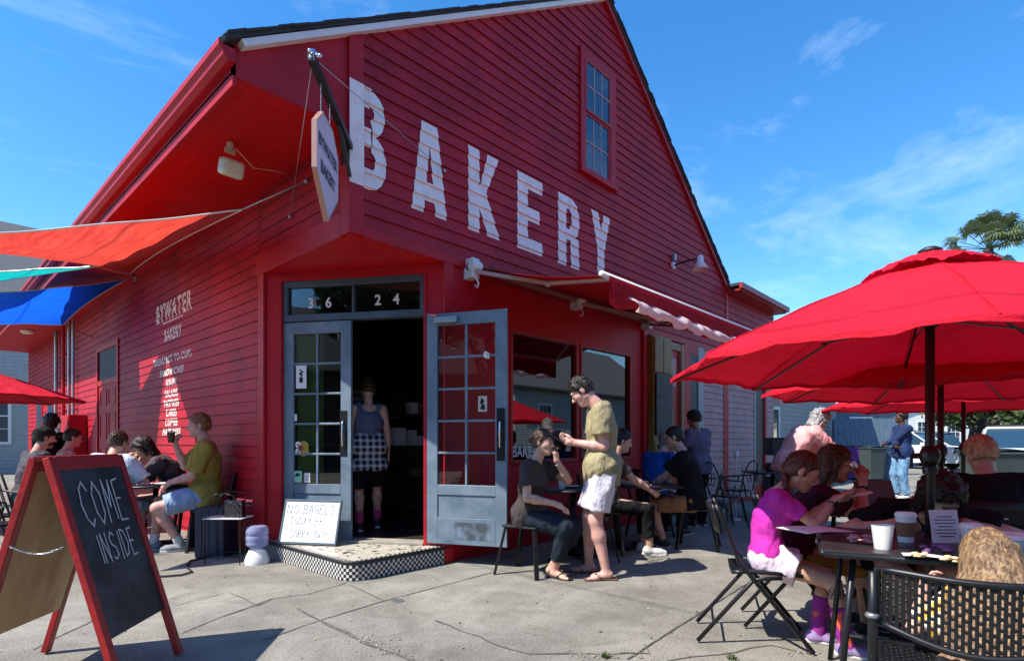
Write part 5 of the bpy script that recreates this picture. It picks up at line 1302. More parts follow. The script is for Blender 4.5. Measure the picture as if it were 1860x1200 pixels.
        if kind != 'tank':
            cv.cap(NB_ + FR * .06 * s + U2 * .03 * s, NB_ + FR * .12 * s + U2 * .02 * s, .045 * s, .05 * s, .01, True)
        else:
            cv.cap(NB_ - FR * .12, NB_ + FR * .2, .085 * s, .085 * s, .01, True)
            for i in (0, 1): cv.ell(SH[i] + U2 * -.03 + (SX if i == 0 else -SX) * .035, (.085, .16, .15), None, .01, True)
        if sl_:
            sv = .0
            for i in (0, 1):
                if sl_ <= 1:
                    e = SH[i] + (EL_[i] - SH[i]) * (sl_ + .12); c_ = SH[i] + (EL_[i] - SH[i]) * sl_; n_ = N_(EL_[i] - SH[i]); cv.cap(SH[i], e, .060 * s * B + inf, .054 * s * B + inf * 1.7, .025, cut=((c_, n_),))
                else:
                    cv.cap(SH[i], EL_[i], .058 * s * B + inf, .046 * s * B + inf * 1.1, .025); e = WR[i]; n_ = N_(WR[i] - EL_[i]); cv.cap(EL_[i], e, .046 * s * B + inf, .034 * s * B + inf * .8, .02, cut=((e - n_ * .01, n_),))
        cv.ripple(.0095 if kind in ('tee', 'polo') else .012, 16, sum(map(ord, label)) % 97, (1, 1, .6)); cv.ripple(.0048, 36, 7 + sum(map(ord, label)) % 13)
        to = npmesh(top[4] if len(top) > 4 else 'shirt', [cv.mesh()], mat_, R)
    if bottom:
        kind, mat_ = bottom[0], bottom[1]; inf = (bottom[2] if len(bottom) > 2 else .012) + .005
        cv = Vol(lo, hi, vox * .92)
        cv.cap(PV - HX * .06 * s, PV + HX * .06 * s, .108 * s * B + inf, .108 * s * B + inf, .04); cv.cap(PV, PV + U1 * .08 * s, .10 * s * B + inf, .098 * s * B + inf, .04, flat=(HX, 1.25))
        for i in (0, 1):
            fr_ = {'shorts': .82, 'long': 2, 'knee': 1.0, 'crop': 1.75, 'mini': .45}[kind]
            if fr_ <= 1:
                e = HP[i] + (KN[i] - HP[i]) * min(1, fr_ + .06); n_ = N_(KN[i] - HP[i]); cv.cap(HP[i], e, .094 * s * B + inf, (.094 + (.056 - .094) * fr_) * s * B + inf * 1.9, .035, cut=((HP[i] + (KN[i] - HP[i]) * fr_, n_),))
            else:
                cv.cap(HP[i], KN[i], .092 * s * B + inf, .062 * s * B + inf, .035); n_ = N_(AN[i] - KN[i]); f_ = fr_ - 1 if fr_ < 2 else .97; e = KN[i] + (AN[i] - KN[i]) * f_
                cv.cap(KN[i], e, .060 * s * B + inf, .046 * s * B + inf, .03, cut=((e, n_),))
        cv.plane(PV + U1 * (.115 if not top or (len(top) > 3 and top[3] > -.08) else .045) * s, U1)
        cv.ripple(.010 if fr_ <= 1 else .007, 17, 3 + sum(map(ord, label)) % 31, (1, 1, 1)); cv.ripple(.005, 40, 11)
        npmesh(bottom[3] if len(bottom) > 3 else ('shorts' if fr_ <= 1 else 'trousers'), [cv.mesh()], mat_, R)
    if socks:
        for i in (0, 1):
            cv = Vol(AN[i] - .22, AN[i] + .28, .007); a_ = AN[i] + (KN[i] - AN[i]) * socks[1]
            cv.cap(AN[i] + [0, 0, -.03], a_, .037 * s + .004, .037 * s + .012 * socks[1] / .3 + .004, .01); cv.ripple(.002, 60, 3)
            npmesh('sock', [cv.mesh()], socks[0], R)
    if shoes:
        for i in (0, 1):
            fd = FD[i]; A0 = np.array([AN[i][0], AN[i][1], AN[i][2] - .085 * s]); wd = np.cross(fd, [0, 0, 1])
            if shoes[0] == 'flip':
                mb = MB(); pr = [(-.050, -.085), (.0, -.1), (.030, -.06), (.036, .03), (.046, .12), (.036, .175), (.0, .19), (-.035, .17), (-.046, .10), (-.034, 0)]
                zb_ = -.0
                mb.prism([(a * s, b * s) for a, b in pr], A0 + np.array([0, 0, .0]), -wd * (1 if i == 0 else -1), fd, (0, 0, .018)); q = mb.build('sandal', shoes[1], R, bevel=.004)
                mb = MB(); to_ = A0 + fd * .135 * s + np.array([0, 0, .045]); 
                for sg_ in (-1, 1): mb.tube([to_ + np.array([0, 0, -.02]), to_ + wd * sg_ * .022 * s - fd * .045 * s + np.array([0, 0, .018]), A0 + wd * sg_ * .043 * s + fd * .045 * s + np.array([0, 0, .02])], .006, 6)
                mb.build('strap', shoes[2] if len(shoes) > 2 else M['black'], q, smooth=True)
            else:
                cv = Vol(A0 - .2, A0 + .34, .007)
                cv.cap(A0 - fd * .035 * s + [0, 0, .045 * s], A0 + fd * .11 * s + [0, 0, .036 * s], .043 * s, .037 * s, .02, flat=(wd, 1.12)); cv.cap(A0 + fd * .08 * s + [0, 0, .034 * s], A0 + fd * .155 * s + [0, 0, .03 * s], .038 * s, .030 * s, .02, flat=(wd, 1.2))
                cv.cap(A0 - fd * .01 * s + [0, 0, .05 * s], A0 - fd * .012 * s + [0, 0, .085 * s], .044 * s, .040 * s, .02); cv.plane(A0 + [0, 0, .018], (0, 0, -1)); cv.plane(A0 + [0, 0, .098 * s], (0, 0, 1))
                q = npmesh('shoe', [cv.mesh()], shoes[1], R)
                mb = MB(); pr = [(-.030, -.072), (0, -.082), (.030, -.072), (.038, .02), (.046, .11), (.036, .17), (.0, .188), (-.036, .17), (-.046, .11), (-.038, .02)]
                mb.prism([(a * s, b * s) for a, b in pr], A0 + np.array([0, 0, .001]), wd, fd, (0, 0, .026)); mb.build('sole', shoes[2] if len(shoes) > 2 else M['sole'], q, bevel=.006)
                if len(shoes) > 3:
                    mb = MB()
                    for j in range(4): c_ = A0 + fd * (.045 + .024 * j) * s + np.array([0, 0, (.088 - .009 * j) * s]); mb.tube([c_ - wd * .022, c_ + np.array([0, 0, .004]), c_ + wd * .022], .0035, 5)
                    mb.build('laces', shoes[3], q, smooth=True)
    ctx = dict(R=R, HL=HL, HA=HA, hs=hs_, HC=HC, WR=WR, EL=EL_, KN=KN, AN=AN, PV=PV, NB=NB_, SH=SH, FT=FT, s=s, U1=U1, U2=U2, SX=SX, FR=FR, HX=HX, HP=HP, B=B, lo=lo, hi=hi, rz=head_to(phi), p0=p0)
    def wld(p): c, sn = math.cos(ctx['rz']), math.sin(ctx['rz']); p = np.array(p); return Vector((p0.x + c * p[0] - sn * p[1], p0.y + sn * p[0] + c * p[1], p0.z + p[2]))
    ctx['w'] = wld
    return ctx
def held(name, label, cat, pos, rz, builder):
    o = builder; o.location = pos; o.rotation_euler = (0, 0, rz); tag(o, label, cat); return o
def band(ctx, name, c, ax, r, w, m):
    """watch or bracelet round a wrist"""
    ax = N_(ax); mb = MB(); u = N_(np.cross(ax, [.3, .2, .9])); v_ = np.cross(ax, u)
    mb.tube([c + (u * math.cos(k) + v_ * math.sin(k)) * r for k in np.linspace(0, 2 * math.pi, 14, endpoint=False)], w / 2, 6, closed=True); return mb.build(name, m, ctx['R'], smooth=True)
# ------------------------------------------------------------ the people
def at_px(u, t): return (u - 930) / FPX * t
def phone(pos, rz, tilt, label, m=None):
    mb = MB(); Rm = Matrix.Rotation(tilt, 3, 'X'); mb.obb((0, 0, 0), Rm @ Vector((.037, 0, 0)), Rm @ Vector((0, .075, 0)), Rm @ Vector((0, 0, .0045)))
    o = mb.build('phone', m or M['blackpl'], bevel=.003); o.location = pos; o.rotation_euler = (0, 0, rz); return tag(o, label, 'phone')
def food(pos, s, col, label, name='bread_roll'):
    mb = MB().ball((0, 0, 0), s, s * .8, s * .7, 12, 8); o = mb.build(name, P(name + '_crust', col, .7, var=.3, vscale=60), smooth=True); o.location = pos; return tag(o, label, 'food')
OLV = cloth('olive_tan_tee', (.33, .28, .155)); WHT = cloth('lilac_white_shorts', (.66, .62, .68)); CHAR = cloth('charcoal_tee', (.055, .045, .043)); BLK = cloth('black_cloth', (.010, .010, .012), var=.2)
NAV = cloth('navy_trousers', (.015, .022, .032)); KHK = cloth('tan_shorts', (.30, .16, .085)); BLU = cloth('royal_blue_polo', (.015, .10, .42)); LAV = cloth('dusty_lavender_tee', (.13, .12, .19))
PNK = cloth('light_pink_shirt', (.78, .36, .35)); DEN = cloth('pale_denim', (.16, .30, .46)); NVH = cloth('navy_hoodie', (.02, .035, .10)); MAG = cloth('magenta_tee', (.52, .035, .36)); PSH = cloth('white_pink_shorts', (.78, .58, .70), color2=(.85, .80, .84), vscale=8)
YOL = cloth('mustard_olive_shirt', (.33, .25, .05)); LBS = cloth('pale_blue_shirt', (.52, .62, .74)); BSH = cloth('light_blue_shorts', (.28, .38, .55)); GTE = cloth('grey_brown_tee', (.085, .07, .075)); CRM = cloth('cream_patterned_shirt', (.52, .44, .36), color2=(.10, .08, .08), vscale=22, vsharp=(.5, .56)); DKP = cloth('dark_patterned_shirt', (.030, .028, .036), color2=(.12, .11, .13), vscale=26)
WSH = P('white_mesh_shoe', (.5, .5, .5), .7); BSHOE = P('black_shoe', (.02, .02, .02), .6); GSH = P('grey_shoe', (.22, .24, .26), .7); VIO = P('violet_shoe', (.24, .19, .34), .7, color2=(.34, .20, .45), vscale=20); BRN = P('brown_leather', (.12, .06, .035), .6)
# 1 standing man
c1 = person('man standing with bowed head in olive tan tee and white shorts, looking at his phone', 5.02, .80, -97, h=1.83, lean=(0, 7), neck=34, head=(8, 42, 0), hands=((.05, .26, 1.20), (-.07, .24, 1.19)), elbows=((.5, -.7, -.6), (-.35, -.8, -.5)), feet=((.16, .10, 0, .25), (-.10, -.02, 0, -.15)),
       hand_dir=(((-.35, .95, .1), (-.6, -.3, .6)), ((.35, .95, .1), (.6, -.3, .6))), curl=(.55, .55), sk='pink', top=('tee', OLV, .026, -.16), bottom=('shorts', WHT, .022), shoes=('flip', BRN, BRN), hair_=('dark', 'short'))
phone(c1['w']([-.01, .40, 1.225]), c1['rz'], .5, 'black phone held in both hands by the standing man')
H_['dark2'] = hair('dark_brown_grey_hair', (.02, .014, .012), (.13, .11, .10))
# 2 seated woman
c2 = person('woman in charcoal tee and black trousers on a stool, eating with one hand', 5.15, .16, 120, h=1.66, female=True, pelvis=.55, lean=(4, 14), neck=14, head=(0, 6, 0), hands=((.10, .30, .665), (-.04, .255, 1.035)), elbows=((.5, -.5, -.8), (-.6, .4, -.9)), feet=((.02, .27, 0, .1), (-.06, .20, 0, 0)), knees=((.1, 1, .4), (-.1, 1, .4)),
       hand_dir=(((-.2, 1, -.35), (0, -.3, -1)), ((.1, -.1, 1), (.1, -1, 0))), curl=(.25, .75), sk='light', top=('tee', CHAR, .010, -.13), bottom=('crop', NAV, .014, 'trousers'), shoes=('flip', M['blackpl'], M['black']), hair_=('brown', 'bun'))
food(c2['w']([-.03, .265, 1.145]), .02, (.40, .22, .10), 'small piece of pastry in the fingers of the seated woman', 'pastry')
band(c2, 'bracelet', c2['WR'][1] + np.array([0, 0, -.03]), c2['WR'][1] - c2['EL'][1], .030, .006, M['chrome'])
# 3 doorway
PLD = plaid('navy_white_plaid', (.008, .010, .022), (.55, .55, .58), 4.4)
c3 = person('person in grey blue tank top with plaid shirt tied at the waist, inside the doorway', 6.55, -1.66, -8, z0=.18, h=1.76, female=True, lean=(0, 2), neck=8, head=(5, 8, 0), hands=((.23, .03, .80), (-.22, .10, .82)), feet=((.12, .14, .0, .1), (-.11, -.06, 0, -.1)), sk='light',
       top=('tank', cloth('grey_blue_tank', (.10, .12, .20)), .006, -.05), bottom=('knee', BLK, .022), shoes=('shoe', BSHOE, M['sole']), socks=(P('hot_pink_sock', (.75, .08, .20), .9, color2=(.3, .03, .10), vscale=40, stretch=(1, 1, 5)), .26), hair_=('brown', 'bun'))
v = Vol(c3['lo'], c3['hi'], .010); PV, s_ = c3['PV'], c3['s']
v.cap(PV + np.array([-.07, 0, .10]), PV + np.array([.07, 0, .10]), .115, .115, .04); v.cap(PV + np.array([-.08, -.02, .0]), PV + np.array([.08, -.02, 0]), .130, .130, .06); v.cap(PV + np.array([-.09, -.03, -.22]), PV + np.array([.09, -.03, -.22]), .135, .135, .06)
v.plane(PV + np.array([0, 0, -.24]), (0, .1, -1)); v.ripple(.007, 20, 3, (1, 1, .2)); npmesh('tied_plaid_shirt', [v.mesh()], PLD, c3['R'])
# 4 black polo
c4 = person('man in black polo, glasses and tan shorts seated in profile on a dark metal chair', 6.42, 2.04, -86, h=1.80, build=1.12, pelvis=.56, lean=(6, 16), neck=16, head=(0, 14, 0), hands=((.05, .50, .66), (-.05, .48, .65)), elbows=((.5, -.3, -1), (-.5, -.3, -1)), feet=((.10, .42, 0, 0), (-.12, .30, 0, 0)), sk='light', top=('polo', BLK, .020, -.12), bottom=('shorts', KHK, .020), shoes=('shoe', BSHOE, M['sole']), hair_=('dark', 'crop'), glasses='clear', beard=None)
phone(c4['w']([0, .60, .68]), c4['rz'], .3, 'dark phone held over the table by the man in black polo')
# 5 blue polo
c5 = person('person in royal blue polo with greying hair seated with their back to the pavement', 7.15, 1.78, 42, h=1.76, build=1.15, pelvis=.56, lean=(10, 26), neck=14, head=(38, 14, 0), hands=((.15, .42, .78), (-.15, .42, .78)), feet=((.12, .40, 0), (-.12, .38, 0)), sk='pink', top=('polo', BLU, .018, -.12), bottom=('long', NAV, .012), shoes=('shoe', BSHOE, M['sole']), hair_=('grey', 'receding'), vox=.013)
# 6 lavender
c6 = person('person with dark wavy hair in a dusty lavender tee standing at the takeaway door', 8.05, 2.66, -50, h=1.64, female=True, build=1.15, lean=(0, 6), neck=12, head=(-12, 12, 0), hands=((.1, .3, .98), (-.1, .3, .98)), sk='tan', top=('tee', LAV, .020, -.15), bottom=('long', BLK, .012), shoes=('shoe', BSHOE, M['sole']), hair_=('dark', 'messy'), vox=.013)
# 6b behind the standing man
c6b = person('person in dark clothes seated behind the standing man, reaching out with a phone', 6.15, 1.02, 84, h=1.72, pelvis=.55, lean=(6, 16), neck=10, head=(0, 18, 0), hands=((.05, .50, .66), (-.12, .40, .72)), elbows=((.5, -.3, -1), (-.5, -.3, -1)), feet=((.12, .45, 0), (-.12, .42, 0)), sk='light', top=('tee', CHAR, .015, -.12), bottom=('crop', BLK, .014, 'trousers'), shoes=('shoe', WSH, M['sole']), hair_=('dark', 'short'), vox=.013)
phone(c6b['w']([.02, .62, .69]), c6b['rz'], .2, 'pale phone held out by the person hidden behind the standing man', M['whiteplastic'])
# 7 pink shirt
c7 = person('person in light pink long sleeved shirt with curly grey hair, bending forward', 7.3, 3.58, 60, h=1.74, build=1.2, pelvis=.93, lean=(22, 44), neck=2, head=(0, 38, 0), hands=((.10, .72, .90), (-.1, .70, .92)), elbows=((.5, -.3, -.6), (-.5, -.3, -.6)), feet=((.12, .05, 0), (-.12, .0, 0)), sk='pink', top=('long', PNK, .030, -.14), bottom=('long', DEN, .016), shoes=('shoe', WSH, M['sole']), hair_=('grey', 'curly'), vox=.012)
mb = MB(); rr = random.Random(1)
for i in range(9): mb.ball((rr.uniform(-.06, .06), rr.uniform(-.04, .04), rr.uniform(-.02, .03)), .035, .03, .02, 7, 5)
o = mb.build('crumpled_napkin', M['paper'], smooth=True); o.location = c7['w']([0, .84, .90]); tag(o, 'crumpled white napkin in the hands of the person in pink', 'napkin')
# 8 hoodie
c8 = person('person in navy hoodie and light jeans standing with folded arms behind the umbrellas', 11.9, 8.22, -120, h=1.84, build=1.1, lean=(0, 0), neck=12, head=(15, -4, 0), hands=((-.16, .22, 1.12), (.16, .24, 1.16)), elbows=((.9, .1, -.5), (-.9, .1, -.5)), feet=((.12, .05, 0), (-.14, 0, 0)), sk='dark', top=('long', NVH, .024, -.12), bottom=('long', DEN, .016), shoes=('shoe', WSH, M['sole']), hair_=('dark', 'messy'), vox=.014)
# 9 girl
c9 = person('girl in magenta tee with a braid, seated on a folding chair looking at a phone', 3.42, 1.54, 84, h=1.42, female=True, build=.78, hsc=1.06, pelvis=.505, lean=(3, 18), neck=32, head=(4, 30, 0), hands=((.05, .36, .865), (-.04, .38, .865)), elbows=((.45, -.25, -1), (-.45, -.2, -1)), feet=((.14, .40, 0, .1), (-.05, .28, 0, 0)), knees=((.12, 1, .3), (-.1, 1, .3)),
       hand_dir=(((-.25, 1, .25), (-.4, -.1, .9)), ((.25, 1, .2), (.4, -.1, .9))), curl=(.35, .35), sk='light', top=('tee', MAG, .010, .01), bottom=('mini', PSH, .016), shoes=('shoe', VIO, M['sole'], P('magenta_lace', (.6, .05, .5), .8)), hair_=('auburn', 'braid'), vox=.009)
PSK = P('purple_orange_sock', (.30, .02, .27), .8, color2=(.85, .13, .05), vscale=9, vsharp=(.56, .60))
for i in (0, 1):
    cv = Vol(c9['AN'][i] - .2, c9['AN'][i] + .35, .006); a_ = c9['AN'][i] + (c9['KN'][i] - c9['AN'][i]) * .58
    cv.cap(c9['AN'][i] + [0, 0, -.03], a_, .037, .052, .01); n_ = N_(c9['KN'][i] - c9['AN'][i]); cv.plane(a_ + n_ * .01, n_); cv.ripple(.0018, 60, 3); q_ = npmesh('sock', [cv.mesh()], PSK, c9['R'])
    # fishnet leg above the sock
    mb = MB(); K, A_ = c9['KN'][i], c9['AN'][i]; n_ = N_(K - A_); x_ = N_(np.cross(n_, [0, 1, .1])); y_ = np.cross(n_, x_)
    for sg in (1, -1):
        for k in range(11):
            pts = [A_ + (K - A_) * (.58 + .40 * f) + (x_ * math.cos(k * .571 + sg * f * 2.2) + y_ * math.sin(k * .571 + sg * f * 2.2)) * (.0525 + .003 * f) * c9['s'] for f in np.linspace(0, 1, 7)]
            mb.tube(pts, .0016, 4)
    if i == 0: mb.build('fishnet_stocking', M['blackpl'], c9['R'])
phone(c9['w']([.0, .48, .895]), c9['rz'], .25, 'phone with a pale case held up by the girl in magenta', M['whiteplastic'])
wr = c9['WR'][0] - N_(c9['WR'][0] - c9['EL'][0]) * .035
band(c9, 'watch_band', wr, c9['WR'][0] - c9['EL'][0], .026, .008, M['blackpl'])
mb = MB(); f_ = N_(c9['WR'][0] - c9['EL'][0]); u_ = N_(np.cross(f_, [0, 0, 1])); mb.obb(wr + u_ * .028, f_ * .018, u_ * .004, np.cross(f_, u_) * .016); mb.build('watch', M['blackpl'], c9['R'], bevel=.003)
# 10 woman with glasses
c10 = person('woman with glasses and dark hair seated behind the girl, both hands raised to her mouth', 3.72, 1.84, 80, h=1.58, female=True, build=1.0, pelvis=.48, lean=(14, 28), neck=14, head=(6, 12, 0), hands=((.04, .40, .93), (-.06, .42, .95)), elbows=((.5, .1, -1), (-.5, .1, -1)), feet=((.12, .40, 0), (-.12, .40, 0)), hand_dir=(((-.35, .2, .9), (-.8, -.5, 0)), ((.35, .2, .9), (.8, -.5, 0))), curl=(.75, .75), sk='light', top=('tee', cloth('dark_plum_tee', (.06, .012, .03)), .014, -.12), bottom=('knee', cloth('mustard_shorts', (.32, .17, .03)), .02), shoes=('shoe', BSHOE, M['sole']), hair_=('brown', 'bob'), glasses='clear', vox=.010)
band(c10, 'watch_band', c10['WR'][0] - N_(c10['WR'][0] - c10['EL'][0]) * .03, c10['WR'][0] - c10['EL'][0], .031, .014, M['blackpl'])
# 11 black haired
c11 = person('person with thick black hair and black top slumped forward over the second umbrella table', 3.42, 2.34, 160, h=1.62, build=1.15, pelvis=.50, lean=(34, 60), neck=14, head=(-10, 40, 0), hands=((.2, .45, .76), (-.2, .42, .76)), elbows=((.9, .1, -.3), (-.9, .1, -.3)), feet=((.12, .4, 0), (-.12, .4, 0)), sk='light', top=('tee', BLK, .02, -.12), bottom=('long', BLK, .014), shoes=('shoe', BSHOE, M['sole']), hair_=('dark', 'curly'), vox=.012)
# 12 blond
c12 = person('person with tousled strawberry blond hair and black tee, back to the photographer', 3.68, 3.14, -14, h=1.68, build=1.25, pelvis=.50, lean=(14, 28), neck=6, head=(-12, 22, 0), hands=((.30, .30, .75), (-.30, .30, .75)), elbows=((.9, -.1, -.6), (-.9, -.1, -.6)), feet=((.15, .4, 0), (-.15, .4, 0)), sk='light', top=('tee', BLK, .02, -.14), bottom=('long', NAV, .014), shoes=('shoe', BSHOE, M['sole']), hair_=('blond', 'messy'), vox=.012)
# 13 child
c13 = person('child with very long honey blond hair in the perforated black chair', 1.80, 1.57, -8, h=1.10, hsc=1.22, female=True, pelvis=.42, lean=(30, 48), neck=0, head=(-14, 22, 0), hands=((.12, .30, .70), (-.20, .20, .66)), elbows=((.8, -.3, -.6), (-.8, -.3, -.6)), feet=((.10, .28, .12), (-.10, .28, .12)), sk='light', top=('half', cloth('yellow_patterned_top', (.75, .38, .05), color2=(.75, .70, .62), vscale=24, vsharp=(.5, .53)), .012, -.12), bottom=('knee', cloth('tan_leggings', (.40, .25, .2)), .01), shoes=('shoe', WSH, M['sole']), hair_=('child', 'long'), vox=.008)
# left group
c14 = person('man in mustard olive shirt and pale blue shorts drinking through a straw', 6.35, -3.44, -84, h=1.90, pelvis=.63, lean=(-4, 4), neck=16, head=(-6, 8, 0), hands=((.05, .30, 1.16), (-.10, .33, .76)), elbows=((.2, .1, -1), (-.5, -.4, -.6)), feet=((.12, .52, 0, 0), (-.06, .24, 0, 0)), sk='pink', hand_dir=(((-.2, .1, 1), (-.2, -.9, 0)), ((0, .8, -.6), (0, -.5, -.8))), curl=(.8, .3),
       top=('half', YOL, .030, -.14), bottom=('shorts', BSH, .022), shoes=('shoe', GSH, M['sole']), socks=(P('white_sock', (.6, .6, .6), .9), .14), hair_=('ginger', 'short'))
o = empty('drink_cup', 'dark iced drink with a straw held by the man in mustard shirt', 'cup', c14['w']([-.01, .335, 1.19]))
MB().lathe([(.030, 0), (.040, .11), (.041, .112)], (0, 0, 0), 18).build('cup', P('cola_cup', (.03, .014, .01), .15), o, smooth=True, angle=40); MB().lathe([(.043, .112), (.043, .12), (.03, .128), (.0, .13)], (0, 0, 0), 18).build('lid', M['clearpl'], o)
MB().tube([(0, 0, .06), (.012, -.008, .22)], .004, 6).build('straw', M['whiteplastic'], o)
c15 = person('person with long dark hair and grey brown tee bent over the side table', 6.80, -3.98, -82, h=1.76, build=1.1, pelvis=.55, lean=(20, 38), neck=12, head=(0, 34, 0), hands=((.04, .46, .93), (-.05, .44, .92)), elbows=((.6, .1, -1), (-.6, .1, -1)), feet=((.12, .45, 0), (-.12, .42, 0)), sk='light', hand_dir=(((-.3, .3, .8), (-.7, -.6, 0)), ((.3, .3, .8), (.7, -.6, 0))), curl=(.6, .6), top=('half', GTE, .024, -.12), bottom=('long', BLK, .014), shoes=('shoe', BSHOE, M['sole']), hair_=('dark', 'bob'))
food(c15['w']([0, .50, 1.05]), .04, (.5, .32, .16), 'sandwich held in both hands by the person with long dark hair', 'sandwich')
c16 = person('person in pale blue shirt with brown hair, seated with back turned', 6.0, -4.34, 36, h=1.72, build=1.05, pelvis=.55, lean=(10, 22), neck=12, head=(8, 16, 0), hands=((.16, .40, .78), (-.16, .38, .78)), elbows=((.8, -.2, -.8), (-.8, -.2, -.8)), feet=((.12, .40, 0), (-.12, .40, 0)), sk='light', top=('half', LBS, .028, -.14), bottom=('knee', BSH, .02), shoes=('shoe', WSH, M['sole']), hair_=('brown', 'short'))
c17 = person('man with dark sunglasses and cream patterned shirt seated further along the side wall', 7.9, -6.30, 84, h=1.80, pelvis=.55, lean=(4, 10), neck=12, head=(0, 10, 0), hands=((.1, .40, .78), (-.1, .40, .78)), feet=((.12, .40, 0), (-.12, .40, 0)), sk='pink', top=('half', CRM, .024, -.12), bottom=('long', NAV, .014), shoes=('shoe', BSHOE, M['sole']), hair_=('dark', 'crop'), glasses='sun', vox=.013)
c18 = person('bearded man in a dark flat cap and dark patterned shirt at the far left table', 6.75, -5.76, 72, h=1.80, pelvis=.55, lean=(4, 12), neck=12, head=(4, 10, 0), hands=((.1, .42, .78), (-.1, .40, .78)), feet=((.12, .40, 0), (-.12, .40, 0)), sk='light', top=('half', DKP, .024, -.12), bottom=('long', BLK, .014), shoes=('shoe', BSHOE, M['sole']), hair_=('dark', 'short'), beard='dark', vox=.012)
hv = Vol(c18['HC'] - .25, c18['HC'] + .25, .006); HL, HA, hs_ = c18['HL'], c18['HA'], c18['hs']
hv.ell(HL(0, -.010, .050), (.094 * hs_, .112 * hs_, .075 * hs_), HA, 0, cut=((HL(0, 0, .022), HA @ N_((0, .12, -1))),)); hv.ell(HL(0, .10, .038), (.066 * hs_, .065 * hs_, .010 * hs_), HA, .012)
npmesh('flat_cap', [hv.mesh()], cloth('black_cap_cloth', (.014, .016, .014)), c18['R'])
c19 = person('person with rounded black hair and black top standing behind the men at the side wall', 9.4, -7.68, 20, h=1.62, lean=(0, 4), neck=6, head=(0, 5, 0), hands=((.22, .1, .8), (-.22, .1, .8)), sk='dark', top=('long', BLK, .016, -.12), bottom=('long', BLK, .014), shoes=('shoe', BSHOE, M['sole']), hair_=('dark', 'afro'), vox=.014)
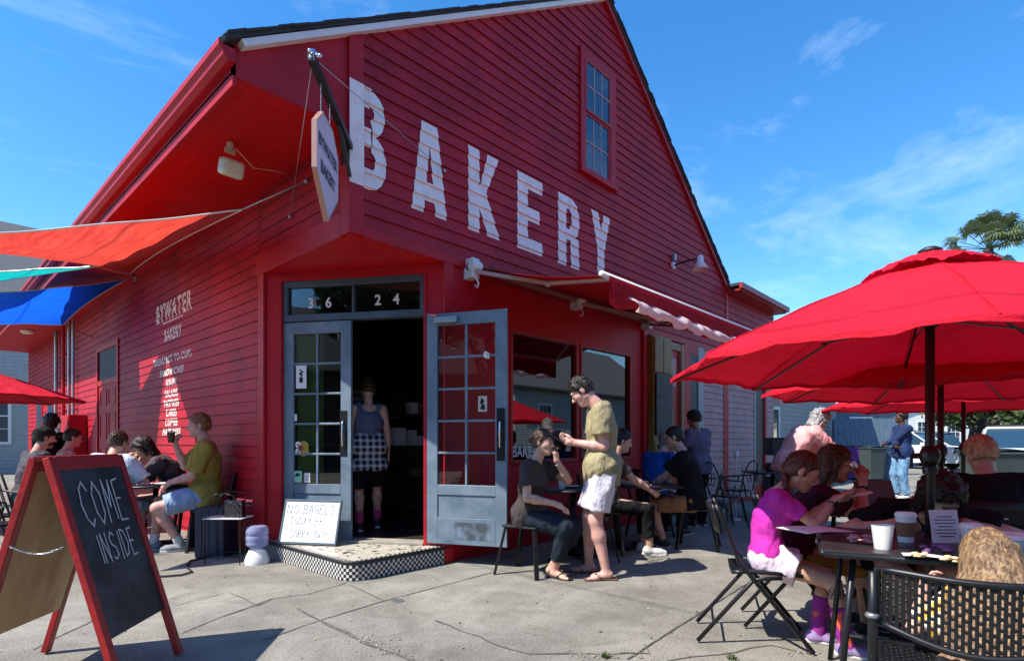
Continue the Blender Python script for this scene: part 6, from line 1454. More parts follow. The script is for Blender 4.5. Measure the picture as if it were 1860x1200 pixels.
# ------------------------------------------------------------ umbrellas
def umbrella(name, label, t, lat, zr=1.585, zp=2.14, r=1.27, nrib=8, rot=.2, base=0.0, group='red cafe umbrellas', lean=(0, 0)):
    p = wp(t, lat, 0); o = empty(name, label, 'umbrella', tuple(p), rot, group)
    def rim(k): a = 2 * math.pi * k / nrib; return Vector((math.cos(a) * r, math.sin(a) * r, zr))
    def canopy(r0, z0, r1, z1, fl=.0, nu=14, drop=0.0, sag=.05):
        mb = MB(); n = nrib * nu; m = 14; k0 = 0
        for j in range(m + 1):
            f = j / m
            for i in range(n):
                k = i / nu; fk = k - math.floor(k); a0 = 2 * math.pi * math.floor(k) / nrib; a1 = a0 + 2 * math.pi / nrib
                q = Vector((math.cos(a0), math.sin(a0), 0)).lerp(Vector((math.cos(a1), math.sin(a1), 0)), fk)
                e = 4 * fk * (1 - fk)
                rr_ = r0 + (r1 - r0) * f; z = z0 + (z1 - z0) * f
                pull = 1 - .035 * e * f * f
                wr_ = (.006 * math.sin(fk * 23 + f * 4 + 5 * math.sin(a0 * 3)) + .004 * math.sin(fk * 51 + f * 9 + a0)) * f * (1.2 - f * .5) + .005 * math.sin(a0 * 7 + f * 19 + fk * 11) * f
                mb.v.append((q.x * rr_ * pull, q.y * rr_ * pull, z - sag * e * f * .5 * (1 - .55 * f) + .014 * math.sin(f * math.pi) + wr_ + .030 * e * f * f))
        for j in range(m):
            for i in range(n): mb.f.append((j * n + i, (j + 1) * n + i, (j + 1) * n + (i + 1) % n, j * n + (i + 1) % n))
        return mb
    cn = canopy(.07, zp - .05, r, zr, sag=.07); CN = cn.build('canopy', M['umb'], o, smooth=True)
    n = nrib * 14; vl = MB()
    rimv = cn.v[-n:]
    for i in range(n): x, y, z = rimv[i]; vl.v += [(x, y, z), (x * 1.004, y * 1.004, z - .022 - .004 * math.sin(i * .9))]
    for i in range(n): j = (i + 1) % n; vl.f.append((2 * i, 2 * i + 1, 2 * j + 1, 2 * j))
    vl.build('hem', M['umb'], o, smooth=True)
    canopy(.02, zp, .30, zp - .122, sag=.02).build('vent_cap', M['umb'], o, smooth=True)
    MB().lathe([(.05, -.01), (.052, .006), (.03, .02), (.0, .024)], (0, 0, zp), 16).build('finial', M['blackpl'], o, smooth=True)
    MB().tube([(0, 0, .02), (0, 0, zp - .01)], .021, 12).build('pole', M['blackpole'], o, smooth=True)
    MB().tube([(0, 0, zr + .18), (0, 0, zr + .26)], .035, 12).build('runner', M['blackpl'], o)
    for k in range(nrib):
        e = rim(k); a = Vector((.02 * math.cos(2 * math.pi * k / nrib), .02 * math.sin(2 * math.pi * k / nrib), zp - .12)); 
        mid = a.lerp(e, .5) + Vector((0, 0, -.022)); mb = MB(); mb.tube([a, mid, e * .985 + Vector((0, 0, .006))], .007, 6); RB = mb.build('rib', M['blackpole'], o)
        a0_ = 2 * math.pi * k / nrib; zw = lambda f: (zp - .05) + (zr - zp + .05) * f + .014 * math.sin(math.pi * f) + .002 + (.006 * math.sin(5 * math.sin(a0_ * 3) + f * 4) + .004 * math.sin(f * 9 + a0_)) * f * (1.2 - f * .5) + .005 * math.sin(a0_ * 7 + f * 19) * f; MB().tube([Vector((math.cos(a0_) * (.07 + (r - .07) * f), math.sin(a0_) * (.07 + (r - .07) * f), zw(f))) for f in np.linspace(.2, 1, 17)], .0035, 5).build('seam', M['umb'], o); s0 = Vector((a.x, a.y, zr + .22)); MB().tube([s0, a.lerp(e, .52) + Vector((0, 0, .0))], .006, 5).build('strut', M['blackpole'], RB)
    mb = MB(); mb.ball((0, 0, 1.13), .045, .045, .058, 14, 10); mb.lathe([(.03, -.09), (.034, -.06), (.03, -.05)], (0, 0, 1.13), 12); mb.tube([(0, .04, 1.13), (0, .075, 1.13)], .014, 8); mb.bar((0, .075, 1.14), (0, .075, 1.07), .012, .012); mb.build('crank_box', M['blackpole'], o, smooth=True, angle=50)
    mb = MB(); mb.lathe([(.26, 0), (.26, .04), (.20, .06), (.05, .08), (.035, .30), (.0, .30)], (0, 0, 0), 28); mb.build('base', M['blackpl'], o, smooth=True, angle=40)
    return o
U1_ = umbrella('cafe_umbrella', 'largest red umbrella in front, its black pole through the table with the girl', 2.80, 2.07, rot=R_(14))
U2_ = umbrella('cafe_umbrella', 'second red umbrella, half hidden beneath the nearest one', 4.3, 3.26, rot=R_(30))
U3_ = umbrella('cafe_umbrella', 'third red umbrella, furthest to the right behind the other two', 6.4, 5.11, rot=R_(5), zr=1.60, zp=2.2, r=1.45)
U4_ = umbrella('cafe_umbrella', 'red umbrella at the left edge by the long side wall', 7.7, -7.42, rot=R_(40), zr=1.80, zp=2.28, r=1.30)
# ------------------------------------------------------------ tables
def table(label, t, lat, yaw, lx, ly, z=.73, kind='leg', group='cafe tables'):
    o = empty('cafe_table', label, 'table', tuple(wp(t, lat)), yaw, group)
    mb = MB(); mb.box(-lx / 2, -ly / 2, z - .028, lx / 2, ly / 2, z); mb.build('tabletop', M['table'], o, bevel=.008)
    mb = MB(); e = .006
    for (a, b) in (((-lx / 2, -ly / 2), (lx / 2, -ly / 2)), ((lx / 2, -ly / 2), (lx / 2, ly / 2)), ((lx / 2, ly / 2), (-lx / 2, ly / 2)), ((-lx / 2, ly / 2), (-lx / 2, -ly / 2))): mb.tube([(a[0], a[1], z - .018), (b[0], b[1], z - .018)], .014, 8)
    mb.build('edge_rail', M['black'], o, smooth=True)
    if kind == 'leg':
        for sx in (-1, 1):
            for sy in (-1, 1): MB().tube([(sx * (lx / 2 - .12), sy * (ly / 2 - .08), z - .03), (sx * (lx / 2 - .06), sy * (ly / 2 - .05), 0)], .014, 8).build('leg', M['black'], o, smooth=True)
        MB().tube([(-lx / 2 + .1, 0, .25), (lx / 2 - .1, 0, .25)], .01, 6).build('stretcher', M['black'], o)
    else:
        mb = MB(); mb.tube([(0, 0, .04), (0, 0, z - .03)], .03, 10)
        for k in range(4): a = k * math.pi / 2 + .4; mb.tube([(0, 0, .08), (math.cos(a) * .28, math.sin(a) * .28, .015)], .02, 8)
        mb.build('pedestal', M['black'], o, smooth=True)
    return o
fy = math.atan2(-.45 * FW[1] + .89 * RT[1], -.45 * FW[0] + .89 * RT[0])
T1 = table('black table under the nearest umbrella, crowded with cups and food', 2.55, 2.10, fy, 1.25, .80)
T2 = table('black table under the second umbrella with papers on it', 3.95, 2.75, fy + .1, 1.2, .7)
T3 = table('small dark table between the standing man and the man in black polo', 6.35, 1.52, -YAW, .62, .62, kind='ped')
T4 = table('small dark table beside the seated woman under the shop window', 5.75, .62, -YAW, .55, .55, kind='ped')
T5 = table('dark table by the red side wall with plates and pink napkins', 6.35, -4.0, -YAW + .5, .7, .60, kind='ped')
T6 = table('dark table at far left between the capped man and the man with sunglasses', 7.35, -5.45, -YAW + .4, .8, .6, kind='ped')
T7 = table('empty dark table near the far end of the clapboard wall', 9.0, 4.15, -YAW, .7, .7, kind='ped')
# ------------------------------------------------------------ chairs
def fold_chair(label, t, lat, phi, group=None, mat='black'):
    o = empty('folding_chair', label, 'chair', tuple(wp(t, lat)), head_to(phi + math.degrees(math.atan2(lat, t))), group); m = M[mat]
    for sx in (-1, 1):
        x = sx * .205
        MB().tube([(x, -.26, .83), (x, -.235, .78), (x, -.13, .50), (x, .26, .015)], .0125, 8).build('front_leg', m, o, smooth=True)
        MB().tube([(x * .92, .10, .42), (x * .92, -.05, .40), (x * .92, -.36, .015)], .0125, 8).build('rear_leg', m, o, smooth=True)
    MB().tube([(-.205, .20, .09), (.205, .20, .09)], .008, 6).build('front_stretcher', m, o); MB().tube([(-.19, -.27, .12), (.19, -.27, .12)], .008, 6).build('rear_stretcher', m, o)
    mb = MB(); mb.grid(lambda u, v: (-.185 + .37 * u, -.17 + .38 * v, .435 - .012 * math.sin(math.pi * u) + .008 * math.sin(v * 3.1)), 8, 8); q = mb.build('seat', m, o, smooth=True, solid=.02)
    mb = MB(); mb.grid(lambda u, v: (-.20 + .40 * u, -.275 + .05 * (1 - v) - .03 * math.sin(math.pi * u), .66 + .17 * v), 10, 4); mb.build('backrest', m, o, smooth=True, solid=.014)
    return o
fold_chair('black folding chair that the girl in magenta sits on', 3.45, 1.51, 84, 'folding chairs')
fold_chair('black folding chair under the woman with glasses', 3.70, 1.90, 82, 'folding chairs')
fold_chair('black folding chair under the blond person in black', 3.70, 3.14, -14, 'folding chairs')
fold_chair('black folding chair under the slumped person with black hair', 3.44, 2.36, 160, 'folding chairs')
def holes_panel(fn, nu, nv, cell=3):
    """panel with staggered oblong holes"""
    mb = MB(); idx = {}
    def vid(i, j):
        if (i, j) not in idx: idx[(i, j)] = len(mb.v); mb.v.append(tuple(fn(i / nu, j / nv)))
        return idx[(i, j)]
    for i in range(nu):
        for j in range(nv):
            a = i // 1; row = j % 4; col = (i // 1) % 2
            off = 0 if col == 0 else 2
            if 2 <= i < nu - 2 and 1 <= j < nv - 1 and (i % 5 in (2, 3)) and ((j + (0 if (i // 5) % 2 else 3)) % 6 not in (0, 1)): continue
            mb.f.append((vid(i, j), vid(i + 1, j), vid(i + 1, j + 1), vid(i, j + 1)))
    return mb
# near perforated chair
pc = empty('perforated_chair', 'black chair with a perforated curved backrest in the near right corner', 'chair', tuple(wp(1.84, 1.46)), head_to(31))
def bkf(u, v):
    x = -.235 + .47 * u; y = -.235 - .05 * math.sin(math.pi * u); lo = .645 - .055 * math.sin(math.pi * u); hi = .812 - .01 * math.sin(math.pi * u)
    return (x, y - .02 * v, lo + (hi - lo) * v)
holes_panel(bkf, 152, 40).build('backrest', M['black'], pc, smooth=True, solid=.004)
holes_panel(lambda u, v: (-.21 + .42 * u, -.20 + .42 * v, .445 - .012 * math.sin(math.pi * u) * math.sin(math.pi * v)), 130, 76).build('seat', M['black'], pc, smooth=True, solid=.004)
ring = [bkf(u, 1) for u in np.linspace(0, 1, 14)] + [bkf(u, 0) for u in np.linspace(1, 0, 14)]
MB().tube(ring, .011, 8, closed=True).build('back_frame', M['black'], pc, smooth=True)
MB().tube([(-.21, -.20, .445), (.21, -.20, .445), (.225, 0, .445), (.21, .22, .445), (-.21, .22, .445), (-.225, 0, .445)], .012, 8, closed=True).build('seat_frame', M['black'], pc, smooth=True)
for sx in (-1, 1):
    MB().tube([(sx * .248, -.262, .80), (sx * .248, -.255, .60), (sx * .245, -.20, .40), (sx * .245, .24, .01)], .0135, 10).build('front_leg', M['black'], pc, smooth=True)
    MB().tube([(sx * .248, -.245, .62), (sx * .248, -.24, .44), (sx * .235, .16, .40), (sx * .235, -.10, .20), (sx * .24, -.34, .01)], .012, 8).build('rear_leg', M['black'], pc, smooth=True)
    MB().ball((sx * .25, -.257, .665), .02, .02, .012).build('joint_cap', M['grey'], pc, smooth=True)
def metal_chair(label, t, lat, phi, group='dark metal cafe chairs', back=True):
    o = empty('metal_chair', label, 'chair', tuple(wp(t, lat)), head_to(phi + math.degrees(math.atan2(lat, t))), group); m = M['black']
    for sx in (-1, 1):
        MB().bar((sx * .15, .15, .44), (sx * .20, .20, 0), .04, .025).build('front_leg', m, o, bevel=.004)
        MB().bar((sx * .15, -.15, .44), (sx * .20, -.24, 0), .04, .025).build('rear_leg', m, o, bevel=.004)
    MB().box(-.18, -.18, .43, .18, .18, .455).build('seat', m, o, bevel=.012)
    if back:
        MB().tube([(-.17, -.17, .45), (-.19, -.23, .68), (-.16, -.26, .82), (0, -.28, .86), (.16, -.26, .82), (.19, -.23, .68), (.17, -.17, .45)], .013, 8).build('back_frame', m, o, smooth=True)
        MB().grid(lambda u, v: (-.05 + .10 * u, -.18 - .09 * v, .45 + .40 * v), 3, 6).build('backrest', m, o, smooth=True, solid=.004)
    return o
metal_chair('dark metal chair under the man in black polo', 6.43, 2.10, -86)
metal_chair('dark metal stool chair under the woman in charcoal tee', 5.17, .15, 120, back=False)
metal_chair('dark metal chair under the person in royal blue polo', 7.18, 1.76, 42)
metal_chair('dark metal chair under the person hidden by the standing man', 6.15, .98, 84)
metal_chair('dark metal chair under the man in mustard shirt by the wall', 6.36, -3.40, -84)
metal_chair('dark metal chair under the person bent over food', 6.86, -3.86, -82)
metal_chair('dark metal chair under the person in pale blue shirt', 5.98, -4.36, 36)
metal_chair('dark metal chair under the man with sunglasses', 7.9, -6.35, 84)
metal_chair('dark metal chair under the bearded man in a cap', 6.73, -5.80, 72)
def iron_chair(label, t, lat, phi, group='empty curved iron chairs'):
    o = empty('iron_chair', label, 'chair', tuple(wp(t, lat)), head_to(phi + math.degrees(math.atan2(lat, t))), group); m = M['black']
    MB().lathe([(.0, .44), (.20, .44), (.20, .46), (.0, .46)], (0, 0, 0), 20, cap=False).build('seat', m, o)
    for sx in (-1, 1):
        MB().tube([(sx * .16, .13, .44), (sx * .20, .22, 0)], .01, 6).build('front_leg', m, o); MB().tube([(sx * .16, -.13, .44), (sx * .20, -.25, 0)], .01, 6).build('rear_leg', m, o)
        MB().tube([(sx * .22, .16, .45), (sx * .25, .10, .66), (sx * .24, -.1, .68), (sx * .19, -.2, .70)], .011, 6).build('armrest', m, o, smooth=True)
    MB().tube([(-.18, -.16, .45), (-.20, -.22, .72), (-.12, -.26, .88), (0, -.27, .92), (.12, -.26, .88), (.20, -.22, .72), (.18, -.16, .45)], .011, 6).build('back_frame', m, o, smooth=True)
    mb = MB()
    for k in range(3): mb.tube([(-.1 + .1 * k + .05 * math.cos(a), -.24 - .01 * k, .68 + .09 * math.sin(a)) for a in np.linspace(0, 6.28, 12, endpoint=False)], .006, 5, closed=True)
    mb.build('back_scroll', m, o, smooth=True)
    return o
i1 = iron_chair('empty iron chair at the far wall, nearest to the man in black polo', 7.9, 3.0, 60)
dup(i1, tuple(wp(8.8, 3.5)), head_to(-40), 'empty iron chair left of the far empty table'); dup(i1, tuple(wp(9.2, 4.75)), head_to(-100), 'empty iron chair right of the far empty table')
dup(i1, tuple(wp(5.1, -4.75)), head_to(40), 'iron chair at the left edge, in front of the bearded man'); dup(i1, tuple(wp(5.7, -5.25)), head_to(100), 'iron chair at the left edge, beside the chalkboard sign')
dup(i1, tuple(wp(5.55, .75)), head_to(-60), 'iron chair behind the standing man under the shop window')
# black cushion on the far chair, black lamp/speaker box by the post
MB_ = MB(); MB_.box(-.2, -.06, 0, .2, .06, .14); o = MB_.build('black_bag', M['blackpl'], bevel=.03); o.location = wp(9.0, 4.15, .735); tag(o, 'long black bag lying on the far empty table', 'bag')
o = empty('planter_lamp', 'black box shade on a copper stem beside the dark red post', 'lamp', tuple(wp(10.6, 4.98)), -YAW)
MB().box(-.19, -.19, .95, .19, .19, 1.28).build('shade', M['blackpl'], o, bevel=.01); MB().tube([(0, 0, .55), (0, 0, .95)], .07, 10).build('stem', P('copper', (.45, .18, .08), .35, .6), o); MB().box(-.18, -.18, 0, .18, .18, .55).build('box', M['blackpl'], o)
o = empty('glass_lamp', 'white tulip shaped glass lamp on a thin stem in front of the clapboard wall', 'lamp', tuple(wp(8.7, 3.45)))
MB().tube([(0, 0, .0), (0, 0, .93)], .007, 6).build('stem', M['whiteplastic'], o); MB().lathe([(.012, .92), (.028, .98), (.036, 1.05), (.03, 1.055)], (0, 0, 0), 12, cap=False).build('tulip', M['whiteplastic'], o, smooth=True); MB().lathe([(.07, 0), (.06, .02), (.0, .025)], (0, 0, 0), 12).build('foot', M['whiteplastic'], o)
# ------------------------------------------------------------ on the tables
def tp(t, lat, z=.731): return wp(t, lat, z)
def cup(label, pos, h=.12, r=.042, body='whiteplastic', lid=True, sleeve=False):
    o = empty('paper_cup', label, 'cup', tuple(pos), 0, 'takeaway cups on the near table')
    MB().lathe([(r * .72, 0), (r, h), (r * .97, h), (r * .7, .004), (0, .004)], (0, 0, 0), 24, cap=False).build('cup', M[body] if isinstance(body, str) else body, o, smooth=True, angle=40)
    if lid: MB().lathe([(r * 1.06, h), (r * 1.06, h + .008), (r * .9, h + .018), (r * .85, h + .014), (0, h + .014)], (0, 0, 0), 24).build('lid', M['whiteplastic'], o, smooth=True, angle=40)
    if sleeve: MB().lathe([(r * .80 + .001, h * .22), (r * .95 + .0015, h * .78)], (0, 0, 0), 24, cap=False).build('sleeve', P('kraft_sleeve', (.22, .10, .05), .8), o, smooth=True)
    return o
cup('white paper cup without lid nearest to the girl on the table', tp(2.48, at_px(1603, 2.48)), .105, .044, lid=False)
cup('lidded coffee cup with brown sleeve left of the umbrella pole', tp(2.66, at_px(1645, 2.66)), .12, .043, sleeve=True)
cup('lidded cup right of the pole, partly behind the child head', tp(2.5, at_px(1765, 2.5)), .09, .043)
cup('wide white bowl shaped cup at the right end of the table', tp(2.35, at_px(1835, 2.35)), .07, .07)
def crumple(name, label, cat, pos, s, m, n=14, seed=1, fl=.35):
    rr = random.Random(seed); mb = MB()
    for i in range(n):
        a, b, c_, r = rr.uniform(-1, 1) * s, rr.uniform(-1, 1) * s * .7, rr.uniform(0, s * fl), s * rr.uniform(.2, .42)
        mb.ball((a, b, c_ + r * .3), r, r * rr.uniform(.5, 1), r * .4, 7, 5)
    o = mb.build(name, m, smooth=True); o.location = pos; o.rotation_euler = (0, 0, -YAW); return tag(o, label, cat)
crumple('napkin_pile', 'pile of pinkish crumpled wrappers left of the white cup', 'napkins', tp(2.62, at_px(1575, 2.62)), .06, P('pink_paper', (.6, .38, .35), .8, color2=(.35, .12, .12), vscale=40), 18, 3)
crumple('pastry_crumbs', 'yellow pastry pieces near the front edge of the table', 'pastry', tp(2.30, at_px(1672, 2.30)), .035, P('pale_pastry', (.72, .58, .32), .8, var=.2, vscale=50), 12, 4)
crumple('pastry_crumbs', 'yellow pastry pieces beside the child hair on the table', 'pastry', tp(2.22, at_px(1722, 2.22)), .04, P('pale_pastry2', (.70, .55, .30), .8, var=.2, vscale=50), 12, 5)
crumple('wrapper', 'dark purple sandwich wrapper in front of the umbrella pole', 'wrapper', tp(2.38, at_px(1700, 2.38)), .07, P('purple_wrap', (.14, .06, .16), .6), 12, 6)
def sheet(label, pos, w_, d_, rz, m='paper', rise=0, name='paper_sheet'):
    mb = MB(); mb.grid(lambda u, v: (-w_ / 2 + w_ * u, -d_ / 2 + d_ * v, .003 + rise * v + .004 * math.sin(u * 5)), 8, 6); o = mb.build(name, M[m], smooth=True, solid=.001); o.location = pos; o.rotation_euler = (0, 0, rz); return tag(o, label, 'paper')
sheet('white paper sheet on the table edge between the girl and the woman', tp(3.02, 1.62), .32, .22, -YAW + .3)
sheet('white receipt along the front edge of the near table', tp(2.30, 1.72), .22, .07, fy)
o = empty('menu_holder', 'clear stand with a printed white menu right of the umbrella pole', 'menu', tuple(tp(2.62, at_px(1722, 2.62))), -YAW)
MB().obb((0, .02, .075), (.065, 0, 0), (0, .003, 0), (0, .012, .075)).build('menu_sheet', M['paper'], o)
mb = MB()
for i in range(7): mb.obb((0, .0165 - .0 + (i - 3) * .0024 - .0005, .075 + (i - 3) * .015), (.05 if i % 3 else .035, 0, 0), (0, .0006, 0), (0, 0, .0022))
mb.build('menu_print', M['marker'], o)
o = empty('laptop', 'dark red tinted open laptop like case on the second umbrella table', 'case', tuple(tp(3.62, 2.45)), -YAW + .3)
MB().box(-.16, -.11, 0, .16, .11, .02).build('base', M['blackpl'], o, bevel=.004); MB().obb((0, .13, .11), (.16, 0, 0), (0, .006, 0), (0, .03, .10)).build('lid', P('dim_red_case', (.12, .02, .02), .5), o)
sheet('sheet of paper on the second umbrella table', tp(3.55, 2.95), .25, .2, .3)
crumple('bag', 'soft dark shoulder bag under the near table', 'bag', wp(3.0, 2.1, 0), .14, M['blackpl'], 12, 8, .9)
# side wall table
def plate(label, pos, r=.10, z=0):
    o = MB().lathe([(.0, .004), (r * .6, .004), (r, .018), (r, .022), (r * .6, .010), (0, .010)], (0, 0, 0), 24, cap=False).build('plate', M['whiteplastic'], smooth=True); o.location = pos; return tag(o, label, 'plate')
plate('white oval paper plate on the side wall table', tp(6.2, at_px(305, 6.2)), .13)
crumple('napkin_pile', 'bright pink napkins on the side wall table beside the pale blue shirt', 'napkins', tp(6.15, at_px(268, 6.15)), .07, P('pink_napkin', (.8, .18, .30), .8, color2=(.8, .6, .6), vscale=30), 12, 9)
crumple('napkin_pile', 'white folded napkins on the side wall table', 'napkins', tp(6.45, at_px(262, 6.45)), .05, M['paper'], 10, 10, .9)
plate('white plate on the small table behind the standing man', tp(5.8, .60), .09)
o = cup('white cup and napkin behind the seated woman on the small table', tp(5.65, .50), .08, .04, lid=False)
# ------------------------------------------------------------ A-frame chalkboard
AF = empty('a_frame_sign', 'red framed A frame chalkboard sign with chalk words and a plywood back panel', 'sign board', tuple(wp(2.9, -2.2)))
def sgn(): 
    FRr, BRr = wp(3.2, -1.90), wp(3.23, -2.62); wdv = (wp(-.98, .10) - wp(0, 0)) * .60
    top = (FRr + BRr) / 2; top.z = 1.12; org = Vector(AF.location)
    for feet_, nm in ((FRr, 'front'), (BRr, 'back')):
        sd_ = 1 if nm == 'front' else -1
        R0 = feet_ - org; T0 = top - org; Lf, LT = R0 + wdv, T0 + wdv; up = (T0 - R0).normalized(); ln = (T0 - R0).length; ac = -wdv.normalized()      # across from near end to far end
        n = ac.cross(up).normalized(); 
        mid_ = (FRr + BRr) / 2
        if n.dot(feet_ - mid_) < 0: n = -n
        off = n * .028
        fr_ = MB(); w_ = .045
        for k in (0, 1):
            a = (Lf if k == 0 else R0) + ac * (w_ / 2 if k == 0 else -w_ / 2) + off; fr_.obb(a + up * ln / 2, ac * w_ / 2, n * .016, up * (ln / 2 - .004))
        fr_.obb(Lf + ac * .3 + up * (ln - .035) + off, ac * (.30 - w_ - .001), n * .0145, up * .034)
        F_ = fr_.build('frame', M['redwood'], AF, bevel=.003)
        F_['label'] = 'red frame facing the pavement' if nm == 'front' else 'red frame at the back'
        bo_ = MB(); b0, b1 = .27, ln - .068
        bo_.obb(Lf + ac * .3 + up * (b0 + b1) / 2 + off, ac * (.3 - w_ + .004), n * .006, up * (b1 - b0) / 2)
        bo_.build('chalkboard' if nm == 'front' else 'back_panel', M['chalk'], AF)
        if nm == 'back':
            p_ = MB(); p_.obb(Lf + ac * .3 + up * (b0 + b1) / 2 + off - n * .012, ac * (.3 - w_ + .010), n * .004, up * (b1 - b0) / 2); p_.build('plywood_panel', M['ply'], AF)
        if nm == 'front':
            o = Lf + off + n * .0065; cm = MB()
            o = o + n * .004
            hand(cm, 'COME', o + ac * .135 + up * (ln - .36), ac, up, .076, .215, .0095, 1.22, .0001, 5)
            hand(cm, 'INSIDE', o + ac * .155 + up * (ln - .56), ac, up, .052, .145, .0085, 1.22, .0001, 6)
            cm.build('chalk_lettering', M['chalkline'], AF)
            sm = MB()
        hg = MB()
    c_ = MB(); a = (wp(3.2, -1.90) + wdv); b = (wp(3.23, -2.62) + wdv); f = .64
    A_ = a.lerp(top + wdv, f) - org; B_ = b.lerp(top + wdv, f) - org
    for i in range(26):
        t_ = i / 26; p_ = A_.lerp(B_, t_) + Vector((0, 0, -.035 * 4 * t_ * (1 - t_))) - wdv.normalized() * -.012; q_ = A_.lerp(B_, (i + 1) / 26) + Vector((0, 0, -.035 * 4 * (i + 1) / 26 * (1 - (i + 1) / 26))) + wdv.normalized() * .012
        m_ = (p_ + q_) / 2; d_ = (q_ - p_).normalized(); s_ = (Vector((0, 0, 1)) if i % 2 else wdv.normalized()) * .0045
        c_.tube([p_ - d_ * .002, m_ - s_, q_ + d_ * .002, m_ + s_], .0016, 5, closed=True)
    c_.build('chain', M['chrome'], AF, smooth=True)
    h_ = MB(); h_.obb(top + wdv * .5 - org, wdv * .5, Vector((.02, 0, 0)), Vector((0, 0, .012))); h_.build('hinge_rail', M['redwood'], AF, bevel=.003)
sgn()
# ------------------------------------------------------------ whiteboard on the step
WB = empty('whiteboard', 'white board with grey handwriting leaning on the step against the closed door leaf', 'sign board', tuple(wp(5.62, at_px(569, 5.62), .178)))
ac = UCH.copy(); b0 = ch(.62, .22, 0); WB.location = (b0.x, b0.y, .178); upv = (Vector((0, 0, .43)) - NCH * .13).normalized(); nn = ac.cross(upv) * 1.0
if nn.dot(NCH) < 0: nn = -nn
mb = MB(); mb.obb(upv * .225, ac * .30, nn * .006, upv * .215); mb.build('board', M['wboard'], WB)
mb = MB()
for (c_, a_, u_) in ((upv * .010, .315, .011), (upv * .44, .315, .011)): mb.obb(c_, ac * a_, nn * .012, upv * u_)
for sx in (-1, 1): mb.obb(ac * sx * .306 + upv * .225, ac * .010, nn * .0112, upv * .205)
mb.build('frame', M['bluedark'], WB, bevel=.002)
mb = MB(); o_ = nn * .007
hand(mb, 'NO', o_ - ac * .27 + upv * .30, ac, upv, .062, .10, .0055, 1.2, .001, 1); hand(mb, 'BAGELS', o_ - ac * .09 + upv * .305, ac, upv, .052, .09, .0055, 1.15, .001, 2)
hand(mb, 'TODAY', o_ - ac * .22 + upv * .19, ac, upv, .042, .075, .005, 1.15, .001, 3)
hand(mb, 'SORRY,', o_ - ac * .20 + upv * .065, ac, upv, .038, .075, .005, 1.15, .001, 4); hand(mb, "Yall!", o_ + ac * .06 + upv * .07, ac, upv, .036, .07, .005, 1.1, .001, 5)
fc = o_ + ac * .09 + upv * .225
for sx in (-1, 1): mb.prism([(.011 * math.cos(k), .009 * math.sin(k)) for k in np.linspace(0, 5.9, 10)], fc + ac * sx * .022 + upv * .012, ac, upv, nn * .001)
stroke(mb, [(-.035, -.035), (-.02, -.015), (.015, -.015), (.035, -.035)], fc, ac, upv, .005, .001)
mb.build('marker_lettering', M['marker'], WB)
# ------------------------------------------------------------ small things by the step
PD = empty('pet_water_dispenser', 'blue tinted water bottle upturned on a white pet water base by the step', 'water dispenser', tuple(gp(467, 1022)))
mb = MB(); mb.lathe([(.115, 0), (.118, .03), (.10, .08), (.075, .13), (.0, .135)], (0, 0, 0), 24); mb.build('base', M['whiteplastic'], PD, smooth=True, angle=50)
mb = MB(); mb.lathe([(.03, .13), (.06, .15), (.10, .18), (.105, .20), (.098, .215), (.105, .23), (.105, .27), (.098, .28), (.105, .29), (.105, .33), (.09, .365), (.05, .375), (0, .375)], (0, 0, 0), 24); mb.build('bottle', M['water'], PD, smooth=True, angle=50)
o = empty('planter_box', 'dark navy wooden box beside the mustard shirted man chair', 'box', tuple(wp(5.98, at_px(394, 5.98))), -YAW)
mb = MB(); mb.box(-.15, -.15, 0, .15, .15, .52); mb.build('box', P('dark_navy_paint', (.012, .02, .045), .5), o, bevel=.006); mb = MB()
for i in range(4): mb.box(-.148 + i * .075, -.156, .02, -.08 + i * .075, -.151, .50)
mb.build('slats', P('dark_navy_slat', (.015, .025, .055), .5), o)
WR_ = empty('wire_rack', 'thin black wire stand with a small white shelf by the red wall', 'rack', tuple(wp(5.62, at_px(415, 5.62))), -YAW)
mb = MB()
for (x, y) in ((-.17, -.12), (.17, -.12), (-.17, .12), (.17, .12)): mb.tube([(x, y, 0), (x, y, .55), (x * .6, y, .68), (0, y, .70)], .005, 5)
for z in (.08, .44): mb.tube([(-.17, -.12, z), (.17, -.12, z), (.17, .12, z), (-.17, .12, z)], .004, 5, closed=True)
for i in range(5): mb.tube([(-.14 + .07 * i, -.12, .44), (-.14 + .07 * i, .12, .44)], .003, 4)
mb.tube([(.0, -.12, .70), (-.05, -.12, .62), (.02, -.12, .56), (.08, -.12, .62), (.17, -.12, .50)], .004, 5); mb.build('wire_frame', M['black'], WR_, smooth=True)
MB().box(-.19, -.13, .447, .19, .13, .455).build('shelf', M['whiteplastic'], WR_)
o = empty('clear_holder', 'clear plastic box standing on the wire rack shelf', 'container', tuple(wp(5.60, at_px(428, 5.60), .456)), -YAW)
mb = MB()
for (a, b, c, d) in ((-.085, -.05, .085, -.046), (-.085, .046, .085, .05), (-.085, -.046, -.081, .046), (.081, -.046, .085, .046)): mb.box(a, b, 0, c, d, .17)
mb.box(-.085, -.05, 0, .085, .05, .004); mb.box(-.004, -.046, .004, 0, .046, .15); mb.build('walls', M['clearpl'], o)
o = empty('cutlery_tin', 'shiny metal tin on its side above the wire rack', 'tin', tuple(wp(5.75, at_px(446, 5.75), .60)), -YAW)
MB().tube([(-.08, 0, 0), (.08, 0, -.02)], .035, 12).build('tin', M['chrome'], o); MB().tube([(.0, 0, -.60), (.0, 0, -.05)], .008, 6).build('stand', M['black'], o)
pts = [gp(*p) for p in ((230, 1052), (285, 1049), (330, 1046), (349, 1040), (338, 1031), (345, 1020), (400, 1008), (455, 1003))]
pts = [Vector((p.x, p.y, .012)) for p in pts]; pl2 = []
for a, b in zip(pts[:-1], pts[1:]): pl2 += [a, a.lerp(b, .5)]
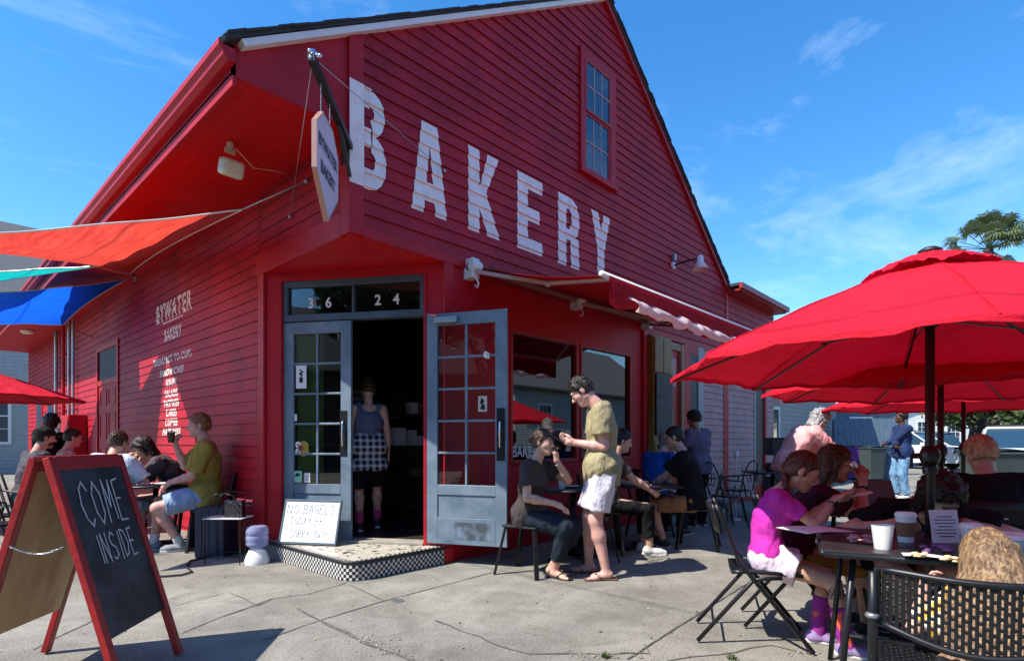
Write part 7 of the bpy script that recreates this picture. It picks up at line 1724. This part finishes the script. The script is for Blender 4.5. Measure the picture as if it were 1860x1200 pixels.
o = MB().tube(pl2 + [pts[-1]], .009, 6).build('cable', M['blackpl'], smooth=True); tag(o, 'black cable snaking over the pavement in front of the man in mustard shirt', 'cable')
# ------------------------------------------------------------ little dog
DG = empty('dog', 'small white and grey dog standing in the shade behind the black polo man chair', 'dog', tuple(wp(8.6, at_px(1312, 8.6))), head_to(150))
v = Vol((-.16, -.36, -.01), (.16, .40, .50), .009)
v.cap((0, -.15, .27), (0, .14, .275), .068, .078, .03); v.cap((0, .12, .25), (0, .16, .22), .07, .05, .03); v.cap((0, .16, .30), (0, .21, .37), .045, .04, .03); v.ell((0, .235, .395), (.045, .055, .045)); v.cap((0, .26, .385), (0, .31, .37), .026, .019, .02)
for sx in (-1, 1):
    v.cap((sx * .045, .14, .24), (sx * .05, .13, .13), .030, .018, .02); v.cap((sx * .05, .13, .13), (sx * .05, .135, .02), .017, .015, .01); v.cap((sx * .05, .135, .018), (sx * .05, .16, .014), .017, .014, .01)
    v.cap((sx * .045, -.15, .25), (sx * .055, -.10, .16), .042, .026, .03); v.cap((sx * .055, -.10, .16), (sx * .055, -.18, .09), .022, .014, .015); v.cap((sx * .055, -.18, .09), (sx * .055, -.165, .02), .013, .013, .01); v.cap((sx * .055, -.165, .018), (sx * .055, -.14, .014), .016, .013, .01)
    v.ell((sx * .045, .225, .425), (.012, .020, .028), None, .01)
v.cap((0, -.17, .29), (0, -.23, .38), .016, .010, .02); v.cap((0, -.23, .38), (0, -.21, .44), .010, .007, .01); v.ripple(.003, 70, 2)
npmesh('body', [v.mesh()], P('dog_fur', (.42, .39, .37), .9, color2=(.13, .11, .11), vscale=9, vsharp=(.50, .60), bump=.4, bscale=90), DG)
mb = MB(); mb.ball((0, .328, .375), .011); mb.ball((-.022, .285, .405), .006); mb.ball((.022, .285, .405), .006); mb.build('nose_and_eyes', M['blackpl'], DG, smooth=True)
MB().tube([(.05 * math.cos(a), .19 + .02 * math.sin(a), .335 + .045 * math.sin(a)) for a in np.linspace(0, 6.28, 12, endpoint=False)], .006, 5, closed=True).build('collar', M['brickred'], DG, smooth=True)
# ------------------------------------------------------------ bins
def bin_(label, t, lat, phi, m, h=1.08, w_=.58, d_=.68, group='wheeled rubbish bins'):
    o = empty('wheeled_bin', label, 'bin', tuple(wp(t, lat)), head_to(phi), group)
    mb = MB(); a, b = .80, 1.0; v = [(-w_ / 2 * a, -d_ / 2 * a, .05), (w_ / 2 * a, -d_ / 2 * a, .05), (w_ / 2 * a, d_ / 2 * a, .05), (-w_ / 2 * a, d_ / 2 * a, .05), (-w_ / 2, -d_ / 2, h - .08), (w_ / 2, -d_ / 2, h - .08), (w_ / 2, d_ / 2, h - .08), (-w_ / 2, d_ / 2, h - .08)]
    mb.add(v, [(0, 3, 2, 1), (4, 5, 6, 7), (0, 1, 5, 4), (1, 2, 6, 5), (2, 3, 7, 6), (3, 0, 4, 7)]); mb.box(-w_ / 2 - .02, -d_ / 2 - .02, h - .12, w_ / 2 + .02, d_ / 2 + .02, h - .081)
    mb.build('body', m, o, bevel=.02)
    mb = MB(); mb.grid(lambda u, v_: (-w_ / 2 - .02 + (w_ + .04) * u, -d_ / 2 - .04 + (d_ + .04) * v_, h - .075 + .05 * math.sin(math.pi * u) * (.4 + .6 * math.sin(math.pi * v_ * .9))), 8, 8); mb.build('lid', M['blackpl'], o, smooth=True, solid=.02)
    MB().tube([(-w_ / 2, -d_ / 2 - .07, h - .10), (w_ / 2, -d_ / 2 - .07, h - .10)], .014, 6).build('handle', M['blackpl'], o)
    for sx in (-1, 1): MB().tube([(sx * w_ * .42, -d_ / 2, .10), (sx * (w_ * .42 + .05), -d_ / 2, .10)], .10, 14).build('wheel', M['tyre'], o)
    return o
PUR = P('purple_bin_plastic', (.10, .02, .20), .5, var=.1); GBN = P('dark_green_grey_bin_plastic', (.055, .075, .07), .5, var=.15); BBN = P('blue_grey_bin_plastic', (.03, .07, .13), .5)
bin_('purple wheeled bin with a black lid in front of the blue grey fence', 18.0, at_px(1547, 18.0), 185, PUR, 1.12)
bin_('dark grey wheeled bin right of the purple one', 17.6, at_px(1580, 17.6), 170, GBN, 1.10)
bin_('blue grey wheeled bin, third from the left by the fence', 17.8, at_px(1604, 17.8), 200, BBN, 1.08)
bin_('large green grey wheeled bin in front of the white car at the right edge', 8.9, at_px(1805, 8.9), 176, GBN, 1.12, .60, .68)
# ------------------------------------------------------------ cars
def car(label, x, y, rz, paint, kind='suv', s=1.0):
    """nose towards -x in its own frame"""
    o = empty('parked_car', label, 'car', (x, y, 0), rz)
    L_, Wd, Hh = 4.7 * s, 1.85 * s, 1.72 * s
    def hull(prof, hw, inset, top=None):
        mb = MB(); n = len(prof); 
        for k, (sy, ins) in enumerate(((-1, 1), (-1, 0), (1, 0), (1, 1))): pass
        secs = [(-hw, inset), (-hw + .05, 0.0), (hw - .05, 0.0), (hw, inset)]
        for (yy, ins) in secs:
            for (px, pz) in prof:
                cx, cz = L_ / 2, .8; mb.v.append((px + (cx - px) * ins * .03, yy, pz + (cz - pz) * ins * .05))
        for k in range(3):
            for i in range(n): j = (i + 1) % n; mb.f.append((k * n + i, k * n + j, (k + 1) * n + j, (k + 1) * n + i))
        mb.f.append(tuple(range(n))); mb.f.append(tuple(range(3 * n + n - 1, 3 * n - 1, -1))); return mb
    low = [(0.02, .45), (0.0, .62), (.06, .80), (.25, .92), (1.15, 1.02), (1.25, 1.04), (L_ - .25, 1.06), (L_ - .05, .95), (L_, .6), (L_ - .05, .35), (3.95 * s, .30), (3.9 * s, .55), (3.65 * s, .68), (3.4 * s, .55), (3.35 * s, .30), (1.30, .30), (1.25, .55), (1.0, .68), (.72, .55), (.66, .30), (.10, .30)]
    B_ = hull(low, Wd / 2, 1).build('body', paint, o, bevel=.03, smooth=True, angle=40)
    mb = MB(); c = [(1.15, 1.03, .84), (1.95, 1.60, .66), (L_ - .95, 1.64, .66), (L_ - .25, 1.08, .84)]
    for (px, pz, hw) in c: mb.v += [(px, -hw, pz), (px, hw, pz)]
    mb.f += [(0, 1, 3, 2), (4, 5, 7, 6), (0, 2, 4, 6), (1, 7, 5, 3)]; mb.build('windows', M['carglass'], o)
    mb = MB(); mb.box(1.90, -.68, 1.59, L_ - .9, .68, 1.66); 
    for sy in (-1, 1):
        mb.bar((1.12, sy * .86, 1.03), (1.95, sy * .675, 1.60), .06, .05); mb.bar((2.7, sy * .86, 1.04), (2.7, sy * .672, 1.60), .06, .04); mb.bar((L_ - .25, sy * .86, 1.06), (L_ - .92, sy * .672, 1.60), .08, .06)
    mb.build('roof_and_pillars', paint, o, bevel=.015)
    mb = MB()
    for sy in (-1, 1): mb.tube([(2.1, sy * .6, 1.70), (L_ - 1.1, sy * .6, 1.70)], .02, 6)
    mb.box(2.3, -.62, 1.70, 2.36, .62, 1.73); mb.box(3.2, -.62, 1.70, 3.26, .62, 1.73); mb.build('roof_rack', M['blackpl'], o)
    for sy in (-1, 1):
        for px in (1.0, 3.65 * s):
            w_ = MB().tube([(px, sy * (Wd / 2 - .20), .33), (px, sy * (Wd / 2 + .01), .33)], .33, 22).build('wheel', M['tyre'], o, smooth=True, angle=40); MB().tube([(px, sy * (Wd / 2 + .005), .33), (px, sy * (Wd / 2 + .02), .33)], .20, 16).build('rim', M['grey'], w_)
        MB().box(-.02, sy * .55 - .22, .66, .10, sy * .55 + .22, .80).build('headlight', P('headlight', (.7, .7, .72), .1), o, bevel=.02)
        mb = MB(); mb.box(1.32, sy * .90, 1.02, 1.48, sy * 1.10, 1.17); mb.build('mirror', paint, o, bevel=.02)
    MB().box(-.015, -.33, .55, .03, .33, .78).build('grille', M['blackpl'], o); MB().box(-.03, -.8, .36, .06, .8, .50).build('bumper', P('bumper_grey', (.12, .12, .13), .5), o, bevel=.02)
    return o
p_ = wp(15.6, at_px(1853, 15.6)); car('white parked car with a roof rack facing the tables at the right edge', p_.x, p_.y, R_(4), M['carwhite'])
p_ = wp(27, at_px(1722, 27)); car('dark blue parked car far behind the umbrella poles', p_.x, p_.y, R_(20), P('dark_blue_car_paint', (.02, .04, .09), .25))
p_ = wp(33, at_px(1790, 33)); car('silver parked car far off between the poles and the dark tree', p_.x, p_.y, R_(-40), P('silver_car_paint', (.45, .47, .5), .25, .3))
p_ = wp(24, at_px(1765, 24)); car('white van like car behind the third umbrella pole', p_.x, p_.y, R_(75), M['carwhite'], s=1.05)
# ------------------------------------------------------------ houses
def house(name, label, o_, rz, lx, ly, hw_, hr, wall, roof, axis='x', wins=(), over=.3, win_m=None, boards=True, door=None, frontz=0):
    """gabled house; front is the local -y side"""
    h = empty(name, label, 'house', tuple(o_), rz)
    core = MB(); core.box(0, 0, 0, lx, ly, hw_)
    if axis == 'x': core.prism([(0.0, hw_), (ly, hw_), (ly / 2, hr)], (0.0, 0, 0), (0, 1, 0), (0, 0, 1), (lx, 0, 0))
    else: core.prism([(0.0, hw_), (lx, hw_), (lx / 2, hr)], (0, 0.0, 0), (1, 0, 0), (0, 0, 1), (0, ly, 0))
    core.build('walls', wall, h)
    mb = MB()
    if boards:
        def sp(z):
            if axis == 'y' and z > hw_:
                f = (z - hw_) / (hr - hw_); return (lx / 2 * f, lx - lx / 2 * f) if f < .95 else None
            return (0, lx) if z <= hw_ + .01 else None
        hol = [(a - .08, b + .08, c - .08, d + .08) for (a, b, c, d) in wins]
        siding(sp, .2, hr if axis == 'y' else hw_, (0, -.004, 0), (1, 0, 0), (0, -1, 0), holes=hol, seed=11, mb=mb, cs=.14)
        siding(lambda z: (0, ly), .2, hw_, (-.004, 0, 0), (0, 1, 0), (-1, 0, 0), seed=12, mb=mb, cs=.14)
        mb.build('siding', wall, h)
    rf = MB(); t = .10
    if axis == 'x':
        s_ = (hr - hw_) / (ly / 2)
        for sg in (0, 1):
            y0, y1 = (-over, ly / 2) if sg == 0 else (ly + over, ly / 2); z0 = hw_ - over * s_
            rf.prism([(y0, z0 + .02), (y1, hr + .02), (y1, hr + t + .02), (y0, z0 + t + .02)], (-over, 0, 0), (0, 1, 0), (0, 0, 1), (lx + 2 * over, 0, 0))
    else:
        s_ = (hr - hw_) / (lx / 2)
        for sg in (0, 1):
            x0, x1 = (-over, lx / 2) if sg == 0 else (lx + over, lx / 2); z0 = hw_ - over * s_
            rf.prism([(x0, z0 + .02), (x1, hr + .02), (x1, hr + t + .02), (x0, z0 + t + .02)], (0, -over, 0), (1, 0, 0), (0, 0, 1), (0, ly + 2 * over, 0))
    rf.build('roof', roof, h)
    for (a, b, c, d) in wins:
        f = MB(); f.box(a - .1, -.05, c - .1, a, 0, d + .1); f.box(b, -.05, c - .1, b + .1, 0, d + .1); f.box(a, -.05, d, b, 0, d + .1); f.box(a, -.06, c - .1, b, 0, c)
        for i in (1, 2): x = a + (b - a) * i / 3; f.box(x - .012, -.03, c, x + .012, -.012, d)
        for j in (1, 2, 3): z = c + (d - c) * j / 4; f.box(a, -.028 if j != 2 else -.035, z - (.012 if j != 2 else .025), b, -.010, z + (.012 if j != 2 else .025))
        F_ = f.build('window', M['white'], h); MB().box(a, -.012, c, b, -.004, d).build('pane', M['carglass'], F_)
    return h
house('neighbour_house', 'neighbouring house with white metal roof behind the far end of the red wall', (13.0, 1.4, 0), 0, 9, 7, 4.35, 6.8, P('pale_house_paint', (.42, .38, .36), .7), M['metalroof'], 'x', [(.4, 1.0, 1.0, 2.3)], .9)
# nearer annex with window and red shingles
an = empty('shingle_annex', 'low annex with small window and reddish shingles beyond the red building', 'building', (11.6, .6, 0))
MB().box(0, 0, 0, 1.35, 1.0, 2.6).build('walls', P('reddish_shingles', (.33, .16, .14), .8, color2=(.5, .36, .32), vscale=12), an)
mb = MB(); mb.box(.25, -.05, 1.15, .33, 0, 2.1); mb.box(1.15, -.05, 1.15, 1.23, 0, 2.1); mb.box(.33, -.05, 2.02, 1.15, 0, 2.1); mb.box(.33, -.05, 1.15, 1.15, 0, 1.22); mb.box(.72, -.04, 1.22, .76, 0, 2.02); q = mb.build('window', M['white'], an); MB().box(.33, -.02, 1.22, 1.15, -.004, 2.02).build('pane', M['carglass'], q)
MB().box(-.2, -.3, 2.6, 1.6, 1.2, 2.7).build('roof', M['slate'], an)
fn = empty('board_fence', 'tall blue grey board fence behind the wheeled bins', 'fence', tuple(wp(20.5, at_px(1515, 20.5))), head_to(90) + R_(90))
mb = MB(); rr = random.Random(3)
for i in range(18): mb.box(i * .15, 0, .05, i * .15 + .142, .02 + rr.uniform(0, .006), 2.05 + rr.uniform(-.015, .015))
mb.build('boards', M['fencewood'], fn)
for i in range(2): MB().box(i * 2.3, .03, 0, i * 2.3 + .1, .13, 2.0).build('post', M['fencewood'], fn)
mb = MB(); mb.box(0, .03, .4, 2.6, .07, .5); mb.box(0, .03, 1.6, 2.6, .07, 1.7); mb.build('rails', M['fencewood'], fn)
house('white_house', 'white house in the distance behind the umbrella poles', tuple(wp(46, at_px(1640, 46))), head_to(90) + R_(90), 9, 8, 3.8, 5.6, P('white_house_paint', (.72, .72, .70), .6), M['slate'], 'y', [(1.2, 2.2, 1.2, 2.8), (3.6, 4.6, 1.2, 2.8), (6.2, 7.2, 1.2, 2.8)])
house('far_house', 'pale grey house far off at the right edge behind the white car', tuple(wp(60, at_px(1815, 60))), head_to(90) + R_(80), 12, 8, 4.0, 6.0, M['aisle'], M['slate'], 'x', [(1.5, 2.5, 1.2, 2.8), (5, 6, 1.2, 2.8)])
house('blue_grey_house', 'blue grey clapboard house behind the fence and bins', tuple(wp(27, at_px(1500, 27))), head_to(90) + R_(90), 3.4, 6, 2.9, 4.0, M['fencewood'], M['metalroof'], 'x', [(1.2, 2.1, 1.1, 2.3)])
# left: neighbour behind the sails
lh = house('left_neighbour_house', 'grey house with dark roof beyond the left end of the sails', (-6.5, 25, 0), 0, 10, 9, 6.6, 10.9, P('grey_boards', (.36, .37, .36), .75, var=.1), M['slate'], 'x', [(1.0, 1.9, 1.2, 3.2), (5.9, 6.7, 1.2, 3.2), (7.6, 8.4, 1.2, 3.2)])
# across the street behind the photographer: seen mirrored in the shop windows
house('grey_clapboard_house', 'grey clapboard house across the street, only seen mirrored in the shop windows', (33.5, -15, 0), R_(180), 15, 9, 4.3, 7.6, M['aisle'], M['slate'], 'x', [(2.0, 3.1, 1.3, 3.1), (6.4, 7.5, 1.3, 3.1), (12.1, 13.1, 1.5, 3.15)], .5)
house('red_brick_house', 'brick house across the street, only seen mirrored in the door panes', (15, -17, 0), R_(180), 13, 9, 5.0, 8.0, P('brick_wall', (.22, .09, .07), .8, var=.2), M['slate'], 'x', [(2.0, 3.1, 1.3, 3.1), (6.4, 7.5, 1.3, 3.1)], .5)
house('yellow_house', 'yellow house further along the street, only seen mirrored in the shop windows', (52, -15, 0), R_(180), 15, 9, 4.5, 7.0, P('yellow_boards', (.45, .38, .2), .8), M['slate'], 'x', [(6.4, 7.5, 1.3, 3.1)], .5)
house('brown_house', 'long brown house across the side street, only seen mirrored in the door panes', (-20, -24, 0), R_(90), 32, 9, 4.6, 8.0, P('brown_boards', (.16, .12, .09), .8), M['slate'], 'x', [(2.0 + 6 * k, 3.1 + 6 * k, 1.3, 3.3) for k in range(5)], .5)
house('green_house', 'dark green house across the street, only seen mirrored beside the brown house', (0, -19, 0), R_(180), 17, 9, 4.8, 7.6, P('green_boards', (.06, .09, .06), .8), M['slate'], 'x', [(2.0 + 5 * k, 3.1 + 5 * k, 1.3, 3.3) for k in range(3)], .5)
# ------------------------------------------------------------ trees
def tree(name, label, pos, h, r, seed, trunk=.25, n=5200, leaf=.16, zc=.62, flat=.75, group=None):
    rr = random.Random(seed); o = empty(name, label, 'tree', tuple(pos), 0, group); mb = MB()
    mb.tube([(0, 0, 0), (.05, .03, h * .22), (.0, -.05, h * .45), (.1, .1, h * .7)], [trunk, trunk * .8, trunk * .55, trunk * .2], 9)
    blobs = []
    for i in range(16):
        a = rr.uniform(0, 6.28); e = rr.uniform(-.5, 1.2); d = r * rr.uniform(.35, .85); c = Vector((math.cos(a) * math.cos(e) * d, math.sin(a) * math.cos(e) * d, h * zc + math.sin(e) * d * flat)); blobs.append((c, r * rr.uniform(.22, .42)))
        mb.tube([(0, 0, h * rr.uniform(.25, .5)), c * .5 + Vector((0, 0, h * .2)), c], [trunk * .35, trunk * .2, trunk * .06], 6)
    mb.build('trunk', M['bark'], o, smooth=True)
    lf = MB()
    for i in range(n):
        c, rb = blobs[i % len(blobs)]; d = Vector((rr.gauss(0, 1), rr.gauss(0, 1), rr.gauss(0, .8))); d = d.normalized() * rb * rr.uniform(.55, 1.08); p = c + d
        u = Vector((rr.gauss(0, 1), rr.gauss(0, 1), rr.gauss(0, .6))).normalized(); v_ = u.cross(Vector((rr.gauss(0, 1), rr.gauss(0, 1), rr.gauss(0, 1)))).normalized(); s_ = leaf * rr.uniform(.6, 1.2)
        lf.add([p - u * s_, p + v_ * s_ * .45, p + u * s_, p - v_ * s_ * .45], [(0, 1, 2, 3)])
    lf.build('crown', M['leaf'], o); return o
tree('shade_tree', 'dark leafed tree with thick trunk behind the third umbrella', wp(22, at_px(1775, 22)), 4.4, 2.3, 3, .42, 6500, .14, .60, .45)
tree('shade_tree', 'loose green tree at the right edge above the white car', wp(30, at_px(1850, 30)), 5.4, 3.0, 4, .3, 6500, .16, .55, .4)
tree('shade_tree', 'wide tree far behind the white house between the umbrella poles', wp(70, at_px(1690, 70)), 7.0, 4.5, 5, .3, 5200, .28, .6, .5)
tree('street_tree', 'tall tree across the side street, mirrored in the door panes', Vector((-15, -2, 0)), 9, 4.2, 6, .3, 6500, .24)
tree('street_tree', 'second tree across the side street, mirrored in the transom', Vector((-14, -10, 0)), 8, 3.6, 7, .3, 5200, .24)
# palm
def palm(pos, h, r):
    rr = random.Random(12); o = empty('palm_tree', 'fan palm with shaggy crown rising behind the nearest umbrella', 'palm', tuple(pos)); mb = MB()
    mb.tube([(0, 0, 0), (.1, 0, h * .5), (0, 0, h)], [.28, .24, .22], 10); mb.build('trunk', M['bark'], o, smooth=True)
    for k in range(64):
        dry = k >= 46; a = rr.uniform(0, 6.28); e = rr.uniform(-.15, 1.45) if not dry else rr.uniform(-1.3, -.3); l = r * rr.uniform(.45, .72)
        d = Vector((math.cos(a) * math.cos(e), math.sin(a) * math.cos(e), math.sin(e))); s0 = Vector((0, 0, h)); hub = s0 + d * l; f = MB(); f.tube([s0, hub], .02, 4)
        side = d.cross(Vector((0, 0, 1))).normalized() if abs(d.z) < .98 else Vector((1, 0, 0)); up = side.cross(d)
        nl = 20
        for i in range(nl):
            t = (i / (nl - 1) - .5) * 3.6; dd = (d * math.cos(t) + side * math.sin(t)).normalized(); q = r * .42 * rr.uniform(.85, 1.1) * (1 - .25 * abs(t) / 1.8); w_ = .04
            m_ = hub + dd * q * .6 + up * .05; tip = hub + dd * q + Vector((0, 0, -q * .35)); sd2 = (d * -math.sin(t) + side * math.cos(t)) * w_
            f.add([hub, m_ + sd2, tip, m_ - sd2], [(0, 1, 2, 3)])
        f.build('frond', M['palmdry'] if dry else M['palmleaf'], o)
    return o
palm(wp(30, at_px(1795, 30)), 11.4, 2.1)
# overhead line over the pavement (its thin shadow crosses the slabs)
def up_at(g, h): return Vector((g.x - 1.0 / 1.36 * h, g.y + .32 / 1.36 * h, h))
a, b = up_at(gp(860, 1025), 7.0), up_at(gp(1340, 1130), 7.0); d = (b - a)
o = MB().tube([a - d * 6, a - d * 2 + Vector((0, 0, -.0)), b + d * 2, b + d * 8], .008, 6).build('overhead_cable', M['blackpl'], smooth=True); tag(o, 'black overhead cable high above the pavement, seen by its thin shadow line', 'cable')
